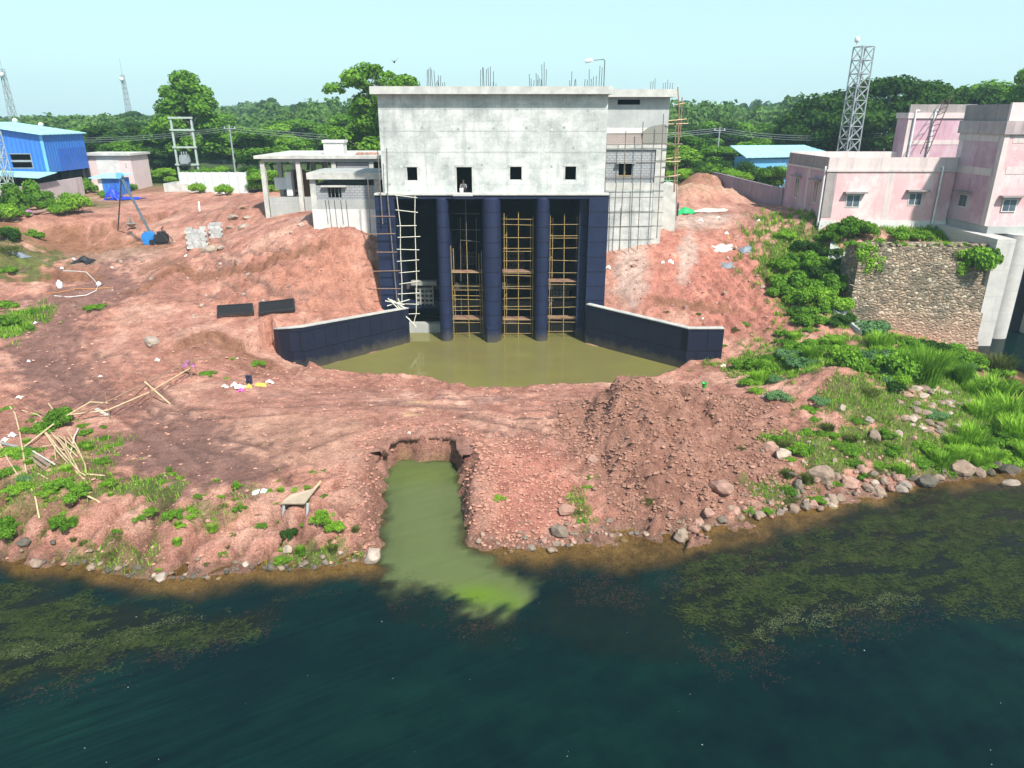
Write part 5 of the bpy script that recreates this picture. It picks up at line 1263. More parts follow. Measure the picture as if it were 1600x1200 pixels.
# leaning ladder on the low roof
ld = thing("ladder", (40, 75, 14), "thin rusty ladder leaning on the rear wing of the tall pink building", "ladder")
a0, b0 = at_y(1438, 240, 73), at_y(1475, 155, 76.6); a1, b1 = at_y(1449, 240, 73), at_y(1488, 148, 76.6)
M['rust'] = simple('rusty_ladder_steel', (0.12, 0.06, 0.07), None, 4, .8, 0)
for a, b_ in ((a0, b0), (a1, b1)): MB().tube([a, b_], .045, 5).build("rail", M['rust'], ld)
for k in range(1, 10): MB().tube([a0.lerp(b0, k / 10), a1.lerp(b1, k / 10)], .035, 4).build("rung", M['rust'], ld)
tw = thing("lattice_tower", (40.3, 90, 9), "tall square galvanised lattice tower behind the low pink building", "tower")
tc = at_y(1343, 120, 90)
lattice(tw, (tc.x, 90), 9, zy(73, 90), 1.75, 1.55, 12, M['steel'], .09, R(14), .05)
mb = MB(); c = at_y(1338, 72, 89.2); mb.tube([c, c + Vector((0, 0, .5))], .05, 5); mb.lathe([(.1, 0), (.28, .12), (.28, .5), (.1, .65)], (c.x, c.y, c.z + .35), 10); mb.build("floodlight", M['plastic_white'], tw)
# teal shed and compound wall
ts = thing("aqua_roofed_shed", (33, 108, 9), "low shed with a long pale aqua roof among trees behind the pink building", "shed")
a = xy(1166, 240, 106); b_ = xy(1298, 240, 106)
MB().box(a + .5, b_, 106, 113, 9, zy(248, 106)).build("wall", M['blue_trim'], ts)
mb = MB(); V = [(a - .2, 105.4, zy(247, 105.4)), (b_ + .9, 105.4, zy(244, 105.4)), (b_ - 1.2, 113, zy(228, 113)), (a - .4, 113, zy(229, 113))]
mb.add(V + [(p, q, r + .15) for p, q, r in V], [(0, 3, 2, 1), (4, 5, 6, 7), (0, 1, 5, 4), (1, 2, 6, 5), (2, 3, 7, 6), (3, 0, 4, 7)]); mb.build("roof", M['teal_roof'], ts)
M['violet_wall'] = panelled('stained_violet_wall', (0.36, 0.28, 0.33), (0.24, 0.19, 0.23), (0.12, 0.11, 0.12), 50, 2.6, .5, stain=.7, nsc=.4, staincol=(0.07, 0.065, 0.07))
long_wall("compound_wall", [(29.0, 78.2, 9.2), (28.3, 86, 9.3), (27.2, 97, 9.4), (26.4, 112, 9.4)], [2.3, 2.3, 2.4, 2.4], .25, M['violet_wall'], "stained violet grey compound wall running back from the pink building")
# ---------------------------------------------------------------- vegetation
M['leaf_mid'] = leaf_mat('fresh_green_leaves', (0.02, 0.075, 0.010), (0.21, 0.41, 0.045))
M['leaf_dark'] = leaf_mat('dark_green_leaves', (0.008, 0.03, 0.009), (0.075, 0.16, 0.028))
M['leaf_light'] = leaf_mat('bright_green_leaves', (0.045, 0.14, 0.012), (0.30, 0.52, 0.055))
M['leaf_blue'] = leaf_mat('bluish_green_leaves', (0.035, 0.11, 0.045), (0.19, 0.34, 0.14))
M['leaf_olive'] = leaf_mat('olive_leaves', (0.05, 0.07, 0.02), (0.16, 0.19, 0.05))
M['leaf_far'] = leaf_mat('distant_leaves', (0.02, 0.065, 0.02), (0.14, 0.25, 0.055))
M['bark'] = simple('grey_brown_bark', (0.22, 0.18, 0.14), (0.12, 0.1, 0.08), 4, .9, .2)
M['bark_pale'] = simple('pale_bark', (0.36, 0.33, 0.28), (0.24, 0.21, 0.18), 4, .9, .2)

def leaf_quads(rs, C, Nrm, size, aspect=1.7, droop=0.25):
    """Leaf shaped quads (diamond, folded) around centres C with normals Nrm."""
    n = len(C)
    nn = Nrm + rs.normal(0, .55, (n, 3)); nn /= np.linalg.norm(nn, axis=1, keepdims=True) + 1e-9
    t = rs.normal(0, 1, (n, 3)); t[:, 2] -= droop
    t -= (t * nn).sum(1, keepdims=True) * nn; t /= np.linalg.norm(t, axis=1, keepdims=True) + 1e-9
    s = np.cross(nn, t); sz = (size * rs.uniform(.6, 1.35, n))[:, None]
    V = np.stack([C - t * sz * .5 * aspect ** .5, C + s * sz * .42 + nn * sz * .08, C + t * sz * .5 * aspect ** .5, C - s * sz * .42 + nn * sz * .08], 1)
    return V.reshape(-1, 3), np.arange(4 * n).reshape(n, 4)
def blob_points(rs, n, c, r, shell=0.55, low=-0.6):
    d = rs.normal(0, 1, (int(n * 1.6) + 8, 3)); d /= np.linalg.norm(d, axis=1, keepdims=True)
    d = d[d[:, 2] > low][:n]
    k = (shell + (1 - shell) * rs.uniform(0, 1, len(d))) 
    return np.array(c) + d * k[:, None] * np.array(r), d / np.array(r) * np.mean(r)
def leaf_object(name, blobs, n, size, mat, seed, parent=None, low=-0.6, aspect=1.7, droop=.25):
    rs = np.random.RandomState(seed); Cs, Ns, T = [], [], []
    vol = np.array([np.mean(b[1]) ** 2 for b in blobs]); vol = vol / vol.sum()
    for (c, r), f in zip(blobs, vol):
        k = max(6, int(n * f)); P, D = blob_points(rs, k, c, r, .5, low)
        Cs.append(P); Ns.append(D); T.append(np.clip(rs.uniform(0, 1, len(P)) * .6 + rs.uniform(0, .4), 0, 1))
    C = np.concatenate(Cs); D = np.concatenate(Ns); t = np.concatenate(T)
    V, F = leaf_quads(rs, C, D, size, aspect, droop)
    return raw_mesh(name, V, F, mat, parent, attrs={'tint': ('FLOAT', 'FACE', t)})
def limb(rs, p0, p1, r0, r1, mb, wob=.12):
    p0, p1 = np.array(p0), np.array(p1); n = 5; L = np.linalg.norm(p1 - p0)
    pts = [p0 + (p1 - p0) * i / (n - 1) + (rs.normal(0, wob * L * .25, 3) if 0 < i < n - 1 else 0) for i in range(n)]
    mb.tube(pts, [r0 + (r1 - r0) * i / (n - 1) for i in range(n)], 6)
def make_tree(seed, kind, mat, bark='bark', leaves=7000, size=.29, name="tree"):
    """A tree about 10 m tall at the origin: trunk with limbs, and a crown of leaf clumps."""
    rs = np.random.RandomState(seed)
    t = thing(name, (0, 0, 0), "tree", "tree")
    mb = MB(); blobs = []
    if kind == 'round':
        limb(rs, (0, 0, -.4), (rs.normal(0, .2), rs.normal(0, .2), 4.2), .26, .17, mb)
        for k in range(15):
            a = k * 2.4 + rs.uniform(-.4, .4); h = rs.uniform(3.4, 9.0); rad = rs.uniform(.8, 3.1) * (1 - max(0, h - 6.5) / 4.2)
            c = (math.cos(a) * rad, math.sin(a) * rad, h); r = rs.uniform(.85, 1.6)
            blobs.append((c, (r * 1.15, r * 1.15, r * .8)))
            if k % 2 == 0: limb(rs, (0, 0, min(4.0, h * .55)), c, .1, .03, mb)
    elif kind == 'tall':
        limb(rs, (0, 0, -.4), (.2, 0, 6.5), .3, .14, mb)
        for k in range(22):
            a = k * 2.4 + rs.uniform(-.5, .5); h = 2.6 + 7.0 * (k / 21) + rs.uniform(-.3, .3); rad = rs.uniform(.9, 3.2) * (1.15 - (abs(h - 5.2) / 6.0))
            c = (math.cos(a) * rad, math.sin(a) * rad, h); r = rs.uniform(.7, 1.3)
            blobs.append((c, (r * 1.1, r * 1.1, r * .9)))
            if k % 2 == 0: limb(rs, (0, 0, max(1.5, h - 1.8)), c, .09, .025, mb)
    elif kind == 'airy':
        limb(rs, (0, 0, -.4), (.3, .1, 5.5), .24, .12, mb)
        for k in range(46):
            a = k * 2.4 + rs.uniform(-.6, .6); h = 2.5 + 7.4 * (k / 45) + rs.uniform(-.4, .4); rad = rs.uniform(.4, 3.2)
            c = (math.cos(a) * rad, math.sin(a) * rad, h); r = rs.uniform(.5, 1.15)
            blobs.append((c, (r * 1.25, r * 1.1, r * .8)))
            if k % 2: limb(rs, (.1, 0, max(1.8, h - 2.2)), c, .07, .02, mb)
    elif kind == 'spread':
        limb(rs, (0, 0, -.4), (.2, .1, 3.6), .45, .33, mb)
        for k in range(30):
            a = k * 2.4 + rs.uniform(-.4, .4); rad = 7.2 * math.sqrt((k + .7) / 30); h = 8.6 - 3.6 * (rad / 7.2) ** 2.2 + rs.uniform(-.7, .5)
            c = (math.cos(a) * rad, math.sin(a) * rad, h); r = rs.uniform(1.0, 1.9)
            blobs.append((c, (r * 1.3, r * 1.3, r * .6)))
            if k % 2 == 0: limb(rs, (.1, 0, 3.3), c, .17, .03, mb)
        for k in range(12):
            a = k * .52; c = (math.cos(a) * 5.4, math.sin(a) * 5.4, rs.uniform(2.8, 4.2)); blobs.append((c, (1.6, 1.6, .9)))
    elif kind == 'thicket':
        limb(rs, (0, 0, -.4), (.1, 0, 2.4), .18, .1, mb)
        for k in range(18):
            a = k * 2.4 + rs.uniform(-.5, .5); rad = rs.uniform(.3, 3.2); h = rs.uniform(.9, 5.6 - rad * .7)
            c = (math.cos(a) * rad, math.sin(a) * rad, h); r = rs.uniform(.8, 1.4); blobs.append((c, (r * 1.2, r * 1.2, r * .85)))
            if k % 3 == 0: limb(rs, (0, 0, .4), c, .07, .02, mb)
    mb.build("trunk", M[bark], t)
    leaf_object("crown", blobs, leaves, size, M[mat], seed + 500, t)
    return t
PROTO = {}
for key, args in {'round1': (1, 'round', 'leaf_mid'), 'round2': (2, 'round', 'leaf_dark'), 'round3': (3, 'round', 'leaf_light'), 'tall1': (4, 'tall', 'leaf_mid', 'bark_pale', 11000, .27),
                  'airy1': (5, 'airy', 'leaf_mid', 'bark_pale', 15000, .25), 'spread1': (6, 'spread', 'leaf_dark', 'bark', 16000, .33), 'spread2': (16, 'spread', 'leaf_dark', 'bark', 16000, .33),
                  'thicket1': (7, 'thicket', 'leaf_mid', 'bark', 6000, .25), 'thicket2': (8, 'thicket', 'leaf_light', 'bark', 6000, .24), 'thicket3': (9, 'thicket', 'leaf_dark', 'bark', 6000, .25), 'round4': (12, 'round', 'leaf_mid', 'bark_pale'), 'tall2': (14, 'tall', 'leaf_dark', 'bark', 11000, .27)}.items():
    PROTO[key] = make_tree(*args)
used_proto = set()
def place(key, x, y, sx, sz, label, group, rs=random.Random(3), z=None, protos=PROTO, cat=None):
    o = protos[key]; zz = gz(x, y) if z is None else z
    rz = rs.uniform(0, 6.28); loc = (x, y, zz - .05); sc = (sx, sx, sz)
    if key in used_proto: o = copy_tree(o, loc, rz, sc)
    else:
        used_proto.add(key); o.location = loc; o.rotation_euler = (0, 0, rz); o.scale = sc
    o['label'] = label
    if group: o['group'] = group
    elif 'group' in o: del o['group']
    if cat: o['category'] = cat
    return o
trs = random.Random(21)
# named single trees
def tree_px(key, px, pyt, Y, width, label, group=None, base=None):
    x = xy(px, 240, Y); b_ = gz(x, Y); top = zy(pyt, Y)
    nat = {'sp': 16.5, 'ro': 7.4, 'ta': 7.6, 'ai': 7.4, 'th': 8.0}[key[:2]]; hh = {'sp': 10.2, 'ro': 10.2, 'ta': 10.6, 'ai': 10.8, 'th': 6.6}[key[:2]]
    return place(key, x, Y, width / nat, (top - b_) / hh, label, group, z=b_)
tree_px('tall1', 306, 112, 121, 14.5, "tallest bright green tree, rising behind the steel gantry")
tree_px('airy1', 590, 90, 106, 13, "tall airy tree partly hidden by the left end of the intake building")
tree_px('spread1', 1372, 106, 118, 29, "huge dark spreading tree behind the galvanised lattice tower")
tree_px('spread2', 1470, 113, 126, 24, "dark spreading tree behind the roof of the tall pink building")
tree_px('spread1', 1280, 146, 122, 18, "dark spreading tree left of the galvanised lattice tower")
tree_px('round1', 1545, 106, 128, 17, "pale green rounded tree above the parapet of the tall pink building")
tree_px('airy1', 1602, 80, 108, 9, "tall thin tree at the right edge behind the pink tower building")
tree_px('tall2', 212, 172, 260, 19, "hazy dark tree with a domed top beyond the left tree row")
tree_px('round2', 1598, 98, 116, 9, "dark tree at the right edge beside a tall thin tree")
for i, (px, pyt, Y, wd) in enumerate(((402, 167, 300, 13), (427, 151, 330, 15), (452, 164, 310, 16), (478, 158, 340, 17), (503, 163, 320, 13), (522, 153, 340, 10), (548, 164, 330, 15), (1076, 166, 300, 14), (1098, 159, 330, 15), (1128, 165, 310, 16), (1150, 160, 340, 13), (1180, 165, 300, 15), (1208, 157, 330, 16), (1224, 151, 350, 18), (1248, 157, 340, 15), (60, 181, 270, 22), (110, 180, 290, 24), (150, 183, 280, 18))):
    tree_px(('round2', 'tall2', 'round4')[i % 3], px, pyt, Y, wd, f"hazy distant tree standing out on the wooded skyline, {ordn((3 + i) if i < 15 else i - 15)} from the left", "hazy distant skyline trees")
rows = [   # kind choices, px from, px to, step, top row, Y, width, phrase
    (('round2', 'round1', 'round2', 'thicket3'), 122, 262, 19, 200, 122, 8.5, "dark green tree in the row behind the pink and white room"),
    (('round1', 'round2', 'round4'), -40, 130, 24, 202, 140, 9, "green tree in the row behind the blue shed"),
    (('round1', 'round3', 'round4', 'round2'), 366, 600, 19, 202, 124, 9, "green tree in the row behind the columned building"),
    (('round4', 'round3', 'round1'), 350, 620, 27, 184, 160, 12, "taller tree in the second row behind the columned building"),
    (('round3', 'round1', 'thicket2', 'round4'), 1052, 1250, 20, 214, 118, 8.5, "light green tree in the row behind the soil mound"),
    (('round1', 'round2', 'round4'), 1055, 1290, 26, 190, 155, 12, "taller tree in the second row behind the soil mound"),
    (('round2', 'round1'), 120, 360, 30, 192, 165, 12, "tree in the second row behind the steel gantry"),
    (('round2', 'tall2', 'round1'), 1250, 1640, 42, 165, 150, 14, "tree in the second row behind the pink buildings"),
    (('thicket1', 'thicket3', 'thicket2'), 205, 400, 22, 258, 113, 6, "low bushy tree along the road behind the sheet fence"),
    (('thicket1', 'thicket2', 'thicket3'), 400, 590, 26, 252, 102, 7, "low bushy tree seen through the bare columns"),
    (('thicket2', 'thicket1', 'thicket3'), 1062, 1240, 18, 246, 102, 5.5, "bushy thicket tree along the violet compound wall"),
]
for kinds, a, b_, st_, top, Y, wd, phrase in rows:
    n = int((b_ - a) / st_) + 1
    for i in range(n):
        px = a + i * st_ + trs.uniform(-5, 5); yy = Y + trs.uniform(-4, 5)
        tree_px(kinds[(i * 7 + i // 3) % len(kinds)], px, top + trs.uniform(-9, 9), yy, wd * trs.uniform(.85, 1.2), f"{phrase}, {ordn(i)} from the left", phrase.replace('tree in', 'trees in').replace('tree along', 'trees along').replace('tree seen', 'trees seen'))

# far wooded hills: one mass
def far_forest():
    rs = np.random.RandomState(77); Cs, Ns, T = [], [], []
    n = 2300
    Y = 190 + 560 * rs.uniform(0, 1, n) ** 1.5; X = rs.uniform(-.86, .86, n) * (Y + 30)
    Z = terrain(X, Y, False)
    for x, y, z in zip(X, Y, Z):
        emax = np.interp(800 + 1109 * x / (y * .95), [0, 230, 330, 400, 600, 1050, 1150, 1300, 1600], [0.0, .05, .5, 1.05, 1.1, .75, 1.0, 1.7, 1.8]) - rs.uniform(0, 1) ** 2 * .55
        h = min(5.5 + 9 * rs.uniform(0, 1) ** 1.6, max(3.5, 18.5 + y * math.tan(math.radians(emax)) - z)); w = rs.uniform(3.5, 7.0); k = int(np.clip(15000 / y, 22, 75)); tb = rs.uniform(0, .5)
        for j in range(4):
            c = np.array([x + rs.normal(0, w * .4), y + rs.normal(0, w * .4), z + h * rs.uniform(.45, .9)])
            P, D = blob_points(rs, k, c, (w * .62, w * .62, h * .3), .55, -.5); Cs.append(P); Ns.append(D); T.append(np.clip(tb + rs.uniform(0, .5, len(P)), 0, 1))
    C = np.concatenate(Cs); D = np.concatenate(Ns)
    sz = np.clip(C[:, 1] / 170, 1.0, 3.4)
    V, F = leaf_quads(rs, C, D, sz, 1.3)
    o = raw_mesh("far_forest", V, F, M['leaf_far'], None, (0, 200, 9), attrs={'tint': ('FLOAT', 'FACE', np.concatenate(T))})
    tag(o, "distant wooded low hills along the horizon", "forest", kind='stuff')
far_forest()

# ---------------------------------------------------------------- bushes and herbs near by
def make_bush(seed, mat, n=3000, size=.085, tall=.75, spread=1.0, clumps=9, name="bush"):
    rs = np.random.RandomState(seed); t = thing(name, (0, 0, 0), "bush", "bush"); blobs = []; mb = MB()
    for k in range(clumps):
        a = k * 2.4 + rs.uniform(-.4, .4); rad = spread * .72 * math.sqrt((k + .3) / clumps); h = tall * (.18 + .55 * rs.uniform(.35, 1) * (1 - .6 * rad / spread))
        r = rs.uniform(.15, .42) * spread; c = (math.cos(a) * rad, math.sin(a) * rad, h); blobs.append((c, (r, r, r * .8 * tall / .75)))
        mb.tube([(math.cos(a) * .05, math.sin(a) * .05, -.1), (c[0] * .5, c[1] * .5, h * .55), c], .018, 4, r2=.006)
    mb.build("stems", M['bark'], t); leaf_object("foliage", blobs, n, size, M[mat], seed + 900, t, -.8)
    return t
def make_grass(seed, mat, n=420, h=.9, spread=.45, name="grass_clump", cat="grass clump", wid=.022, bend=.5):
    rs = np.random.RandomState(seed); V = []; F = []; T = []
    for k in range(n):
        a = rs.uniform(0, 6.28); r = spread * .5 * math.sqrt(rs.uniform(0, 1)); p = np.array([math.cos(a) * r, math.sin(a) * r, -.03])
        L = h * rs.uniform(.55, 1.1); lean = rs.uniform(.05, 1) * bend; d = np.array([math.cos(a + rs.normal(0, .5)), math.sin(a + rs.normal(0, .5)), 0])
        s = np.array([-d[1], d[0], 0]) * wid * rs.uniform(.7, 1.4)
        m = p + np.array([0, 0, L * .6]) + d * L * lean * .3; e = p + np.array([0, 0, L * (1 - .3 * lean)]) + d * L * lean
        i = len(V); V += [p - s, p + s, m + s * .8, m - s * .8, e + s * .12, e - s * .12]; F += [(i, i + 1, i + 2, i + 3), (i + 3, i + 2, i + 4, i + 5)]; tt = rs.uniform(0, 1); T += [tt, tt]
    o = raw_mesh(name, V, F, M[mat], attrs={'tint': ('FLOAT', 'FACE', T)}); return tag(o, "grass", cat)
BUSH = {'b_mid': make_bush(31, 'leaf_mid'), 'b_light': make_bush(32, 'leaf_light', 2900, .08), 'b_dark': make_bush(33, 'leaf_dark'), 'b_blue': make_bush(34, 'leaf_blue', 2400, .075, .55, 1.0, 8),
        'b_leafy': make_bush(35, 'leaf_mid', 1900, .13, 1.0, 1.0, 11), 'b_low': make_bush(36, 'leaf_light', 2200, .066, .35, 1.0, 10, "weed_clump"), 'b_lowm': make_bush(37, 'leaf_mid', 2200, .066, .38, 1.0, 10, "weed_clump"),
        'b_olive': make_bush(38, 'leaf_olive', 1200, .06, .45, 1.0, 8, "weed_clump"), 'g_tall': make_grass(41, 'leaf_mid', 900, 2.0, 1.1, wid=.02, bend=.55), 'g_mid': make_grass(42, 'leaf_light', 500, .8, .9, wid=.02), 'g_olive': make_grass(43, 'leaf_olive', 400, .7, .8, wid=.018)}
brs = random.Random(5)
def bush(key, px, py, wpx, label, group=None, hs=1.0, guess=2.0):
    p = on(px, py, guess); d = (p - Vector((0, 0, CAM_H))).length
    if p.x > 28.2 and p.y > 66.9: p.y = 66.9; p.z = gz(p.x, p.y)
    w = wpx / FPX * d / 1.75 if key[0] == 'b' else wpx / FPX * d / (3.0 if key == 'g_tall' else 1.3)
    return place(key, p.x, p.y, w, w * hs, label, group, brs, p.z, BUSH)
def zone(items, phrase, group):
    if 'left bank' in phrase or 'bamboo' in phrase: items = [(a[0], a[1], a[2], a[3] * .82, *a[4:]) for a in items]
    if 'blue shed' in phrase: items = [(a[0], a[1], a[2], a[3] * .9, 1.45, *(a[5:] or (8.6,))) for a in items]
    items = sorted(items, key=lambda a: a[1])
    names = {'b_mid': "green bush", 'b_light': "bright green bush", 'b_dark': "dark green bush", 'b_blue': "bluish green bush", 'b_leafy': "large leaved bush", 'b_low': "low bright weed clump", 'b_lowm': "low green weed clump", 'b_olive': "olive weed clump", 'g_tall': "tall arching grass clump", 'g_mid': "bright grass clump", 'g_olive': "dull olive grass clump"}
    for i, it in enumerate(items):
        bush(it[0], it[1], it[2], it[3], f"{names[it[0]]} {phrase}, {ordn(i)} from the left", group, it[4] if len(it) > 4 else 1.0, it[5] if len(it) > 5 else 2.0)
zone([('b_low', 20, 708, 50), ('b_lowm', 62, 672, 55), ('b_mid', 95, 662, 62), ('b_lowm', 45, 712, 50), ('b_blue', 42, 705, 26), ('b_lowm', 132, 695, 28), ('b_mid', 133, 678, 26, .8), ('b_low', 130, 665, 22), ('b_lowm', 152, 722, 24),
      ('b_low', 165, 700, 22), ('b_mid', 95, 760, 46, .8), ('b_low', 75, 770, 40), ('b_mid', 120, 775, 48, .8), ('b_lowm', 10, 740, 45), ('b_low', 30, 765, 50), ('b_blue', 42, 748, 28), ('b_lowm', 10, 640, 24)], "around the heap of bamboo poles", "weeds around the bamboo poles")
zone([('b_mid', 10, 830, 55), ('b_low', 30, 822, 40), ('b_mid', 105, 850, 44, 1.1), ('b_low', 95, 866, 36), ('b_blue', 95, 818, 18, 1.3), ('b_olive', 70, 826, 26), ('b_low', 168, 755, 36), ('b_lowm', 160, 722, 34), ('b_lowm', 215, 810, 30), ('b_low', 232, 800, 38), ('b_mid', 272, 808, 36), ('b_low', 300, 798, 32),
      ('b_low', 265, 752, 22), ('b_lowm', 312, 775, 24), ('b_mid', 370, 760, 24), ('b_low', 342, 772, 22), ('b_olive', 350, 790, 20), ('b_low', 335, 810, 20), ('b_mid', 375, 795, 24), ('b_low', 460, 765, 20), ('b_lowm', 436, 733, 14), ('b_lowm', 434, 750, 13), ('b_low', 490, 738, 18), ('b_lowm', 505, 735, 15),
      ('b_light', 500, 818, 46), ('b_light', 525, 826, 40), ('b_mid', 545, 825, 26), ('b_lowm', 505, 775, 16), ('b_dark', 452, 838, 34), ('b_low', 440, 875, 36), ('b_olive', 180, 840, 26), ('b_olive', 175, 870, 36), ('b_low', 225, 835, 18), ('g_olive', 520, 860, 26), ('g_mid', 470, 865, 24), ('b_olive', 365, 835, 16)], "on the eroded left bank", "weeds on the eroded left bank")
zone([('b_lowm', 402, 570, 30), ('b_lowm', 325, 585, 26), ('b_low', 352, 592, 14), ('b_low', 362, 560, 12), ('b_lowm', 150, 482, 30, 1, 4.5), ('b_lowm', 50, 488, 22, 1, 4), ('b_low', 10, 480, 40, 1, 4.4), ('b_mid', 5, 510, 36, 1, 4), ('b_lowm', 45, 512, 16, 1, 4)], "on the red slope left of the pool", "weeds left of the pool")
zone([('b_light', 122, 333, 52, .8, 8.6), ('b_mid', 20, 330, 60, 1, 8.6), ('b_mid', 50, 322, 56, .9, 8.7), ('b_light', 10, 345, 44, 1, 8.4), ('b_mid', 135, 302, 34, 1.1, 8.9), ('b_mid', 160, 308, 16, 1, 8.9), ('b_light', 310, 302, 28, .9, 9), ('b_light', 352, 305, 30, .9, 9), ('b_dark', 8, 375, 34, 1, 7.6), ('b_olive', 15, 395, 40, 1, 7), ('b_lowm', 8, 410, 30, 1, 6.5), ('b_light', 205, 298, 18, 1, 9), ('b_olive', 380, 328, 10, 1, 8.5)], "by blue shed or fence", "bushes on the upper left ground")
zone([('b_mid', 1240, 452, 62, 1, 4.6), ('b_light', 1262, 470, 60, 1, 4.2), ('b_mid', 1290, 455, 60, 1, 4.4), ('b_light', 1225, 432, 44, 1, 5), ('b_dark', 1285, 432, 52, .9, 5.3), ('b_mid', 1265, 415, 56, .9, 6), ('b_mid', 1300, 400, 60, .9, 6.4), ('b_dark', 1250, 392, 46, .9, 6.9), ('b_light', 1228, 372, 34, .9, 8), ('b_dark', 1310, 462, 34, 1.2, 4), ('b_light', 1310, 484, 52, 1, 3.6),
      ('b_mid', 1250, 500, 48, .9, 3.4), ('b_mid', 1275, 505, 40, .8, 3.2), ('b_light', 1240, 475, 36, 1, 4), ('b_dark', 1305, 420, 44, 1, 5.6), ('b_lowm', 1222, 535, 30, 1, 2.2), ('b_mid', 1225, 525, 26, 1, 2.4), ('b_low', 1215, 405, 26, 1, 6.5), ('b_mid', 1320, 440, 36, 1.1, 5), ('b_light', 1222, 400, 36, .8, 6.8)], "on the steep bank left of stone wall", "bushes on the steep bank by the stone wall")
zone([('b_light', 1350, 358, 34, 1.3, 8.6), ('b_mid', 1405, 370, 46, .8, 8.3), ('b_mid', 1375, 372, 40, .7, 8.3), ('b_light', 1320, 375, 50, .6, 8), ('b_mid', 1440, 372, 40, .6, 8.2), ('b_light', 1465, 378, 36, .6, 8.1), ('b_leafy', 1530, 400, 62, 1.1, 7.4), ('b_leafy', 1505, 378, 44, 1, 8), ('b_mid', 1480, 362, 36, .9, 8.6), ('b_mid', 1280, 368, 40, .7, 8.4)], "atop the stone retaining wall", "bushes on top of the stone wall")
zone([('b_low', 1180, 600, 56, .9), ('b_light', 1200, 585, 40, 1.3), ('b_mid', 1170, 575, 44, .9), ('b_blue', 1250, 570, 52, .8), ('b_blue', 1215, 622, 40), ('b_low', 1185, 612, 34), ('b_lowm', 1268, 642, 34), ('b_blue', 1282, 628, 30), ('b_lowm', 1275, 655, 20), ('b_blue', 1355, 520, 66, 1.1), ('b_leafy', 1325, 575, 50, 1.2), ('b_light', 1312, 560, 40, 1.2),
      ('b_leafy', 1395, 585, 66, 1.1), ('b_blue', 1375, 565, 60, 1), ('g_tall', 1445, 600, 80, 1.0), ('g_tall', 1500, 600, 44, 1.1), ('b_mid', 1420, 548, 50, .8), ('b_dark', 1450, 548, 46, .8), ('b_mid', 1490, 556, 50, .8), ('b_light', 1520, 566, 40, .8), ('g_mid', 1470, 575, 50, .8), ('b_olive', 1410, 535, 40, .8), ('b_olive', 1360, 615, 36), ('g_mid', 1550, 620, 60, .8), ('g_mid', 1575, 655, 70, .8), ('g_mid', 1530, 650, 50, .7), ('b_dark', 1400, 610, 30), ('b_low', 1300, 530, 44, .7), ('b_mid', 1265, 545, 36), ('g_mid', 1590, 690, 60, .9), ('g_olive', 1560, 580, 50, .9), ('b_mid', 1560, 690, 50, .7), ('b_low', 1520, 700, 50, .6), ('b_light', 1585, 720, 46, .7)],
     "on the green mound by the pool", "bushes on the green mound")
zone([('b_mid', 1212, 690, 34, .8), ('b_light', 1245, 705, 38, .8), ('b_low', 1232, 718, 26), ('b_lowm', 1325, 700, 44, .7), ('b_low', 1300, 680, 30), ('b_mid', 1385, 680, 34, .7), ('b_lowm', 1440, 720, 40, .7), ('b_low', 1480, 730, 46, .7), ('b_low', 1530, 725, 46, .7), ('b_lowm', 1230, 765, 34, .9), ('b_olive', 1238, 782, 26), ('b_low', 1275, 780, 36, .7), ('b_low', 1200, 798, 24), ('b_lowm', 1170, 798, 24), ('b_low', 1370, 725, 40, .6), ('b_mid', 1395, 705, 34, .7),
      ('b_blue', 1460, 650, 34, 1), ('g_mid', 1410, 740, 34, .7), ('g_mid', 1500, 715, 40, .7), ('b_lowm', 1345, 660, 28), ('b_olive', 1160, 700, 18), ('b_low', 780, 778, 26, 1.1), ('b_low', 925, 745, 20, .7), ('b_low', 918, 760, 18, .7), ('b_lowm', 908, 812, 24, .8), ('b_low', 888, 775, 16, .7), ('b_olive', 905, 800, 18), ('b_olive', 1015, 765, 26)], "along the stony river margin", "weeds along the stony river margin")
zone([('b_olive', 1042, 488, 12, 1, 3), ('b_lowm', 1092, 490, 10, 1, 3), ('b_olive', 1128, 465, 16, 1, 4.2), ('b_olive', 1150, 515, 18, 1, 2.6), ('b_lowm', 1168, 510, 22, 1, 2.6), ('b_lowm', 1130, 540, 14, 1, 1.6), ('b_olive', 1120, 556, 14, 1, 1)], "on the bare slope right of gates", "weeds on the bare red slope")
def fill(poly, n, kinds, wr, phrase, group, guess, hs=.85):
    xs = [p[0] for p in poly]; ys = [p[1] for p in poly]; it = []; X = np.array([brs.uniform(min(xs), max(xs)) for _ in range(n * 8)]); Y = np.array([brs.uniform(min(ys), max(ys)) for _ in range(n * 8)])
    k = inside(X, Y, poly)
    for x, y in list(zip(X[k], Y[k]))[:n]: it.append((brs.choice(kinds), float(x), float(y), brs.uniform(*wr), hs * brs.uniform(.8, 1.2), guess))
    zone(it, phrase, group)
fill([(1165, 590), (1240, 530), (1330, 535), (1340, 575), (1250, 560), (1200, 610)], 26, ['b_low', 'b_lowm', 'b_light', 'b_mid', 'g_mid', 'b_blue'], (22, 44), "between red slope and green mound", "weeds between red slope and mound", 2.2)
fill([(1340, 540), (1510, 555), (1590, 600), (1590, 640), (1480, 600), (1380, 600), (1330, 570)], 30, ['b_light', 'b_mid', 'g_mid', 'b_leafy', 'b_low', 'b_blue', 'g_mid'], (24, 50), "over the top of the green mound", "plants over the top of the mound", 1.8)
fill([(1500, 630), (1600, 640), (1610, 725), (1480, 738), (1400, 730), (1440, 690), (1500, 690)], 34, ['b_low', 'g_mid', 'b_light', 'b_lowm', 'g_mid', 'b_low'], (24, 50), "on the lush lower right bank", "plants of the lower right bank", .7)
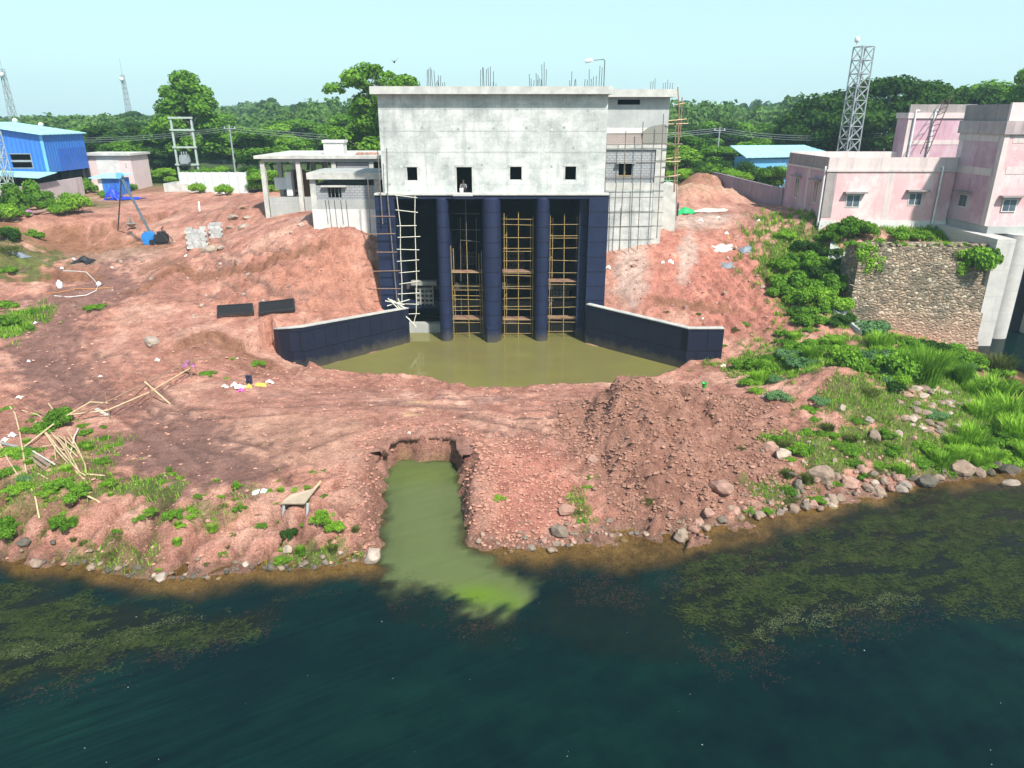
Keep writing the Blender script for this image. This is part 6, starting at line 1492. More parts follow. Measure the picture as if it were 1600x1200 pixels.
fill([(1190, 690), (1290, 660), (1380, 690), (1400, 740), (1250, 775), (1190, 760)], 22, ['b_low', 'b_lowm', 'b_olive', 'g_olive', 'b_mid'], (14, 30), "on the stony right slope", "small weeds of the stony slope", 1.0)
fill([(5, 800), (120, 790), (330, 795), (560, 800), (560, 860), (250, 890), (60, 870)], 34, ['b_low', 'b_lowm', 'b_olive', 'g_olive', 'g_mid'], (10, 26), "along the lower left bank", "small weeds of the lower left bank", .9)
fill([(0, 640), (150, 640), (240, 730), (400, 760), (520, 740), (500, 790), (200, 780), (0, 790)], 34, ['b_low', 'b_lowm', 'b_low', 'g_mid'], (9, 24), "on the flat left bank top", "small weeds of the left bank top", 1.7)
fill([(1215, 360), (1320, 355), (1325, 480), (1340, 520), (1260, 520), (1212, 440)], 24, ['b_mid', 'b_light', 'b_dark', 'b_lowm'], (26, 48), "filling the gully left of stone wall", "bushes filling the gully by the wall", 5)
fill([(0, 300), (60, 300), (150, 325), (120, 345), (0, 370)], 16, ['b_mid', 'b_light', 'b_lowm', 'b_olive'], (16, 40), "below the pink compound wall", "weeds below the pink compound wall", 8.5)
place('b_leafy', 39.7, 59.2, 1.75, 2.3, "large leaved bush hanging over the right end of the stone wall", None, brs, zy(418, 59.2), BUSH)
for i in range(15):
    px = 1332 + i * 13.5 + brs.uniform(-4, 4); k = ['b_mid', 'b_light', 'b_low', 'b_mid', 'b_lowm'][i % 5]; x = xy(px, 388, 60.3)
    place(k, x, 60.3 + brs.uniform(-.2, .7), brs.uniform(.45, .85), brs.uniform(.35, .75), f"small bush rooted on the stone wall's top edge, {ordn(i)} from the left", "bushes rooted on the stone wall's top edge", brs, zy(387, 59.8) - .02, BUSH)
for k, o in list(PROTO.items()) + list(BUSH.items()):
    if k not in used_proto:
        for ch in list(o.children): bpy.data.objects.remove(ch)
        bpy.data.objects.remove(o)
# short grass cover: nobody could count it
def turf():
    rs = np.random.RandomState(9); n = 150000
    X = rs.uniform(-40, 46, n * 5); Y = rs.uniform(25, 84, n * 5)
    ix = np.clip(np.searchsorted(gx, X) - 1, 0, nx - 1); iy = np.clip(np.searchsorted(gy, Y) - 1, 0, ny - 1)
    g = GREEN[iy, ix]; k = rs.uniform(0, 1, len(X)) < g * .9 * np.clip(38 / Y, .3, 1); X, Y = X[k][:n], Y[k][:n]; Z = terrain(X, Y)
    ok = Z > .03; X, Y, Z = X[ok], Y[ok], Z[ok]; n = len(X)
    a = rs.uniform(0, 6.28, n); L = rs.uniform(.07, .24, n) * np.clip(Y / 36, 1, 1.8); lean = rs.uniform(.1, .9, n); w = .012 * np.clip(Y / 32, 1, 2.2)
    P = np.c_[X, Y, Z - .02]; d = np.c_[np.cos(a), np.sin(a), 0 * a]; s = np.c_[-np.sin(a), np.cos(a), 0 * a] * (w * rs.uniform(.8, 2.2, n))[:, None]
    E = P + d * (L * lean)[:, None] + np.c_[0 * a, 0 * a, L]
    V = np.stack([P - s, P + s, E + s * .3, E - s * .3], 1).reshape(-1, 3)
    o = raw_mesh("grass", V, np.arange(4 * n).reshape(n, 4), M['leaf_light'], None, (0, 40, 1), attrs={'tint': ('FLOAT', 'FACE', np.clip(rs.uniform(0, .9, n), 0, 1))})
    tag(o, "short grass and creeping weeds on the banks and the upper ground", "grass", kind='stuff')
turf()

# ---------------------------------------------------------------- water weed
SCUM = [[tuple(at_z(a, b, 0))[:2] for a, b in p] for p in (((1180, 985), (1215, 955), (1280, 945), (1330, 945), (1390, 925), (1440, 935), (1330, 962), (1240, 985), (1200, 1003)), ((-100, 1015), (40, 1010), (150, 990), (260, 965), (330, 960), (250, 985), (120, 1015), (-100, 1050)))]
M['clod3'] = simple('pale_red_clod', (0.5, 0.28, 0.215), (0.36, 0.185, 0.14), 2.6, .95, .3)
M['weed_green'] = simple('floating_olive_weed', (0.045, 0.064, 0.018), (0.014, 0.026, 0.011), 1.6, .8, 0)
M['weed_brown'] = simple('brown_water_weed', (0.072, 0.042, 0.032), (0.03, 0.021, 0.02), 1.6, .8, 0)
M['scum'] = simple('pale_floating_scum', (0.16, 0.19, 0.085), (0.08, 0.10, 0.04), 2.5, .8, 0)
def weed(name, n, dens, mat, label, seed, size, box, z=.012, elong=1.0, ang=None):
    rs = np.random.RandomState(seed); X = rs.uniform(box[0], box[1], n); Y = rs.uniform(box[2], box[3], n)
    k = rs.uniform(0, 1, n) < dens(X, Y); X, Y = X[k], Y[k]; n = len(X)
    a = rs.uniform(0, 6.28, n) if ang is None else ang + rs.normal(0, .7, n); L = size * rs.uniform(.5, 1.5, n); W = L * rs.uniform(.25, .6, n) / elong
    C = np.c_[X, Y, z + rs.uniform(0, .02, n)]; d = np.c_[np.cos(a), np.sin(a), rs.normal(0, .12, n)]; s = np.c_[-np.sin(a), np.cos(a), rs.normal(0, .12, n)]
    V = np.stack([C - d * L[:, None], C - s * W[:, None], C + d * L[:, None] * .9, C + s * W[:, None] * 1.1], 1).reshape(-1, 3)
    V[:, 2] = np.maximum(V[:, 2], .004)
    o = raw_mesh(name, V, np.arange(4 * n).reshape(n, 4), mat, None, (float(X.mean()), float(Y.mean()), 0))
    return tag(o, label, "water weed", kind='stuff')
def streak(X, Y, s=0): return fbm((X * .35 + Y * .12) * 1.0 + s, (Y * 1.0 - X * .33) * .9, 301 + s, 4, .65)
def dR(X, Y):
    d = sdist(X, Y, WEED_R); st = streak(X, Y); return np.clip(sstep(.8, -2.2, d + 1.1 * fbm(X * .8, Y * .8, 311, 3)) * sstep(-.5, .2, st + .35 * sstep(2, 14, X - 14)) * .95, 0, 1)
def dL(X, Y):
    d = sdist(X, Y, WEED_L); st = streak(X, Y, 3); return np.clip(sstep(.6, -1.5, d + .9 * fbm(X * .8, Y * .8, 321, 3)) * sstep(-.5, .3, st) * .95, 0, 1)
weed("water_weed", 230000, dR, M['weed_green'], "floating olive weed mat on the river at the right", 61, .10, (6, 42, 19, 33.5), .004, 3.2, R(-25))
weed("water_weed", 100000, dL, M['weed_green'], "floating olive weed mat on the river at the lower left", 62, .09, (-26, -7, 18, 26.5), .004, 3.2, R(40))
def dB(X, Y):
    out = np.zeros(X.shape)
    for poly in ([(1000, 905), (1060, 870), (1200, 845), (1380, 790), (1620, 752), (1620, 830), (1300, 900), (1060, 930)], [(1180, 1000), (1330, 950), (1440, 940), (1500, 960), (1330, 1010), (1150, 1060), (1060, 1000)], [(0, 1070), (150, 1030), (300, 1000), (420, 955), (425, 985), (330, 1020), (180, 1060), (0, 1110)], [(600, 905), (640, 900), (720, 925), (810, 965), (800, 1000), (700, 985), (620, 940)], [(860, 890), (960, 895), (1020, 925), (990, 950), (900, 940)], [(430, 935), (560, 905), (600, 910), (520, 930), (440, 945)]):
        d = sdist(X, Y, [tuple(at_z(a, b, 0))[:2] for a, b in poly]); out = np.maximum(out, sstep(.5, -.8, d + .7 * fbm(X * .9, Y * .9, 331, 3)))
    return np.clip(out * sstep(-.6, .25, streak(X, Y, 7)) * .9, 0, 1)
weed("water_weed", 300000, dB, M['weed_brown'], "brown strands of river weed fringing the green mats", 63, .06, (-26, 42, 17, 34), .003, 4.5, R(60))
def dS(X, Y):
    out = np.zeros(X.shape)
    for p in SCUM: out = np.maximum(out, sstep(.25, -.35, sdist(X, Y, p) + .45 * fbm(X * 1.3, Y * 1.3, 341, 4)))
    return np.clip(out * sstep(-.5, .2, streak(X, Y, 11)), 0, 1)
weed("floating_scum", 260000, dS, M['scum'], "pale scum drifting along the edges of the weed mats", 64, .032, (-24, 24, 17, 27), .006, 2.0, R(25))
rsf = np.random.RandomState(3)
weed("foam_flecks", 80, lambda X, Y: np.ones(X.shape) * .5, M['plastic_white'], "tiny pale flecks drifting on the dark river", 65, .02, (-17, 17, 14, 24), .006)

# ---------------------------------------------------------------- rocks
def rock_mesh(seed, sub=2, rough=.22, flat=.75, name="rock"):
    import bmesh
    bm = bmesh.new(); bmesh.ops.create_icosphere(bm, subdivisions=sub, radius=1)
    rs = np.random.RandomState(seed); pl = [(Vector(rs.normal(0, 1, 3)).normalized(), rs.uniform(.55, .9)) for _ in range(9)]
    ph = rs.uniform(0, 50)
    for v in bm.verts:
        p = v.co.copy()
        for n, d in pl:
            e = p.dot(n)
            if e > d: p -= n * (e - d) * .85
        p *= 1 + rough * float(pnoise(np.array([p.x * 1.7 + ph]), np.array([p.y * 1.7 + p.z * 1.3]), 4)[0])
        v.co = Vector((p.x, p.y * .85, p.z * flat))
    me = bpy.data.meshes.new(name); bm.to_mesh(me); bm.free()
    return me
def rock_mat(name, c1, c2, c3):
    m, nt, b, out = new_mat(name); oi = N(nt, "ShaderNodeObjectInfo"); n = noise_node(nt, pos_node(nt), 3.5, 5)
    c = ramp(nt, oi.outputs['Random'], [(0, c1), (.5, c2), (1, c3)])
    nt.links.new(mix(nt, 1.0, c, ramp(nt, n, [(.3, (.65, .65, .65)), (.7, (1.2, 1.2, 1.2))]), 'MULTIPLY'), b.inputs['Base Color']); b.inputs['Roughness'].default_value = .9
    bump(nt, b, noise_node(nt, pos_node(nt), 12, 4), .4, .05); return m
M['rock'] = rock_mat('mixed_bank_stone', (0.22, 0.15, 0.11), (0.28, 0.2, 0.15), (0.15, 0.125, 0.10))
M['rock_dark'] = rock_mat('dark_damp_stone', (0.09, 0.08, 0.06), (0.13, 0.105, 0.08), (0.06, 0.06, 0.05))
M['rock_red'] = rock_mat('reddish_stone', (0.32, 0.17, 0.13), (0.38, 0.23, 0.18), (0.27, 0.14, 0.11))
M['rock_pale'] = rock_mat('pale_stone', (0.36, 0.28, 0.22), (0.42, 0.33, 0.27), (0.3, 0.24, 0.2))
ROCKS = [rock_mesh(s) for s in (1, 2, 3, 4, 5, 6)]
RM = {}
def rock_variant(i, mat):
    if (i, mat) not in RM:
        me = ROCKS[i].copy(); me.materials.append(M[mat]); RM[(i, mat)] = me
    return RM[(i, mat)]
rrs = random.Random(17)
def rock(px, py, wpx, mat, label, group=None, guess=.2, flat=1.0, name="rock", cat="rock", p=None):
    if p is None: p = on(px, py, guess)
    d = (p - Vector((0, 0, CAM_H))).length; s = wpx / FPX * d / 2.0
    o = bpy.data.objects.new(name, rock_variant(rrs.randrange(6), mat)); COL.objects.link(o)
    o.location = (p.x, p.y, p.z + s * .22 * flat); o.scale = (s * rrs.uniform(.85, 1.15), s * rrs.uniform(.85, 1.15), s * rrs.uniform(.8, 1.1) * flat)
    o.rotation_euler = (rrs.uniform(-.25, .25), rrs.uniform(-.25, .25), rrs.uniform(0, 6.28)); return tag(o, label, cat, group)
for px, py, w, mat, lab in ((1282, 748, 38, 'rock', "large rounded brown boulder above the waterline, biggest on the right bank"), (875, 832, 30, 'rock', "squarish brown boulder at water's edge left of the heap foot"), (582, 873, 28, 'rock_pale', "pale rounded boulder at the left lip of the channel mouth"), (884, 800, 26, 'rock_red', "angular pink boulder beside a green tuft on the earth bank"),
    (1326, 758, 24, 'rock_red', "pinkish boulder topping the right bank stone pile"), (1222, 712, 22, 'rock_pale', "pale rounded stone beside bright bushes above the right margin"), (1300, 792, 16, 'rock_pale', "small pale angular stone lying just in the water on the right"), (1365, 685, 22, 'rock', "flat tan stone on the grassy slope above the right bank"), (1357, 658, 12, 'rock_pale', "pale stone perched at the edge of the red gully"),
    (1315, 640, 14, 'rock_pale', "pale stone on red earth above the gully"), (1205, 702, 24, 'rock_red', "reddish stone at the right foot of the heap"), (1130, 760, 30, 'rock_red', "leaning reddish slab low on the heap's right flank"), (925, 720, 16, 'rock_red', "pink stone high on the heap's left flank"), (1062, 842, 24, 'rock', "long brown stone in the shallows below the heap"), (990, 412, 10, 'rock_red', "reddish stone on the slope just below the annex corner"),
    (295, 543, 0, 'rock', ""), (450, 860, 14, 'rock_pale', "pale stone standing on the left bank below dark bush"), (600, 0, 0, 'rock', ""), (372, 412, 14, 'rock_red', "pink stone on the slope above the steel screens"), (236, 537, 22, 'rock_pale', "pale flat stone on the red slope left of the pool"), (1580, 762, 20, 'rock_pale', "yellowish stone in the shallows at the right edge")):
    if lab: rock(px, py, w * 1.15, mat, lab, None, 3.0)
def scatter(pts_line, n, wr, mats, label, group, spread, guess=.15):
    n = int(n * .66)
    for i in range(n):
        f = (i + rrs.random()) / n * (len(pts_line) - 1); k = int(min(f, len(pts_line) - 2)); f -= k
        a, b_ = pts_line[k], pts_line[k + 1]
        rock(a[0] + (b_[0] - a[0]) * f, a[1] + (b_[1] - a[1]) * f - spread * .3 + rrs.uniform(-1, 1) * spread * 1.3, (wr[0] + (wr[1] - wr[0]) * rrs.random() ** 1.8) * (1.4 if rrs.random() < .12 else 1), rrs.choice(mats), label, group, guess)
scatter([(20, 862), (80, 880), (160, 890), (240, 905)], 30, (7, 19), ['rock_dark', 'rock_dark', 'rock'], "grey stone at the waterline under the left bank, left half", "stones under the left bank, left half", 9)
scatter([(240, 905), (330, 900), (430, 890), (560, 878)], 44, (6, 15), ['rock_dark', 'rock', 'rock_dark', 'rock_pale'], "grey stone at the waterline under the left bank, right half", "stones under the left bank, right half", 8)
scatter([(730, 835), (790, 858), (860, 858), (900, 850)], 30, (7, 20), ['rock', 'rock_red', 'rock'], "brownish stone at the water's edge between channel and heap", "stones between channel and heap", 9)
scatter([(920, 835), (960, 843), (1020, 840), (1060, 828)], 20, (5, 12), ['rock_pale', 'rock'], "small pale stone at the heap's foot in the water", "small stones at the heap foot", 5)
scatter([(1060, 832), (1120, 815), (1190, 800), (1260, 790)], 36, (8, 20), ['rock_red', 'rock', 'rock'], "reddish brown stone of the shore right of the heap", "stones of the shore right of the heap", 11)
scatter([(1240, 770), (1300, 780), (1360, 760), (1420, 745)], 60, (8, 21), ['rock', 'rock_red', 'rock_pale', 'rock'], "weathered stone in the thick pile along the right bank", "stones of the thick right bank pile", 20)
scatter([(1420, 752), (1480, 742), (1560, 738), (1620, 725)], 18, (14, 34), ['rock_dark', 'rock_dark', 'rock'], "dark flat stone at the grassy end of the right bank", "dark stones at the right bank end", 9)
scatter([(1190, 740), (1290, 720), (1380, 720), (1440, 690)], 40, (5, 14), ['rock_red', 'rock_pale', 'rock'], "stone half bedded in the weedy right slope", "stones in the weedy right slope", 22, 1.0)
scatter([(1130, 388), (1170, 395), (1200, 405)], 10, (5, 11), ['rock_red', 'rock_pale'], "pinkish stone in the small scatter high on the red slope", "stones high on the red slope", 8, 7)
scatter([(960, 470), (1040, 455), (1120, 470), (1180, 430)], 26, (3, 8), ['rock_red', 'rock_pale'], "little stone lying on the red slope behind the right wing wall", "stones behind the right wing wall", 22, 4)
scatter([(270, 500), (380, 450), (480, 430), (570, 400)], 40, (3, 9), ['rock_red', 'rock', 'rock_pale'], "little stone on the red cut slope left of the gates", "stones on the left cut slope", 40, 5)
scatter([(80, 460), (170, 440), (260, 420), (350, 400)], 22, (3, 7), ['rock_pale', 'rock'], "pale rubble stone strewn over the upper left ground", "rubble on the upper left ground", 30, 6)
scatter([(270, 590), (400, 610), (520, 690), (600, 720)], 16, (3, 6), ['rock_pale', 'rock_red'], "small stone on the flat ground before the left wing wall", "stones before the left wing wall", 40, 1.6)
# pitched slabs on the right mound
for i in range(62):
    u, v_ = rrs.uniform(-1, 1), rrs.uniform(-1, 1)
    if u * u + v_ * v_ > 1: continue
    rock(1462 + u * 62 + v_ * 22, 640 + v_ * 42 - u * 2, rrs.uniform(11, 20), rrs.choice(['rock', 'rock', 'rock_red', 'rock_pale']), "flat fitted stone of the pitched patch on the green mound", "stones of the pitched patch", 1.5, .55, "pitching_stone", "stone")
# clods on the heap and along the cut channel: nobody could count them
def clods(name, n, region, sizes, mat, label, seed, box):
    rs = np.random.RandomState(seed); X = rs.uniform(box[0], box[1], n * 6); Y = rs.uniform(box[2], box[3], n * 6)
    k = rs.uniform(0, 1, len(X)) < region(X, Y); X, Y = X[k][:n], Y[k][:n]; Z = terrain(X, Y); ok = Z > .02; X, Y, Z = X[ok], Y[ok], Z[ok]
    base = np.array([(0, 0, 1.), (.95, .1, .2), (.3, .9, .1), (-.8, .55, .25), (-.75, -.6, .1), (.35, -.9, .2), (0, 0, -.7)]); fc = np.array([(0, 1, 2), (0, 2, 3), (0, 3, 4), (0, 4, 5), (0, 5, 1), (6, 2, 1), (6, 3, 2), (6, 4, 3), (6, 5, 4), (6, 1, 5)])
    n = len(X); s = sizes[0] * (sizes[1] / sizes[0]) ** (rs.uniform(0, 1, n) ** 2.6); a = rs.uniform(0, 6.28, n)
    B = base[None] * (1 + rs.uniform(-.4, .4, (n, 7, 3))); ca, sa_ = np.cos(a)[:, None], np.sin(a)[:, None]
    B = np.stack([B[..., 0] * ca - B[..., 1] * sa_, B[..., 0] * sa_ + B[..., 1] * ca, B[..., 2] * rs.uniform(.5, .95, (n, 1))], -1) * s[:, None, None]
    V = (B + np.c_[X, Y, Z + s * .22][:, None]).reshape(-1, 3); F = (fc[None] + 7 * np.arange(n)[:, None, None]).reshape(-1, 3)
    o = raw_mesh(name, V, F, mat, None, (float(X.mean()), float(Y.mean()), 0)); return tag(o, label, "soil clods", kind='stuff')
M['clod'] = simple('dark_red_clod', (0.34, 0.185, 0.135), (0.21, 0.108, 0.08), 2.6, .95, .3)
M['clod2'] = simple('red_clod', (0.46, 0.235, 0.175), (0.32, 0.155, 0.115), 2.6, .95, .3)
def heapr(X, Y):
    dx = X - HEAPC.x; dy = Y - HEAPC.y; r = np.hypot(dx / np.where(dx < 0, 5.4, 9.0), dy / np.where(dy < 0, 11.0, 5.2)) + .12 * fbm(X * .9, Y * .9, 107, 3)
    return sstep(1.05, .85, r) * (.3 + .7 * sstep(-.3, .3, fbm(X * .6, Y * .6, 109, 3))) * (1 - .8 * np.exp(-(((dx - 3.2) / 1.9) ** 2 + ((dy + 2.5) / 2.6) ** 2)))
clods("soil_clods", 17000, heapr, (.012, .165), M['clod'], "dark red brown clods covering the dumped spoil heap", 71, (1, 19, 27, 47))
def pitr(X, Y):
    d = sdist(X, Y, PIT); return sstep(.0, .3, d) * sstep(2.6, 1.0, d) * (Y > 27) * (Y < 41) * .8
clods("soil_clods", 2400, pitr, (.02, .15), M['clod2'], "crumbled red clods on the sides of the cut channel", 72, (-10, 2, 26, 41))
def sloper(X, Y):
    return (.35 * np.exp(-(((X - at_z(480, 420, 6.0).x) / 9) ** 2 + ((Y - 61) / 4) ** 2)) + .3 * np.exp(-(((X - at_z(1100, 430, 5).x) / 8) ** 2 + ((Y - 61) / 5) ** 2)) + .35 * np.exp(-(((X - at_z(380, 540, 2.5).x) / 5) ** 2 + ((Y - 50) / 2) ** 2)) + .25 * np.exp(-(((X - at_z(790, 780, 1).x) / 3.5) ** 2 + ((Y - 31) / 4) ** 2)) + .3 * np.exp(-(((X + 12) / 9) ** 2 + ((Y - 27.8) / 1.5) ** 2)))
clods("soil_clods", 5200, sloper, (.02, .14), M['clod2'], "loose red clods strewn over the cut slopes and banks", 73, (-36, 26, 26, 68))
def crumb(X, Y):
    c = at_z(815, 760, 1.2); return .85 * np.exp(-(((X - c.x) / 2.6) ** 2 + ((Y - c.y) / 5.0) ** 2) ** 1.5) * sstep(.5, 1.2, sdist(X, Y, PIT))
clods("soil_clods", 3800, crumb, (.015, .13), M['clod2'], "crumbly pinkish clods between the cut channel and the spoil heap", 75, (-4, 6, 26, 38))
def shore(X, Y):
    z = terrain(X, Y, False); return sstep(-.05, .05, z) * sstep(.75, .2, z) * (Y < 40) * .9 * (pnoise(X * .5, Y * .5, 151) * .5 + .5) * (np.abs(X + 3.5) > 3.6)
M['gravel'] = simple('brownish_gravel', (0.24, 0.18, 0.14), (0.12, 0.095, 0.075), 1.5, .9, .3)
clods("gravel", 4200, shore, (.035, .2), M['gravel'], "small brown stones and gravel along the waterline", 76, (-30, 40, 24, 38))
def strewn(X, Y):
    return .10 + .22 * sstep(.1, .7, fbm(X * .4, Y * .4, 141, 3))
clods("soil_clods", 10000, lambda X, Y: strewn(X, Y) * (sdist(X, Y, POOL) > .3) * (X < 36 - (Y < 58) * 14), (.02, .15), M['clod3'], "fine crumbs of red earth strewn over the whole site", 74, (-38, 36, 26, 70))
# overhanging lip of earth at the head of the cut channel
def lip():
    rs = np.random.RandomState(8); pts = [at_z(a, b, 0) for a, b in ((600, 745), (612, 728), (626, 720), (645, 718), (665, 717), (685, 717), (700, 718), (714, 726), (719, 745))]
    n = 64; V = []; F = []; L = len(pts) - 1
    for i in range(n + 1):
        f = i / n * L; k = min(int(f), L - 1); p = pts[k].lerp(pts[k + 1], f - k); c = Vector((pts[4].x, pts[4].y - 1.6, 0)); o = (p - c); o.z = 0; o.normalize()
        zt = gz(p.x + o.x * .75, p.y + o.y * .75); j = .16 * float(pnoise(np.array([i * .45]), np.array([.3]), 161)[0]); sd_ = math.sin(math.pi * i / n) ** .5
        prof = ((1.1, gz(p.x + o.x * 1.1, p.y + o.y * 1.1) - zt - .03), (.62, .02 + j * .3), (.14 - .2 * sd_ + j, -.04), (.10 - .2 * sd_ + j, -.22 - .1 * rs.rand()), (.34 + j * .6, -.5 - .12 * rs.rand()), (.8, -.75))
        for d, h in prof: V.append((p.x + o.x * d + rs.normal(0, .02), p.y + o.y * d + rs.normal(0, .02), zt + h))
    m = 6
    for i in range(n):
        for j in range(m - 1): a = i * m + j; F.append((a, a + 1, a + m + 1, a + m))
    q = np.array(V); sc = np.tile(np.array([0.40, 0.205, 0.155, 1]), (len(V), 1)); sc[np.arange(len(V)) % m >= 3, :3] = (0.25, 0.125, 0.09)
    o = raw_mesh("earth_bank", q, F, gm_, None, (float(q[:, 0].mean()), float(q[:, 1].mean()), 1.0), True, {'soil': ('FLOAT_COLOR', 'POINT', sc), 'wet': ('FLOAT', 'POINT', np.zeros(len(V)))})
    tag(o, "overhanging lip of red earth at the head of the cut channel", "bank", kind='structure')
lip()
# creepers hanging over the stone wall
def creeper(px0, px1, py0, py1, seed, label):
    Y = 58.9; t = thing("creeper", (xy((px0 + px1) / 2, py0, Y), Y, zy(py0, Y)), label, "creeper"); rs = np.random.RandomState(seed); bl = []
    for k in range(16):
        px = px0 + (px1 - px0) * rs.uniform(0, 1); py = py0 + (py1 - py0) * rs.uniform(0, 1) ** 1.3; f = (py - 385) / 100
        y = 59.7 - 1.1 * f; bl.append(((xy(px, py, y), y - .1, zy(py, y)), (.45, .22, .4)))
    leaf_object("foliage", bl, 900, .15, M['leaf_light'], seed, t, -1)
    mb = MB(); 
    for k in range(3): p = at_y(px0 + (px1 - px0) * (k + .5) / 3, py0 - 4, 59.9); q = at_y(px0 + (px1 - px0) * (k + .5) / 3 + 3, py1, 59.0); mb.tube([p, q], .02, 4)
    mb.build("stems", M['bark'], t)
creeper(1342, 1378, 380, 424, 3, "bright green creeper trailing down the left part of the stone wall"); creeper(1498, 1530, 392, 425, 5, "creeper spilling from the large leaved bush at the stone wall's right end")
# ---------------------------------------------------------------- scaffolds on and in the gates
def scaffold(label, poles, rungs, mat_p, mat_r, base, r=.045, name="scaffold", cat="scaffold", rr=.035, extra=None):
    """poles / rungs: lists of point lists, in world coordinates."""
    t = thing(name, base, label, cat)
    for p in poles: MB().tube(p, r, 6).build("pole", M[mat_p], t)
    for p in rungs: MB().tube(p, rr, 5).build("rung", M[mat_r], t)
    return t
def Yp(pts, Y): return [at_y(a, b, Y) for a, b in pts]
srs = random.Random(31)
def bay_scaffold(label, cols, topy, boty, rys, Y, planks=()):
    poles = [Yp([(a, topy[i]), (b, boty)], Y) for i, (a, b) in enumerate(cols)]
    rear = [Yp([(a + (4 if i == 0 else -4), topy[i] + 4), (b + (3 if i == 0 else -3), boty - 6)], Y + 1.3) for i, (a, b) in enumerate(cols) if i != 1]
    def xat(i, y): a, b = cols[i]; f = (y - topy[i]) / (boty - topy[i]); return a + (b - a) * f
    rungs = [Yp([(xat(0, y) - 2, y + srs.uniform(-1, 1)), (xat(-1 % len(cols), y) + 2, y + srs.uniform(-1, 1))], Y - .06) for y in rys]
    t = scaffold(label, poles, rungs, 'yellow_pole', 'yellow_pole', (poles[1][0].x, Y, -1), .038, rr=.028)
    for p in rear: MB().tube(p, .045, 5).build("pole", M['yellow_pole'], t)
    for y in rys[::2]: 
        a = at_y(xat(0, y), y, Y); b = at_y(xat(0, y) + 3, y, Y + 1.3); MB().tube([(a.x, a.y - .1, a.z + .1), (b.x, b.y + .1, a.z + .1)], .035, 5).build("rung", M['yellow_pole'], t)
    for y in planks:
        a, b = at_y(xat(0, y) - 3, y, Y), at_y(xat(2, y) + 2, y, Y)
        MB().box(a.x, b.x, Y + .05, Y + 1.1, a.z + .07, a.z + .14).build("plank", M['bamboo_brown'], t)
bay_scaffold("yellow pole scaffold in the second gate bay from the left, shortest of the yellow scaffolds", [(704, 710), (729, 733.5), (752, 755)], [384, 378, 392], 534, [427, 447, 454, 462, 468, 479, 485, 499, 505, 520], 61.0, (428, 500))
bay_scaffold("yellow pole scaffold in the gate bay right of the thick middle pier", [(787.5, 788.5), (810, 810), (833, 832)], [333, 331, 338], 534, [343, 351, 372, 388, 392, 408, 426, 431, 447, 451, 466, 479, 484, 500, 505, 520], 61.0, (427, 502))
bay_scaffold("yellow pole scaffold in the gate bay nearest the right abutment", [(860, 857.5), (882, 880), (905.5, 902)], [336, 334, 334], 534, [350, 369, 372, 388, 407, 426, 445, 464, 480, 495, 503, 518], 61.2, (442, 500))
# thin dark lines in the second bay
scaffold("thin dark pole frame hanging behind the shortest yellow scaffold", [Yp([(727.5, 313), (729, 385)], 61.6), Yp([(719, 340), (721, 500)], 63), Yp([(744, 340), (745, 500)], 63)],
         [Yp([(703, 359), (751, 359)], 62.2), Yp([(719, 375), (750, 378)], 62.2), Yp([(705, 334), (750, 334)], 62.2)], 'grey_pole', 'grey_pole', (-4, 62, 0), .03, rr=.025)
# white bamboo ladder at the first bay
lu = [Yp([(620, 306), (621, 316), (625.6, 352), (625.6, 390), (628, 440), (628, 494)], 59.75), Yp([(648.6, 306), (648, 346), (650, 406), (651, 440), (650.4, 490), (646, 506)], 59.75)]
lr = [Yp([(617, 305), (652, 309)], 59.7)] + [Yp([(a, y), (b, y2)], 59.7) for a, b, y, y2 in ((618, 653, 328, 332), (620, 651, 353, 352.5), (621.5, 657, 371, 369.5), (620, 655, 389.5, 390.5), (620.5, 655, 408.5, 406), (623, 655.5, 426.5, 423.5), (624, 656, 444, 439), (622, 656, 459.5, 457.5), (622, 655, 474.5, 475.5), (623, 656, 491, 490))]
scaffold("long white bamboo ladder hanging beside the left abutment of the gates", lu, lr, 'bamboo_pale', 'bamboo_pale', (-9, 59.7, 3), .036, "bamboo_ladder", "ladder", .034)
mb_ = [((606, 466), (650, 510)), ((602, 470), (632, 476)), ((610, 468), (634, 482)), ((605, 478), (640, 468)), ((616, 470), (636, 498)), ((620, 474), (650, 512)), ((622, 466), (632, 500))]
for i, (a, b) in enumerate(mb_):
    o = MB().tube(Yp([a, b], 59.4 + .04 * i), .05, 6).build("bamboo_pole", M['bamboo_pale']); tag(o, "pale bamboo pole in the tangle at the foot of the white ladder", "pole", "bamboo poles at the ladder foot")
scaffold("grey tube scaffold standing in front of the left abutment", [Yp([(590, 235), (598, 350)], 59.6), Yp([(604, 232), (606, 310), (621, 476)], 59.6), Yp([(574, 270), (580, 380)], 62.5)],
         [Yp([(578, 338), (618, 338)], 59.5), Yp([(574, 366), (618, 365)], 59.5), Yp([(588, 394), (621, 394)], 59.5), Yp([(576, 424), (626, 423)], 59.5), Yp([(588, 451), (626, 451)], 59.5)], 'grey_pole', 'bamboo_brown', (-11, 59.6, 5), .045)
scaffold("brown pole scaffold across the front of the set back annex", [Yp([(948, 195), (944, 345)], 65.6), Yp([(978, 205), (975, 270), (967, 392)], 65.6), Yp([(1005, 190), (1001, 280), (996, 390)], 65.6), Yp([(1037, 178), (1032, 270), (1026, 372)], 65.5), Yp([(953, 300), (951, 395)], 65.4), Yp([(985, 300), (982, 394)], 65.4)],
         [Yp([(944, y + 1), (1060, y)], 65.5) for y in (208, 253, 276)] + [Yp([(944, 226), (1066, 225)], 65.4)] + [Yp([(950, y + 1), (1036, y)], 65.5) for y in (308, 332, 353)], 'grey_pole', 'grey_pole', (10, 65.6, 7), .042)
for px, ya, yb_ in ((1062, 135, 345), (1066, 153, 238)): pass
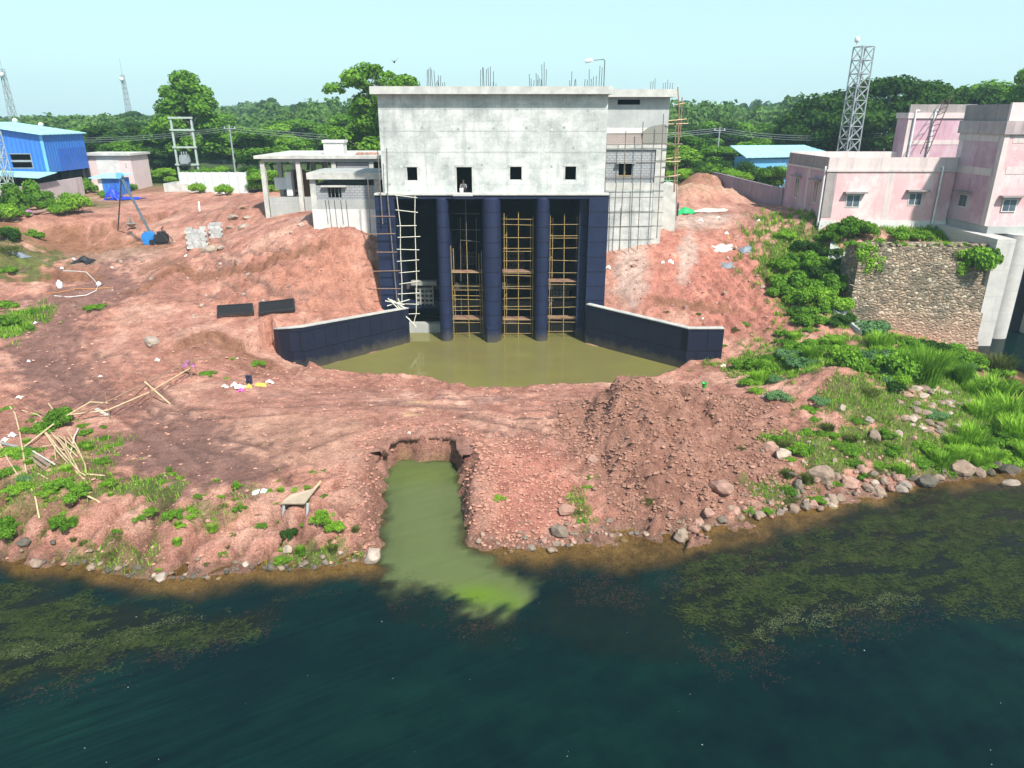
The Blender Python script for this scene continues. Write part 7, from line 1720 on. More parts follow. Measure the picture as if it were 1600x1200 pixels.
scaffold("tall pole scaffold rising above the roof at the annex's outer corner", [Yp([(1059, 136), (1061, 170), (1056, 345)], 66.2), Yp([(1066, 152), (1063, 210), (1056, 240), (1054, 300)], 68.5), Yp([(1056, 188), (1053, 300)], 66.4)],
         [Yp([(1044, 189), (1073, 186)], 66.1), Yp([(1044, 194), (1075, 193)], 66.6), Yp([(1040, 226), (1066, 225)], 66.1), Yp([(1041, 248), (1064, 246)], 66.6), Yp([(1040, 253), (1063, 252)], 66.1), Yp([(1038, 277), (1063, 273)], 66.1), Yp([(1055, 164), (1070, 161)], 67.5)], 'bamboo_brown', 'bamboo', (14.5, 66.5, 8), .05, rr=.05)

# ---------------------------------------------------------------- bamboo on the left bank
def groundline(pts, lift=.05, guess=1.8):
    out = []
    for i, p in enumerate(pts):
        w = on(p[0], p[1], guess); l = p[2] if len(p) > 2 else lift; out.append(Vector((w.x, w.y, w.z + l)))
    return out
poles = [
 ([(16, 637), (24, 648), (31, 676), (40, 730), (45, 755), (56, 780), (62, 812)], 'bamboo', "long curved bamboo pole at the left, running down to the bank edge", .05),
 ([(0, 694), (14, 722), (28, 744)], 'bamboo', "curved bamboo pole at the left edge below a grey plank", .045),
 ([(33, 631), (58, 645), (80, 655)], 'bamboo_brown', "brown pole lying above the bamboo heap, upper of two", .045), ([(35, 643), (60, 650), (70, 657)], 'bamboo', "pale pole lying above the bamboo heap, lower of two", .04),
 ([(76, 632), (88, 648), (97, 663)], 'bamboo', "short bent pole right above the bamboo heap bush", .045), ([(122, 770), (150, 783), (190, 797)], 'bamboo', "straight pale pole lying alone below the bamboo heap", .05), ([(136, 743), (164, 745)], 'bamboo', "short pole sticking out right of the bamboo heap", .045),
 ([(62, 665), (92, 713, .25), (137, 757)], 'bamboo', None, .05), ([(64, 667), (96, 712, .3), (125, 740), (134, 745)], 'bamboo', None, .05), ([(105, 672), (124, 708, .2), (134, 730), (135, 742)], 'bamboo', None, .045), ([(83, 682), (108, 712, .3), (124, 738)], 'bamboo', None, .045), ([(90, 685), (105, 705, .3), (122, 716)], 'bamboo', None, .04), ([(93, 683), (118, 708, .35)], 'bamboo', None, .045),
 ([(100, 684), (103, 692, .3), (105, 700)], 'bamboo', None, .04), ([(123, 672), (118, 690, .3), (110, 714)], 'bamboo_pale', None, .045), ([(66, 700), (84, 703, .3), (108, 709)], 'bamboo', None, .04), ([(84, 690), (88, 720)], 'bamboo', None, .04), ([(104, 723), (98, 736)], 'bamboo', None, .04), ([(62, 692), (67, 706), (69, 716)], 'bamboo_brown', None, .04),
 ([(106, 686), (118, 704, .25), (126, 714)], 'bamboo', None, .04), ([(80, 688), (100, 716, .15)], 'bamboo', None, .04), ([(86, 684), (98, 704, .4), (112, 722)], 'bamboo', None, .04), ([(60, 712), (80, 722), (100, 728)], 'bamboo_brown', None, .04), ([(76, 670), (80, 677), (92, 692, .2)], 'bamboo', None, .045), ([(60, 742), (75, 750)], 'bamboo', None, .04), ([(56, 660), (66, 682)], 'bamboo', None, .04)]
for pts, mat, lab, r in poles:
    o = MB().tube(groundline(pts, .07), r, 6, r2=r * .8).build("bamboo_pole", M[mat])
    tag(o, lab or "bamboo pole in the jumbled heap on the left bank", "pole", None if lab else "bamboo poles of the jumbled heap")
def plank(name, a, b, w, th, mat, label, cat="plank", lift=.05, group=None, guess=2.0):
    p, q = on(*a, guess), on(*b, guess); d = q - p; L = d.length; c = (p + q) / 2 + Vector((0, 0, lift))
    o = MB().obox(c, (L, w, th), math.atan2(d.y, d.x), ry=-math.asin(max(-1, min(1, d.z / max(L, .01))))).build(name, M[mat]); return tag(o, label, cat, group)
M['old_wood'] = simple('weathered_plank_wood', (0.34, 0.24, 0.19), (0.22, 0.15, 0.12), 4, .85, .2)
plank("plank", (46, 716), (70, 735), .14, .1, 'old_wood', "grey brown plank beside the bamboo heap, lower one", lift=.08)
plank("plank", (50, 711), (77, 731), .16, .1, 'old_wood', "grey brown plank beside the bamboo heap, upper one", lift=.1)
plank("plank", (52, 709), (86, 730), .06, .06, 'bamboo_pale', "thin pale batten lying on the planks by the bamboo heap", lift=.16)
plank("plank", (0, 693), (27, 700), .18, .06, 'gate_grey', "grey plank at the left edge above a curved pole", lift=.06)
plank("plank", (150, 640), (169, 650), .2, .06, 'bamboo_pale', "short pale board lying under the bamboo railing")
plank("plank", (408, 699), (470, 685), .07, .06, 'bamboo_brown', "lone thin brown pole on the bare ground left of the channel")
# bamboo railing
rlg = thing("bamboo_railing", tuple(on(200, 640, 1.9)), "two rail bamboo barrier crossing the red ground left of the pool", "railing")
def up(px, py, h, g=1.9): p = on(px, py, g); return Vector((p.x, p.y, p.z + h))
P = [up(113, 690, .0), up(172, 655, 0), up(236, 627, 0), up(300, 590, 0)]
for p, h in ((P[1], 1.7), (P[2], 1.75), (P[3], 1.4)): MB().tube([p - Vector((0, 0, .3)), p + Vector((0.03, .02, h))], .045, 6).build("post", M['bamboo_brown'], rlg)
MB().tube([P[1] + Vector((-1.3, -.7, .75)), P[1] + Vector((0, -.06, 1.1)), P[2] + Vector((0, -.06, 1.25)), P[3] + Vector((0, -.06, 1.2)), P[3] + Vector((1.6, 1.0, 1.2))], .04, 6).build("rail", M['bamboo_brown'], rlg)
MB().tube([P[1] + Vector((-2.0, -.5, .5)), P[1] + Vector((0, -.06, .6)), P[2] + Vector((0, -.06, .62)), P[3] + Vector((0, -.06, .7))], .04, 6).build("rail", M['bamboo'], rlg)
MB().tube([P[2] + Vector((-.1, -.12, 1.35)), up(266, 632, .03)], .05, 6).build("brace", M['bamboo'], rlg)
MB().tube([up(212, 618, .03), P[2] + Vector((-.05, .1, 1.1))], .035, 6).build("brace", M['bamboo_brown'], rlg)
o = MB().tube([up(38, 702, .12), up(90, 668, .35), up(145, 645, .7), P[1] + Vector((.1, -.12, 1.08))], .045, 6).build("bamboo_pole", M['bamboo']); tag(o, "long straight bamboo pole leaning from the heap to the railing", "pole")
for a, b in (((62, 600), (66, 622)), ((14, 620), (16, 634))): pass
# cloth on a stick frame
ck = thing("cloth_on_sticks", tuple(on(297, 585, 2.1)), "purple cloth hung over a small stick frame by the railing's end", "cloth")
c = on(297, 586, 2.1)
for dx, dy in ((-.5, 0), (.45, .1), (.2, -.4)): MB().tube([c + Vector((dx, dy, -.1)), c + Vector((dx * .8, dy * .8, 1.25))], .03, 5).build("stick", M['bamboo_brown'], ck)
def drape(c, w, d, h, rs, n=9, sag=.25):
    V = []; F = []
    for i in range(n):
        for j in range(n):
            u, v_ = i / (n - 1) - .5, j / (n - 1) - .5
            k = 1 - .25 * abs(math.sin(3 * math.atan2(v_, u) + c.x)); x_, y_ = c.x + u * w * k * (1 + .16 * rs.uniform(-1, 1)), c.y + v_ * d * k * (1 + .16 * rs.uniform(-1, 1)); V.append((x_, y_, max(gz(x_, y_) - .03 + .05 * rs.random(), c.z - .4) + h * max(0, 1 - 1.75 * math.hypot(u, v_)) + rs.uniform(0, 1) * sag * max(.12, h)))
    for i in range(n - 1):
        for j in range(n - 1): F.append((i * n + j, (i + 1) * n + j, (i + 1) * n + j + 1, i * n + j + 1))
    return V, F
M['purple'] = simple('faded_purple_cloth', (0.42, 0.16, 0.36), (0.3, 0.1, 0.25), 4, .9, .1)
q = MB(); V, F = drape(c + Vector((0, -.05, .45)), 1.0, .35, .6, srs, 8, .1); q.add([(a, b_, d_ + .55) for a, b_, d_ in V], F, 0, True); q.build("cloth", M['purple'], ck)
# sacks and litter
def heap_sheet(name, px, py, w, h, mat, label, cat, guess=2.0, d=None, group=None, smooth=True, sag=.35):
    p = on(px, py, guess); q = MB(); V, F = drape(p, w, d or w * .8, h, srs, 10, sag); q.add(V, F, 0, smooth)
    return tag(q.build(name, M[mat]), label, cat, group)
M['magenta'] = simple('magenta_sack', (0.6, 0.1, 0.35), (0.45, 0.08, 0.25), 5, .7, .1)
M['yellow'] = simple('yellow_sack', (0.7, 0.52, 0.08), (0.55, 0.4, 0.06), 5, .7, .1)
M['paper'] = simple('pale_sacking', (0.72, 0.66, 0.56), (0.55, 0.5, 0.42), 6, .85, .2)
M['navy_plastic'] = simple('dark_blue_plastic', (0.02, 0.03, 0.07), None, 5, .4, .1)
M['blue_tarp'] = simple('bright_blue_tarpaulin', (0.02, 0.06, 0.55), (0.015, 0.04, 0.4), 3, .45, .1)
M['green_tarp'] = simple('bright_green_tarpaulin', (0.03, 0.45, 0.14), (0.02, 0.33, 0.1), 3, .5, .1)
M['green_plastic'] = simple('green_plastic', (0.03, 0.5, 0.08), None, 3, .4, 0)
M['grey_tarp'] = simple('grey_blue_sheeting', (0.2, 0.23, 0.27), (0.13, 0.15, 0.18), 3, .6, .1)
for a in (("sack", 375, 607, .75, .28, 'paper', "pale sack in the rubbish pile on the berm, left of the pink one", "sack"), ("sack", 377, 611, .5, .22, 'magenta', "magenta sack in the rubbish pile on the berm", "sack"), ("sack", 389, 605, .45, .22, 'yellow', "yellow sack in the rubbish pile, right of the magenta one", "sack"),
          ("sack", 408, 602, .8, .16, 'yellow', "yellowish flattened sack right of the black boots", "sack"), ("sack", 422, 599, .6, .25, 'plastic_white', "white bag at the right end of the rubbish pile", "bag"), ("sack", 352, 605, .5, .2, 'paper', "lone pale bag left of the rubbish pile", "bag"), ("sack", 367, 604, .6, .3, 'plastic_white', "white bag heaped at the back of the rubbish pile", "bag")): heap_sheet(*a)
bt = thing("boots", tuple(on(390, 601, 1.5)), "pair of black boots standing on the rubbish pile", "boots"); c = on(390, 600, 1.5)
for dx in (-.1, .12):
    MB().tube([c + Vector((dx, 0, .1)), c + Vector((dx, 0, .3)), c + Vector((dx - .02, 0, .62))], [.11, .1, .12], 8).build("boot", M['navy_plastic'], bt)
lit = [(246, 563, .5), (157, 588, .3), (20, 681, .6), (8, 688, .5), (400, 770, .45), (412, 768, .4), (640, 690, .3), (97, 420, .4, 5), (55, 505, .4, 4), (30, 622, .5), (45, 565, .35), (115, 405, .4, 6), (175, 418, .3, 5.5), (290, 400, .3, 6.4), (598, 481, .5, 3.4), (587, 475, .4, 3.5), (1048, 410, .7, 6), (1035, 418, .4, 5.5), (1135, 365, .6, 7.8), (1060, 330, .6, 8.8), (1095, 348, .7, 8.6), (1122, 342, .6, 8.8), (1185, 345, .4, 8.7), (950, 418, .6, 6), (1130, 572, .5, 1), (1193, 620, .3), (1098, 498, .25, 3)]
for i, t in enumerate(lit):
    where = ("the lower left ground" if t[0] < 300 and t[1] > 480 else "the upper left ground" if t[0] < 450 and t[1] < 480 else "the ground near the channel" if t[0] < 700 and t[1] > 600 else "the foot of the left abutment" if t[0] < 700 else "the red slope and upper ground right of the annex")
    heap_sheet("litter", t[0], t[1], t[2] * .8, t[2] * .35, 'plastic_white' if i % 3 else 'paper', f"crumpled pale plastic scrap on {where}", "litter", t[3] if len(t) > 3 else 2.0, group=f"litter on {where}")
heap_sheet("tarpaulin", 195, 312, 4.6, .35, 'blue_tarp', "bright blue tarpaulin spread on the ground behind the hoist", "tarpaulin", 8.8, 2.6); heap_sheet("tarpaulin", 178, 312, 2.2, 1.3, 'blue_tarp', "bright blue tarpaulin heaped up left of the spread one", "tarpaulin", 8.8, 1.6)
heap_sheet("tarpaulin", 1070, 333, 2.3, .55, 'green_tarp', "bright green tarpaulin on the ground beside the barrel", "tarpaulin", 8.9, 1.6)
heap_sheet("sheeting", 130, 409, 2.2, .5, 'black', "black plastic sheeting crumpled on the upper left ground", "sheeting", 5.8, 1.2); heap_sheet("sheeting", 30, 407, 2.2, .3, 'grey_tarp', "grey blue sheeting at the far left of the ground", "sheeting", 6, 1.0)
heap_sheet("sheeting", 340, 296, 2.2, .9, 'black', "dark heap of sheeting in front of the white sheet fence", "sheeting", 9.2, 1.4); heap_sheet("sheeting", 345, 302, 1.6, .3, 'plastic_white', "white sheeting at the foot of the dark heap by the fence", "sheeting", 9.2, 1.0)
heap_sheet("sheeting", 1165, 385, 1.3, .3, 'grey_tarp', "blue grey sheet on the red slope, upper of two", "sheeting", 7.2, 1.0); heap_sheet("sheeting", 1137, 405, 1.3, .25, 'grey_tarp', "blue grey sheet on the red slope, lower of two", "sheeting", 6.2, .9); heap_sheet("sheeting", 1130, 384, 2.0, .15, 'paper', "pale sheet lying on the slope beside blue grey sheets", "sheeting", 7.2, 1.0)
heap_sheet("sheeting", 1105, 330, 4.5, .25, 'paper', "long pale sheeting spread over the upper ground right of the green tarpaulin", "sheeting", 8.9, 1.5)
heap_sheet("sheeting", 48, 348, 1.6, .6, 'purple', "faded pinkish sheet at the far left bushes", "sheeting", 8.2, 1.4)
for i, (px, py, w) in enumerate(((40, 340, 2.6), (62, 332, 3.2), (70, 337, 2.0))): plank("plank", (px - 16, py + 8), (px + 22, py - 6), .5, .1, 'old_wood', "weathered board in the pile by the far left bushes", lift=.1 + .1 * i, group="boards by the far left bushes", guess=8.3)
br_ = on(1055, 337, 8.8); brl = thing("barrel", tuple(br_), "blue and black barrel standing by the annex corner", "barrel")
MB().lathe([(.28, 0), (.31, .06), (.31, .45), (.33, .48), (.31, .51), (.31, .88), (.33, .91), (.31, .94), (.31, 1.25), (.28, 1.28)], br_, 14).build("drum", M['navy_plastic'], brl); MB().lathe([(.25, 0), (.25, .03)], (br_.x, br_.y, br_.z + 1.283), 14).build("lid", M['black'], brl)
pb_ = on(1100, 606, 1.4); pbk = thing("bucket", tuple(pb_), "small bright green bucket behind the spoil heap", "bucket"); MB().lathe([(.12, 0), (.19, .36), (.2, .37), (.17, .35), (.1, .05)], pb_, 12).build("pail", M['green_plastic'], pbk)
MB().tube([pb_ + Vector((.18 * math.cos(t), .05, .37 + .14 * math.sin(t))) for t in [math.pi * k / 8 for k in range(9)]], .012, 4).build("handle", M['gate_grey'], pbk)
# steel screens lying on the terrace
def screen(c4_, label):
    p = [on(a, b, 3.8) for a, b in c4_]; u = (p[1] - p[0]); L = u.length; u.normalize(); v_ = (p[3] - p[0]); W = v_.length; v_.normalize(); n = u.cross(v_).normalized(); n = n if n.z > 0 else -n
    t = thing("steel_screen", tuple((p[0] + p[2]) / 2), label, "screen")
    def pt(a, b, h): return p[0] + u * a + v_ * b + Vector((0, 0, .24)) + n * h
    def bar(mb, a0, a1, b0, b1, h0, h1):
        V = [pt(a0, b0, h0), pt(a1, b0, h0), pt(a1, b1, h0), pt(a0, b1, h0), pt(a0, b0, h1), pt(a1, b0, h1), pt(a1, b1, h1), pt(a0, b1, h1)]
        mb.add(V, [(0, 3, 2, 1), (4, 5, 6, 7), (0, 1, 5, 4), (1, 2, 6, 5), (2, 3, 7, 6), (3, 0, 4, 7)])
    f = MB(); bar(f, 0, L, 0, .1, 0, .2); bar(f, 0, L, W - .1, W, 0, .2); bar(f, 0, .1, .1, W - .1, 0, .2); bar(f, L - .1, L, .1, W - .1, 0, .2); f.build("frame", M['black_steel'], t)
    s = MB(); k = 12
    for i in range(k): b = .14 + (W - .3) * i / k; bar(s, .1, L - .1, b, b + .055, .06, .17)
    s.build("slats", M['black_steel'], t)
screen(((340, 499), (398, 495), (397, 481), (340, 485)), "dark slatted steel screen on red ground, left of two"); screen(((405, 497), (462, 490), (460, 474), (405, 480)), "dark slatted steel screen on red ground, right of two")
M['board'] = simple('tan_cement_board', (0.42, 0.33, 0.25), (0.34, 0.27, 0.2), 3, .9, .1)
# cement board on the bank
p = [on(a, b, 1.6) for a, b in ((441, 805), (478, 806), (497, 790), (455, 782))]
cbd = thing("cement_board", tuple(p[0]), "pale cement board propped on stones above the left bank", "board")
zb_ = max(gz(*(p[0].lerp(p[1], a_).lerp(p[3].lerp(p[2], a_), c_))[:2]) for a_ in (0, .25, .5, .75, 1) for c_ in (0, .25, .5, .75, 1)) - .12; V = [Vector((q.x, q.y, zb_ + h)) for q, h in zip(p, (.22, .30, .46, .40))]; mb = MB(); mb.add(V + [q - Vector((0, 0, .06)) for q in V], [(0, 1, 2, 3), (7, 6, 5, 4), (4, 5, 1, 0), (5, 6, 2, 1), (6, 7, 3, 2), (7, 4, 0, 3)]); mb.build("sheet", M['board'], cbd)
MB().obox(V[2] + Vector((.05, .1, .1)), (.5, .1, .05), .8, ry=-.6).build("batten", M['bamboo'], cbd)
for q in p[:2]: MB().tube([q - Vector((0, 0, .05)), q + Vector((.1, .15, zb_ + .2 - q.z))], .08, 6).build("prop", M['concrete_grey'], cbd)
# hoses
def hose(pts, mat, label, r=.03, guess=4.5):
    P = groundline(pts, .05, guess); o = MB().tube(P, r, 6).build("hose", M[mat]); tag(o, label, "hose")
M['orange'] = simple('orange_hose', (0.65, 0.27, 0.06), None, 4, .6, 0)
hose([(98, 421), (118, 422), (135, 426), (146, 437), (154, 446), (150, 455), (135, 462), (108, 465), (85, 463)], 'plastic_white', "white hose looping over the red ground at the left"); hose([(68, 460), (90, 458), (120, 452), (150, 452), (172, 450)], 'orange', "orange hose lying under the white looped hose")
hose([(20, 428), (38, 425), (60, 422), (98, 421)], 'grey_pole', "grey pipe leading into the white looped hose")
w_ = on(155, 447, 4.8); q = MB(); q.lathe([(.1, 0), (.22, .12), (.2, .28), (.06, .4)], w_, 10); tag(q.build("pipe_fitting", M['plastic_white']), "white pipe fitting where the looped hose bends", "fitting")
w_ = on(94, 450, 4.8); q = MB(); q.lathe([(.2, 0), (.26, .2), (.24, .5), (.1, .6), (.08, .7)], w_, 10); tag(q.build("canister", M['plastic_white']), "white canister beside the orange hose", "canister")
# ---------------------------------------------------------------- hoist
c = on(246, 381, 6.5); hs = thing("mini_hoist", tuple(c), "blue engine hoist with a long leaning lattice mast on red ground", "hoist")
top = at_y(189, 276, c.y + .2); foot = c + Vector((-.5, .2, .7)); leg = on(185, 366, 6.6)
for k in (-.14, .14): MB().tube([foot + Vector((0, k, 0)), top + Vector((0, k, 0))], .06, 6).build("mast_tube", M['hoist_blue'], hs)
q = MB()
for k in range(16): a = foot.lerp(top, k / 16); b = foot.lerp(top, (k + 1) / 16); q.tube([a + Vector((0, -.14, 0)), b + Vector((0, .14, 0))], .03, 4)
q.build("mast_bracing", M['hoist_blue'], hs)
MB().tube([leg - Vector((0, 0, .1)), top - Vector((0, 0, .2))], .07, 6).build("leg", M['hoist_blue'], hs)
q = MB(); q.tube([top + Vector((-.1, -.25, .1)), top + Vector((-.1, .25, .1))], .3, 14); q.build("sheave", M['blue_trim'], hs)
M['machine_blue'] = simple('machine_blue_paint', (0.03, 0.22, 0.6), (0.02, 0.16, 0.45), 3, .4, 0)
q = MB(); q.tube([c + Vector((-.75, -.4, .65)), c + Vector((-.75, .4, .65))], .6, 16); q.box(c.x - 1.2, c.x - .2, c.y - .45, c.y + .45, c.z, c.z + .3); q.build("winch_housing", M['machine_blue'], hs)
q = MB(); q.obox(c + Vector((.55, 0, .6)), (1.1, .8, .75), 0); q.obox(c + Vector((.6, 0, 1.1)), (.7, .5, .3), 0); q.tube([c + Vector((.8, -.2, 1.1)), c + Vector((.8, -.2, 1.6)), c + Vector((1.0, -.2, 1.75))], .05, 6); q.build("engine", M['black'], hs)
q = MB(); q.tube([c + Vector((.2, -.5, .05)), c + Vector((1.6, -.5, .05))], .06, 6); q.tube([c + Vector((.2, .5, .05)), c + Vector((1.6, .5, .05))], .06, 6); q.tube([c + Vector((.6, -.45, 1.3)), c + Vector((1.6, -.45, .1))], .05, 6); q.tube([c + Vector((.6, .45, 1.3)), c + Vector((1.6, .45, .1))], .05, 6); q.build("frame", M['black'], hs)
for k in (-.5, .5): q = MB(); q.tube([c + Vector((-.3, k - .08, .25)), c + Vector((-.3, k + .08, .25))], .25, 12); q.build("wheel", M['black'], hs)
d = on(207, 360, 6.7); pn = thing("mixing_pan", tuple(d), "grey pan hung from a small tripod left of the hoist", "pan")
MB().lathe([(.2, 0), (.5, .35), (.55, .36), (.46, .32), (.18, .05)], d + Vector((0, 0, .25)), 12).build("pan", M['gate_grey'], pn)
for t in (0, 2.1, 4.2): MB().tube([d + Vector((.6 * math.cos(t), .6 * math.sin(t), 0)), d + Vector((0, 0, 1.5))], .03, 5).build("tripod_leg", M['gate_grey'], pn)
# concrete block stacks
blk = MB().obox(Vector((0, 0, .125)), (.58, .3, .24)).build("concrete_block", M['plug_dark'], origin=(0, 0, 0)); first = [True]
M['block_grey'] = rock_mat('grey_cement_block', (0.42, 0.42, 0.41), (0.5, 0.5, 0.49), (0.36, 0.36, 0.36)); blk.data.materials[0] = M['block_grey']
def stack(px, py, cols, rows, deep, rz, label, group, guess):
    c = on(px, py, guess); 
    for j in range(rows):
        for i in range(cols):
            for k in range(deep):
                if j >= rows - 2 and srs.random() < .3: continue
                o = blk if first[0] else blk.copy()
                if not first[0]: COL.objects.link(o)
                first[0] = False
                dx, dy = (i - cols / 2) * .6 + (.15 if j % 2 else 0), k * .33 + srs.uniform(-.02, .02)
                o.location = (c.x + dx * math.cos(rz) - dy * math.sin(rz), c.y + dx * math.sin(rz) + dy * math.cos(rz), c.z - .05 + j * .248); o.rotation_euler = (0, 0, rz + srs.uniform(-.03, .03)); tag(o, label, "block", group)
stack(313, 387, 3, 8, 3, .35, "grey concrete block in the taller stack right of the hoist", "blocks of the taller stack", 6.8); stack(342, 371, 2, 6, 3, .35, "grey concrete block in the lower stack behind the taller one", "blocks of the lower stack", 7.0)
for px, py, w in ((366, 350, 20), (378, 342, 22), (360, 356, 14), (386, 338, 14), (330, 391, 26), (345, 388, 16)): rock(px, py, w, 'rock_pale', "broken pale concrete lump lying beside the block stacks", "broken concrete by the block stacks", 7.6, .6, "concrete_lump", "rubble")
for a, b in (((256, 342), (278, 335)), ((244, 354), (265, 347)), ((226, 362), (240, 360))): plank("plank", a, b, .25, .1, 'old_wood', "dark board lying on the road behind the hoist", lift=.06, group="boards behind the hoist", guess=7.6)
q = MB(); d = on(312, 330, 8.4); q.tube([d, d + Vector((.05, 0, 1.1))], .12, 8); tag(q.build("post", M['white']), "short white post standing on the upper left ground", "post")
q = MB(); a, b = on(421, 338, 9.2), on(424, 326, 9.3); q.tube([a, b + Vector((.1, 0, .8))], .09, 6); tag(q.build("pipe", M['white']), "short white pipe leaning at the foot of the columned building", "pipe")
# slabs on the steep bank
p = at_z(1305, 500, 3.1); sl2 = [on(1292, 483, 3.6), on(1304, 482, 3.6), on(1358, 520, 2.4), on(1344, 524, 2.4)]
mb = MB(); V = [q + Vector((0, 0, .35)) for q in sl2]; mb.add(V + [q - Vector((0, 0, .4)) for q in V], [(0, 1, 2, 3), (7, 6, 5, 4), (4, 5, 1, 0), (5, 6, 2, 1), (6, 7, 3, 2), (7, 4, 0, 3)]); tag(mb.build("concrete_slab", M['concrete_grey']), "grey concrete slab slanting down among the bushes by the stone wall", "slab")
sl3 = [on(1298, 376, 8), on(1338, 374, 8.2), on(1336, 366, 8.3), on(1300, 367, 8.3)]
mb = MB(); V = [q + Vector((0, 0, .25)) for q in sl3]; mb.add(V + [q - Vector((0, 0, .4)) for q in V], [(0, 1, 2, 3), (7, 6, 5, 4), (4, 5, 1, 0), (5, 6, 2, 1), (6, 7, 3, 2), (7, 4, 0, 3)]); tag(mb.build("concrete_slab", M['concrete_grey']), "flat concrete slab showing among bushes above the stone wall's left end", "slab")
# roof rubble on the columned building
for k in range(26): 
    px, py = 558 + k * 1.25, 236 - (k % 3) * 2; pz = Vector((xy(px, py, 76.5 + (k % 3)), 76.5 + (k % 3), zrf - .02)); rock(0, 0, 6.5, 'rock_red', "brick sized stone in the rubble on the columned building roof", "rubble on the columned building roof", 0, 1, "rubble_stone", "stone", pz)
# ---------------------------------------------------------------- person in the doorway, bird
def skin_person(name, base, joints, edges, mat, label):
    me = bpy.data.meshes.new(name); me.from_pydata([j[0] for j in joints], edges, []); me.materials.append(M[mat])
    o = bpy.data.objects.new(name, me); COL.objects.link(o); o.location = base
    sk_ = o.modifiers.new("skin", 'SKIN'); sub = o.modifiers.new("subd", 'SUBSURF'); sub.levels = 2; sub.render_levels = 2
    for i, j in enumerate(joints): me.skin_vertices[0].data[i].radius = (j[1], j[1] * (j[2] if len(j) > 2 else 1))
    me.skin_vertices[0].data[0].use_root = True
    WORLD_ORIGIN[o.name] = np.array(base, float); return tag(o, label, "person")
M['skin'] = simple('brown_skin', (0.20, 0.11, 0.07), None, 4, .6, 0); M['shirt'] = simple('grey_blue_shirt', (0.22, 0.25, 0.28), None, 4, .85, .05); M['trousers'] = simple('dark_trousers', (0.03, 0.035, 0.05), None, 4, .85, .05); M['hair'] = simple('black_hair', (0.012, 0.01, 0.01), None, 4, .6, 0)
pbx = xy(723.5, 285, YW + .45)
J = [((0, .15, .22), .14, .8), ((0, .12, .42), .13, .75), ((0, .04, .62), .15, .7), ((0, .02, .73), .06), ((.0, -.02, .82), .065), ((0.0, -.03, .93), .09, 1.1), ((0, -.02, 1.01), .06),
     ((-.2, .03, .66), .055), ((-.26, -.1, .42), .042), ((-.14, -.34, .36), .032), ((-.1, -.42, .35), .03), ((.2, .03, .66), .055), ((.27, -.1, .42), .042), ((.16, -.33, .33), .032), ((.12, -.41, .31), .03),
     ((-.1, .1, .2), .085), ((-.14, -.3, .44), .065), ((-.13, -.32, .06), .045), ((-.13, -.48, .02), .035), ((.1, .1, .2), .085), ((.15, -.28, .42), .065), ((.14, -.3, .06), .045), ((.14, -.46, .02), .035)]
Eg = [(0, 1), (1, 2), (2, 3), (3, 4), (4, 5), (5, 6), (2, 7), (7, 8), (8, 9), (9, 10), (2, 11), (11, 12), (12, 13), (13, 14), (0, 15), (15, 16), (16, 17), (17, 18), (0, 19), (19, 20), (20, 21), (21, 22)]
pers = skin_person("person", (pbx, YW + .75, ZB - .04), J, Eg, 'skin', "person in a grey blue shirt crouching just inside the intake building doorway")
def add_skin_child(name, joints, edges, mat):
    me = bpy.data.meshes.new(name); me.from_pydata([j[0] for j in joints], edges, []); me.materials.append(M[mat]); o = bpy.data.objects.new(name, me); COL.objects.link(o); o.parent = pers
    o.modifiers.new("skin", 'SKIN'); s = o.modifiers.new("subd", 'SUBSURF'); s.levels = 2; s.render_levels = 2
    for i, j in enumerate(joints): me.skin_vertices[0].data[i].radius = (j[1], j[1] * (j[2] if len(j) > 2 else 1))
    me.skin_vertices[0].data[0].use_root = True
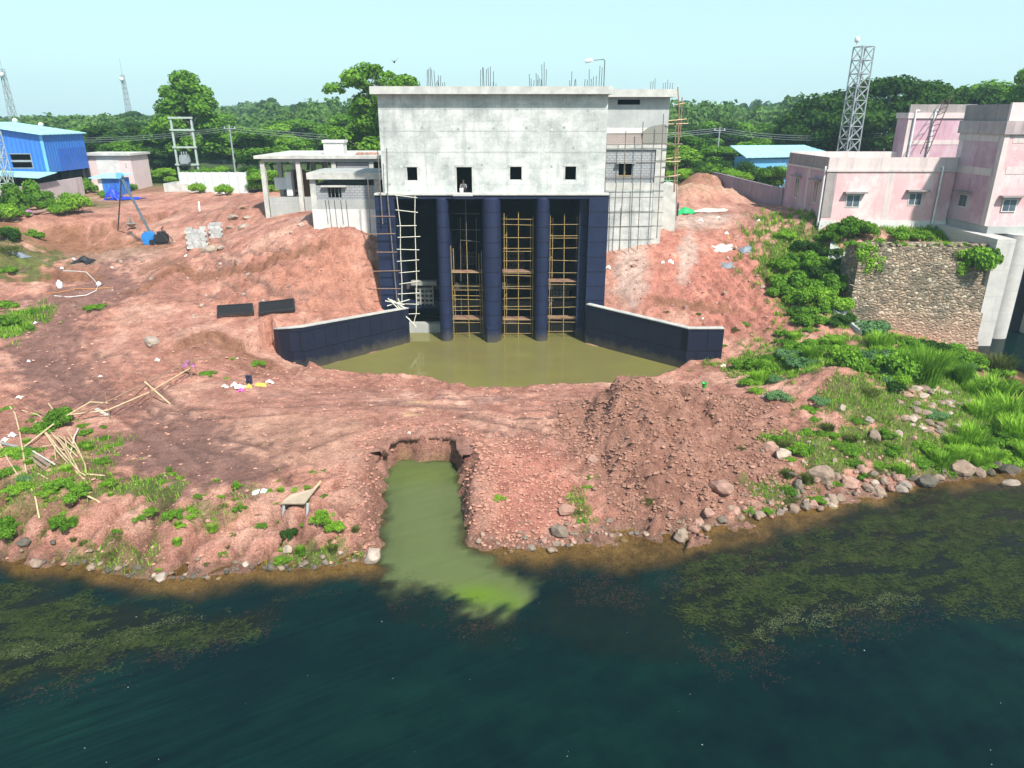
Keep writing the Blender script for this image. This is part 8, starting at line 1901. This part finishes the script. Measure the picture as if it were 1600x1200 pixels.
add_skin_child("shirt", [(J[i][0], J[i][1] + .022, *(J[i][2:])) for i in (0, 1, 2, 7, 8, 11, 12)], [(0, 1), (1, 2), (2, 3), (3, 4), (2, 5), (5, 6)], 'shirt')
add_skin_child("trousers", [(J[i][0], J[i][1] + .02) for i in (0, 15, 16, 17, 19, 20, 21)], [(0, 1), (1, 2), (2, 3), (0, 4), (4, 5), (5, 6)], 'trousers')
hm_ = MB(); hm_.lathe([(.1, 0), (.112, .04), (.09, .1), (.03, .13)], (pbx, YW + .75 - .01, ZB - .04 + .95), 10); hm_.build("hair", M['hair'], pers)
q = MB(); q.lathe([(.14, 0), (.16, .05), (.17, .36), (.15, .38)], (xy(721, 300, YW + .1), YW + .12, ZB + .03), 12); tag(q.build("bucket", M['plastic_white']), "white tub on the doorway sill of the intake building", "bucket")
q = MB(); b = at_y(616, 97, 85); q.tube([b + Vector((-.1, .25, -.05)), b, b + Vector((.08, -.22, .04)), b + Vector((.1, -.32, .05))], [.03, .11, .08, .02], 8)
q.add([b + Vector((-.05, .08, 0)), b + Vector((.06, -.08, .02)), b + Vector((.5, -.05, .4)), b + Vector((.4, .12, .38))], [(0, 1, 2, 3)]); q.add([b + Vector((.06, -.08, .02)), b + Vector((-.05, .08, 0)), b + Vector((-.45, .12, .3)), b + Vector((-.5, -.02, .33))], [(0, 1, 2, 3)])
tag(q.build("bird", M['black']), "small dark bird flying above the tall airy tree", "bird")

# ---------------------------------------------------------------- haze
hz = MB(); hz.box(-840, 840, -75, 840, -4, 58); ho = hz.build("haze", []); 
m = bpy.data.materials.new("thin_haze"); m.use_nodes = True; nt = m.node_tree; nt.nodes.clear(); out = nt.nodes.new("ShaderNodeOutputMaterial"); pv = nt.nodes.new("ShaderNodeVolumePrincipled")
pv.inputs['Color'].default_value = (0.6, 0.84, 0.97, 1); pv.inputs['Density'].default_value = HAZE; pv.inputs['Anisotropy'].default_value = 0.1
nt.links.new(pv.outputs[0], out.inputs['Volume']); ho.data.materials.append(m); tag(ho, "thin pale haze over the whole site", "haze", kind='stuff')
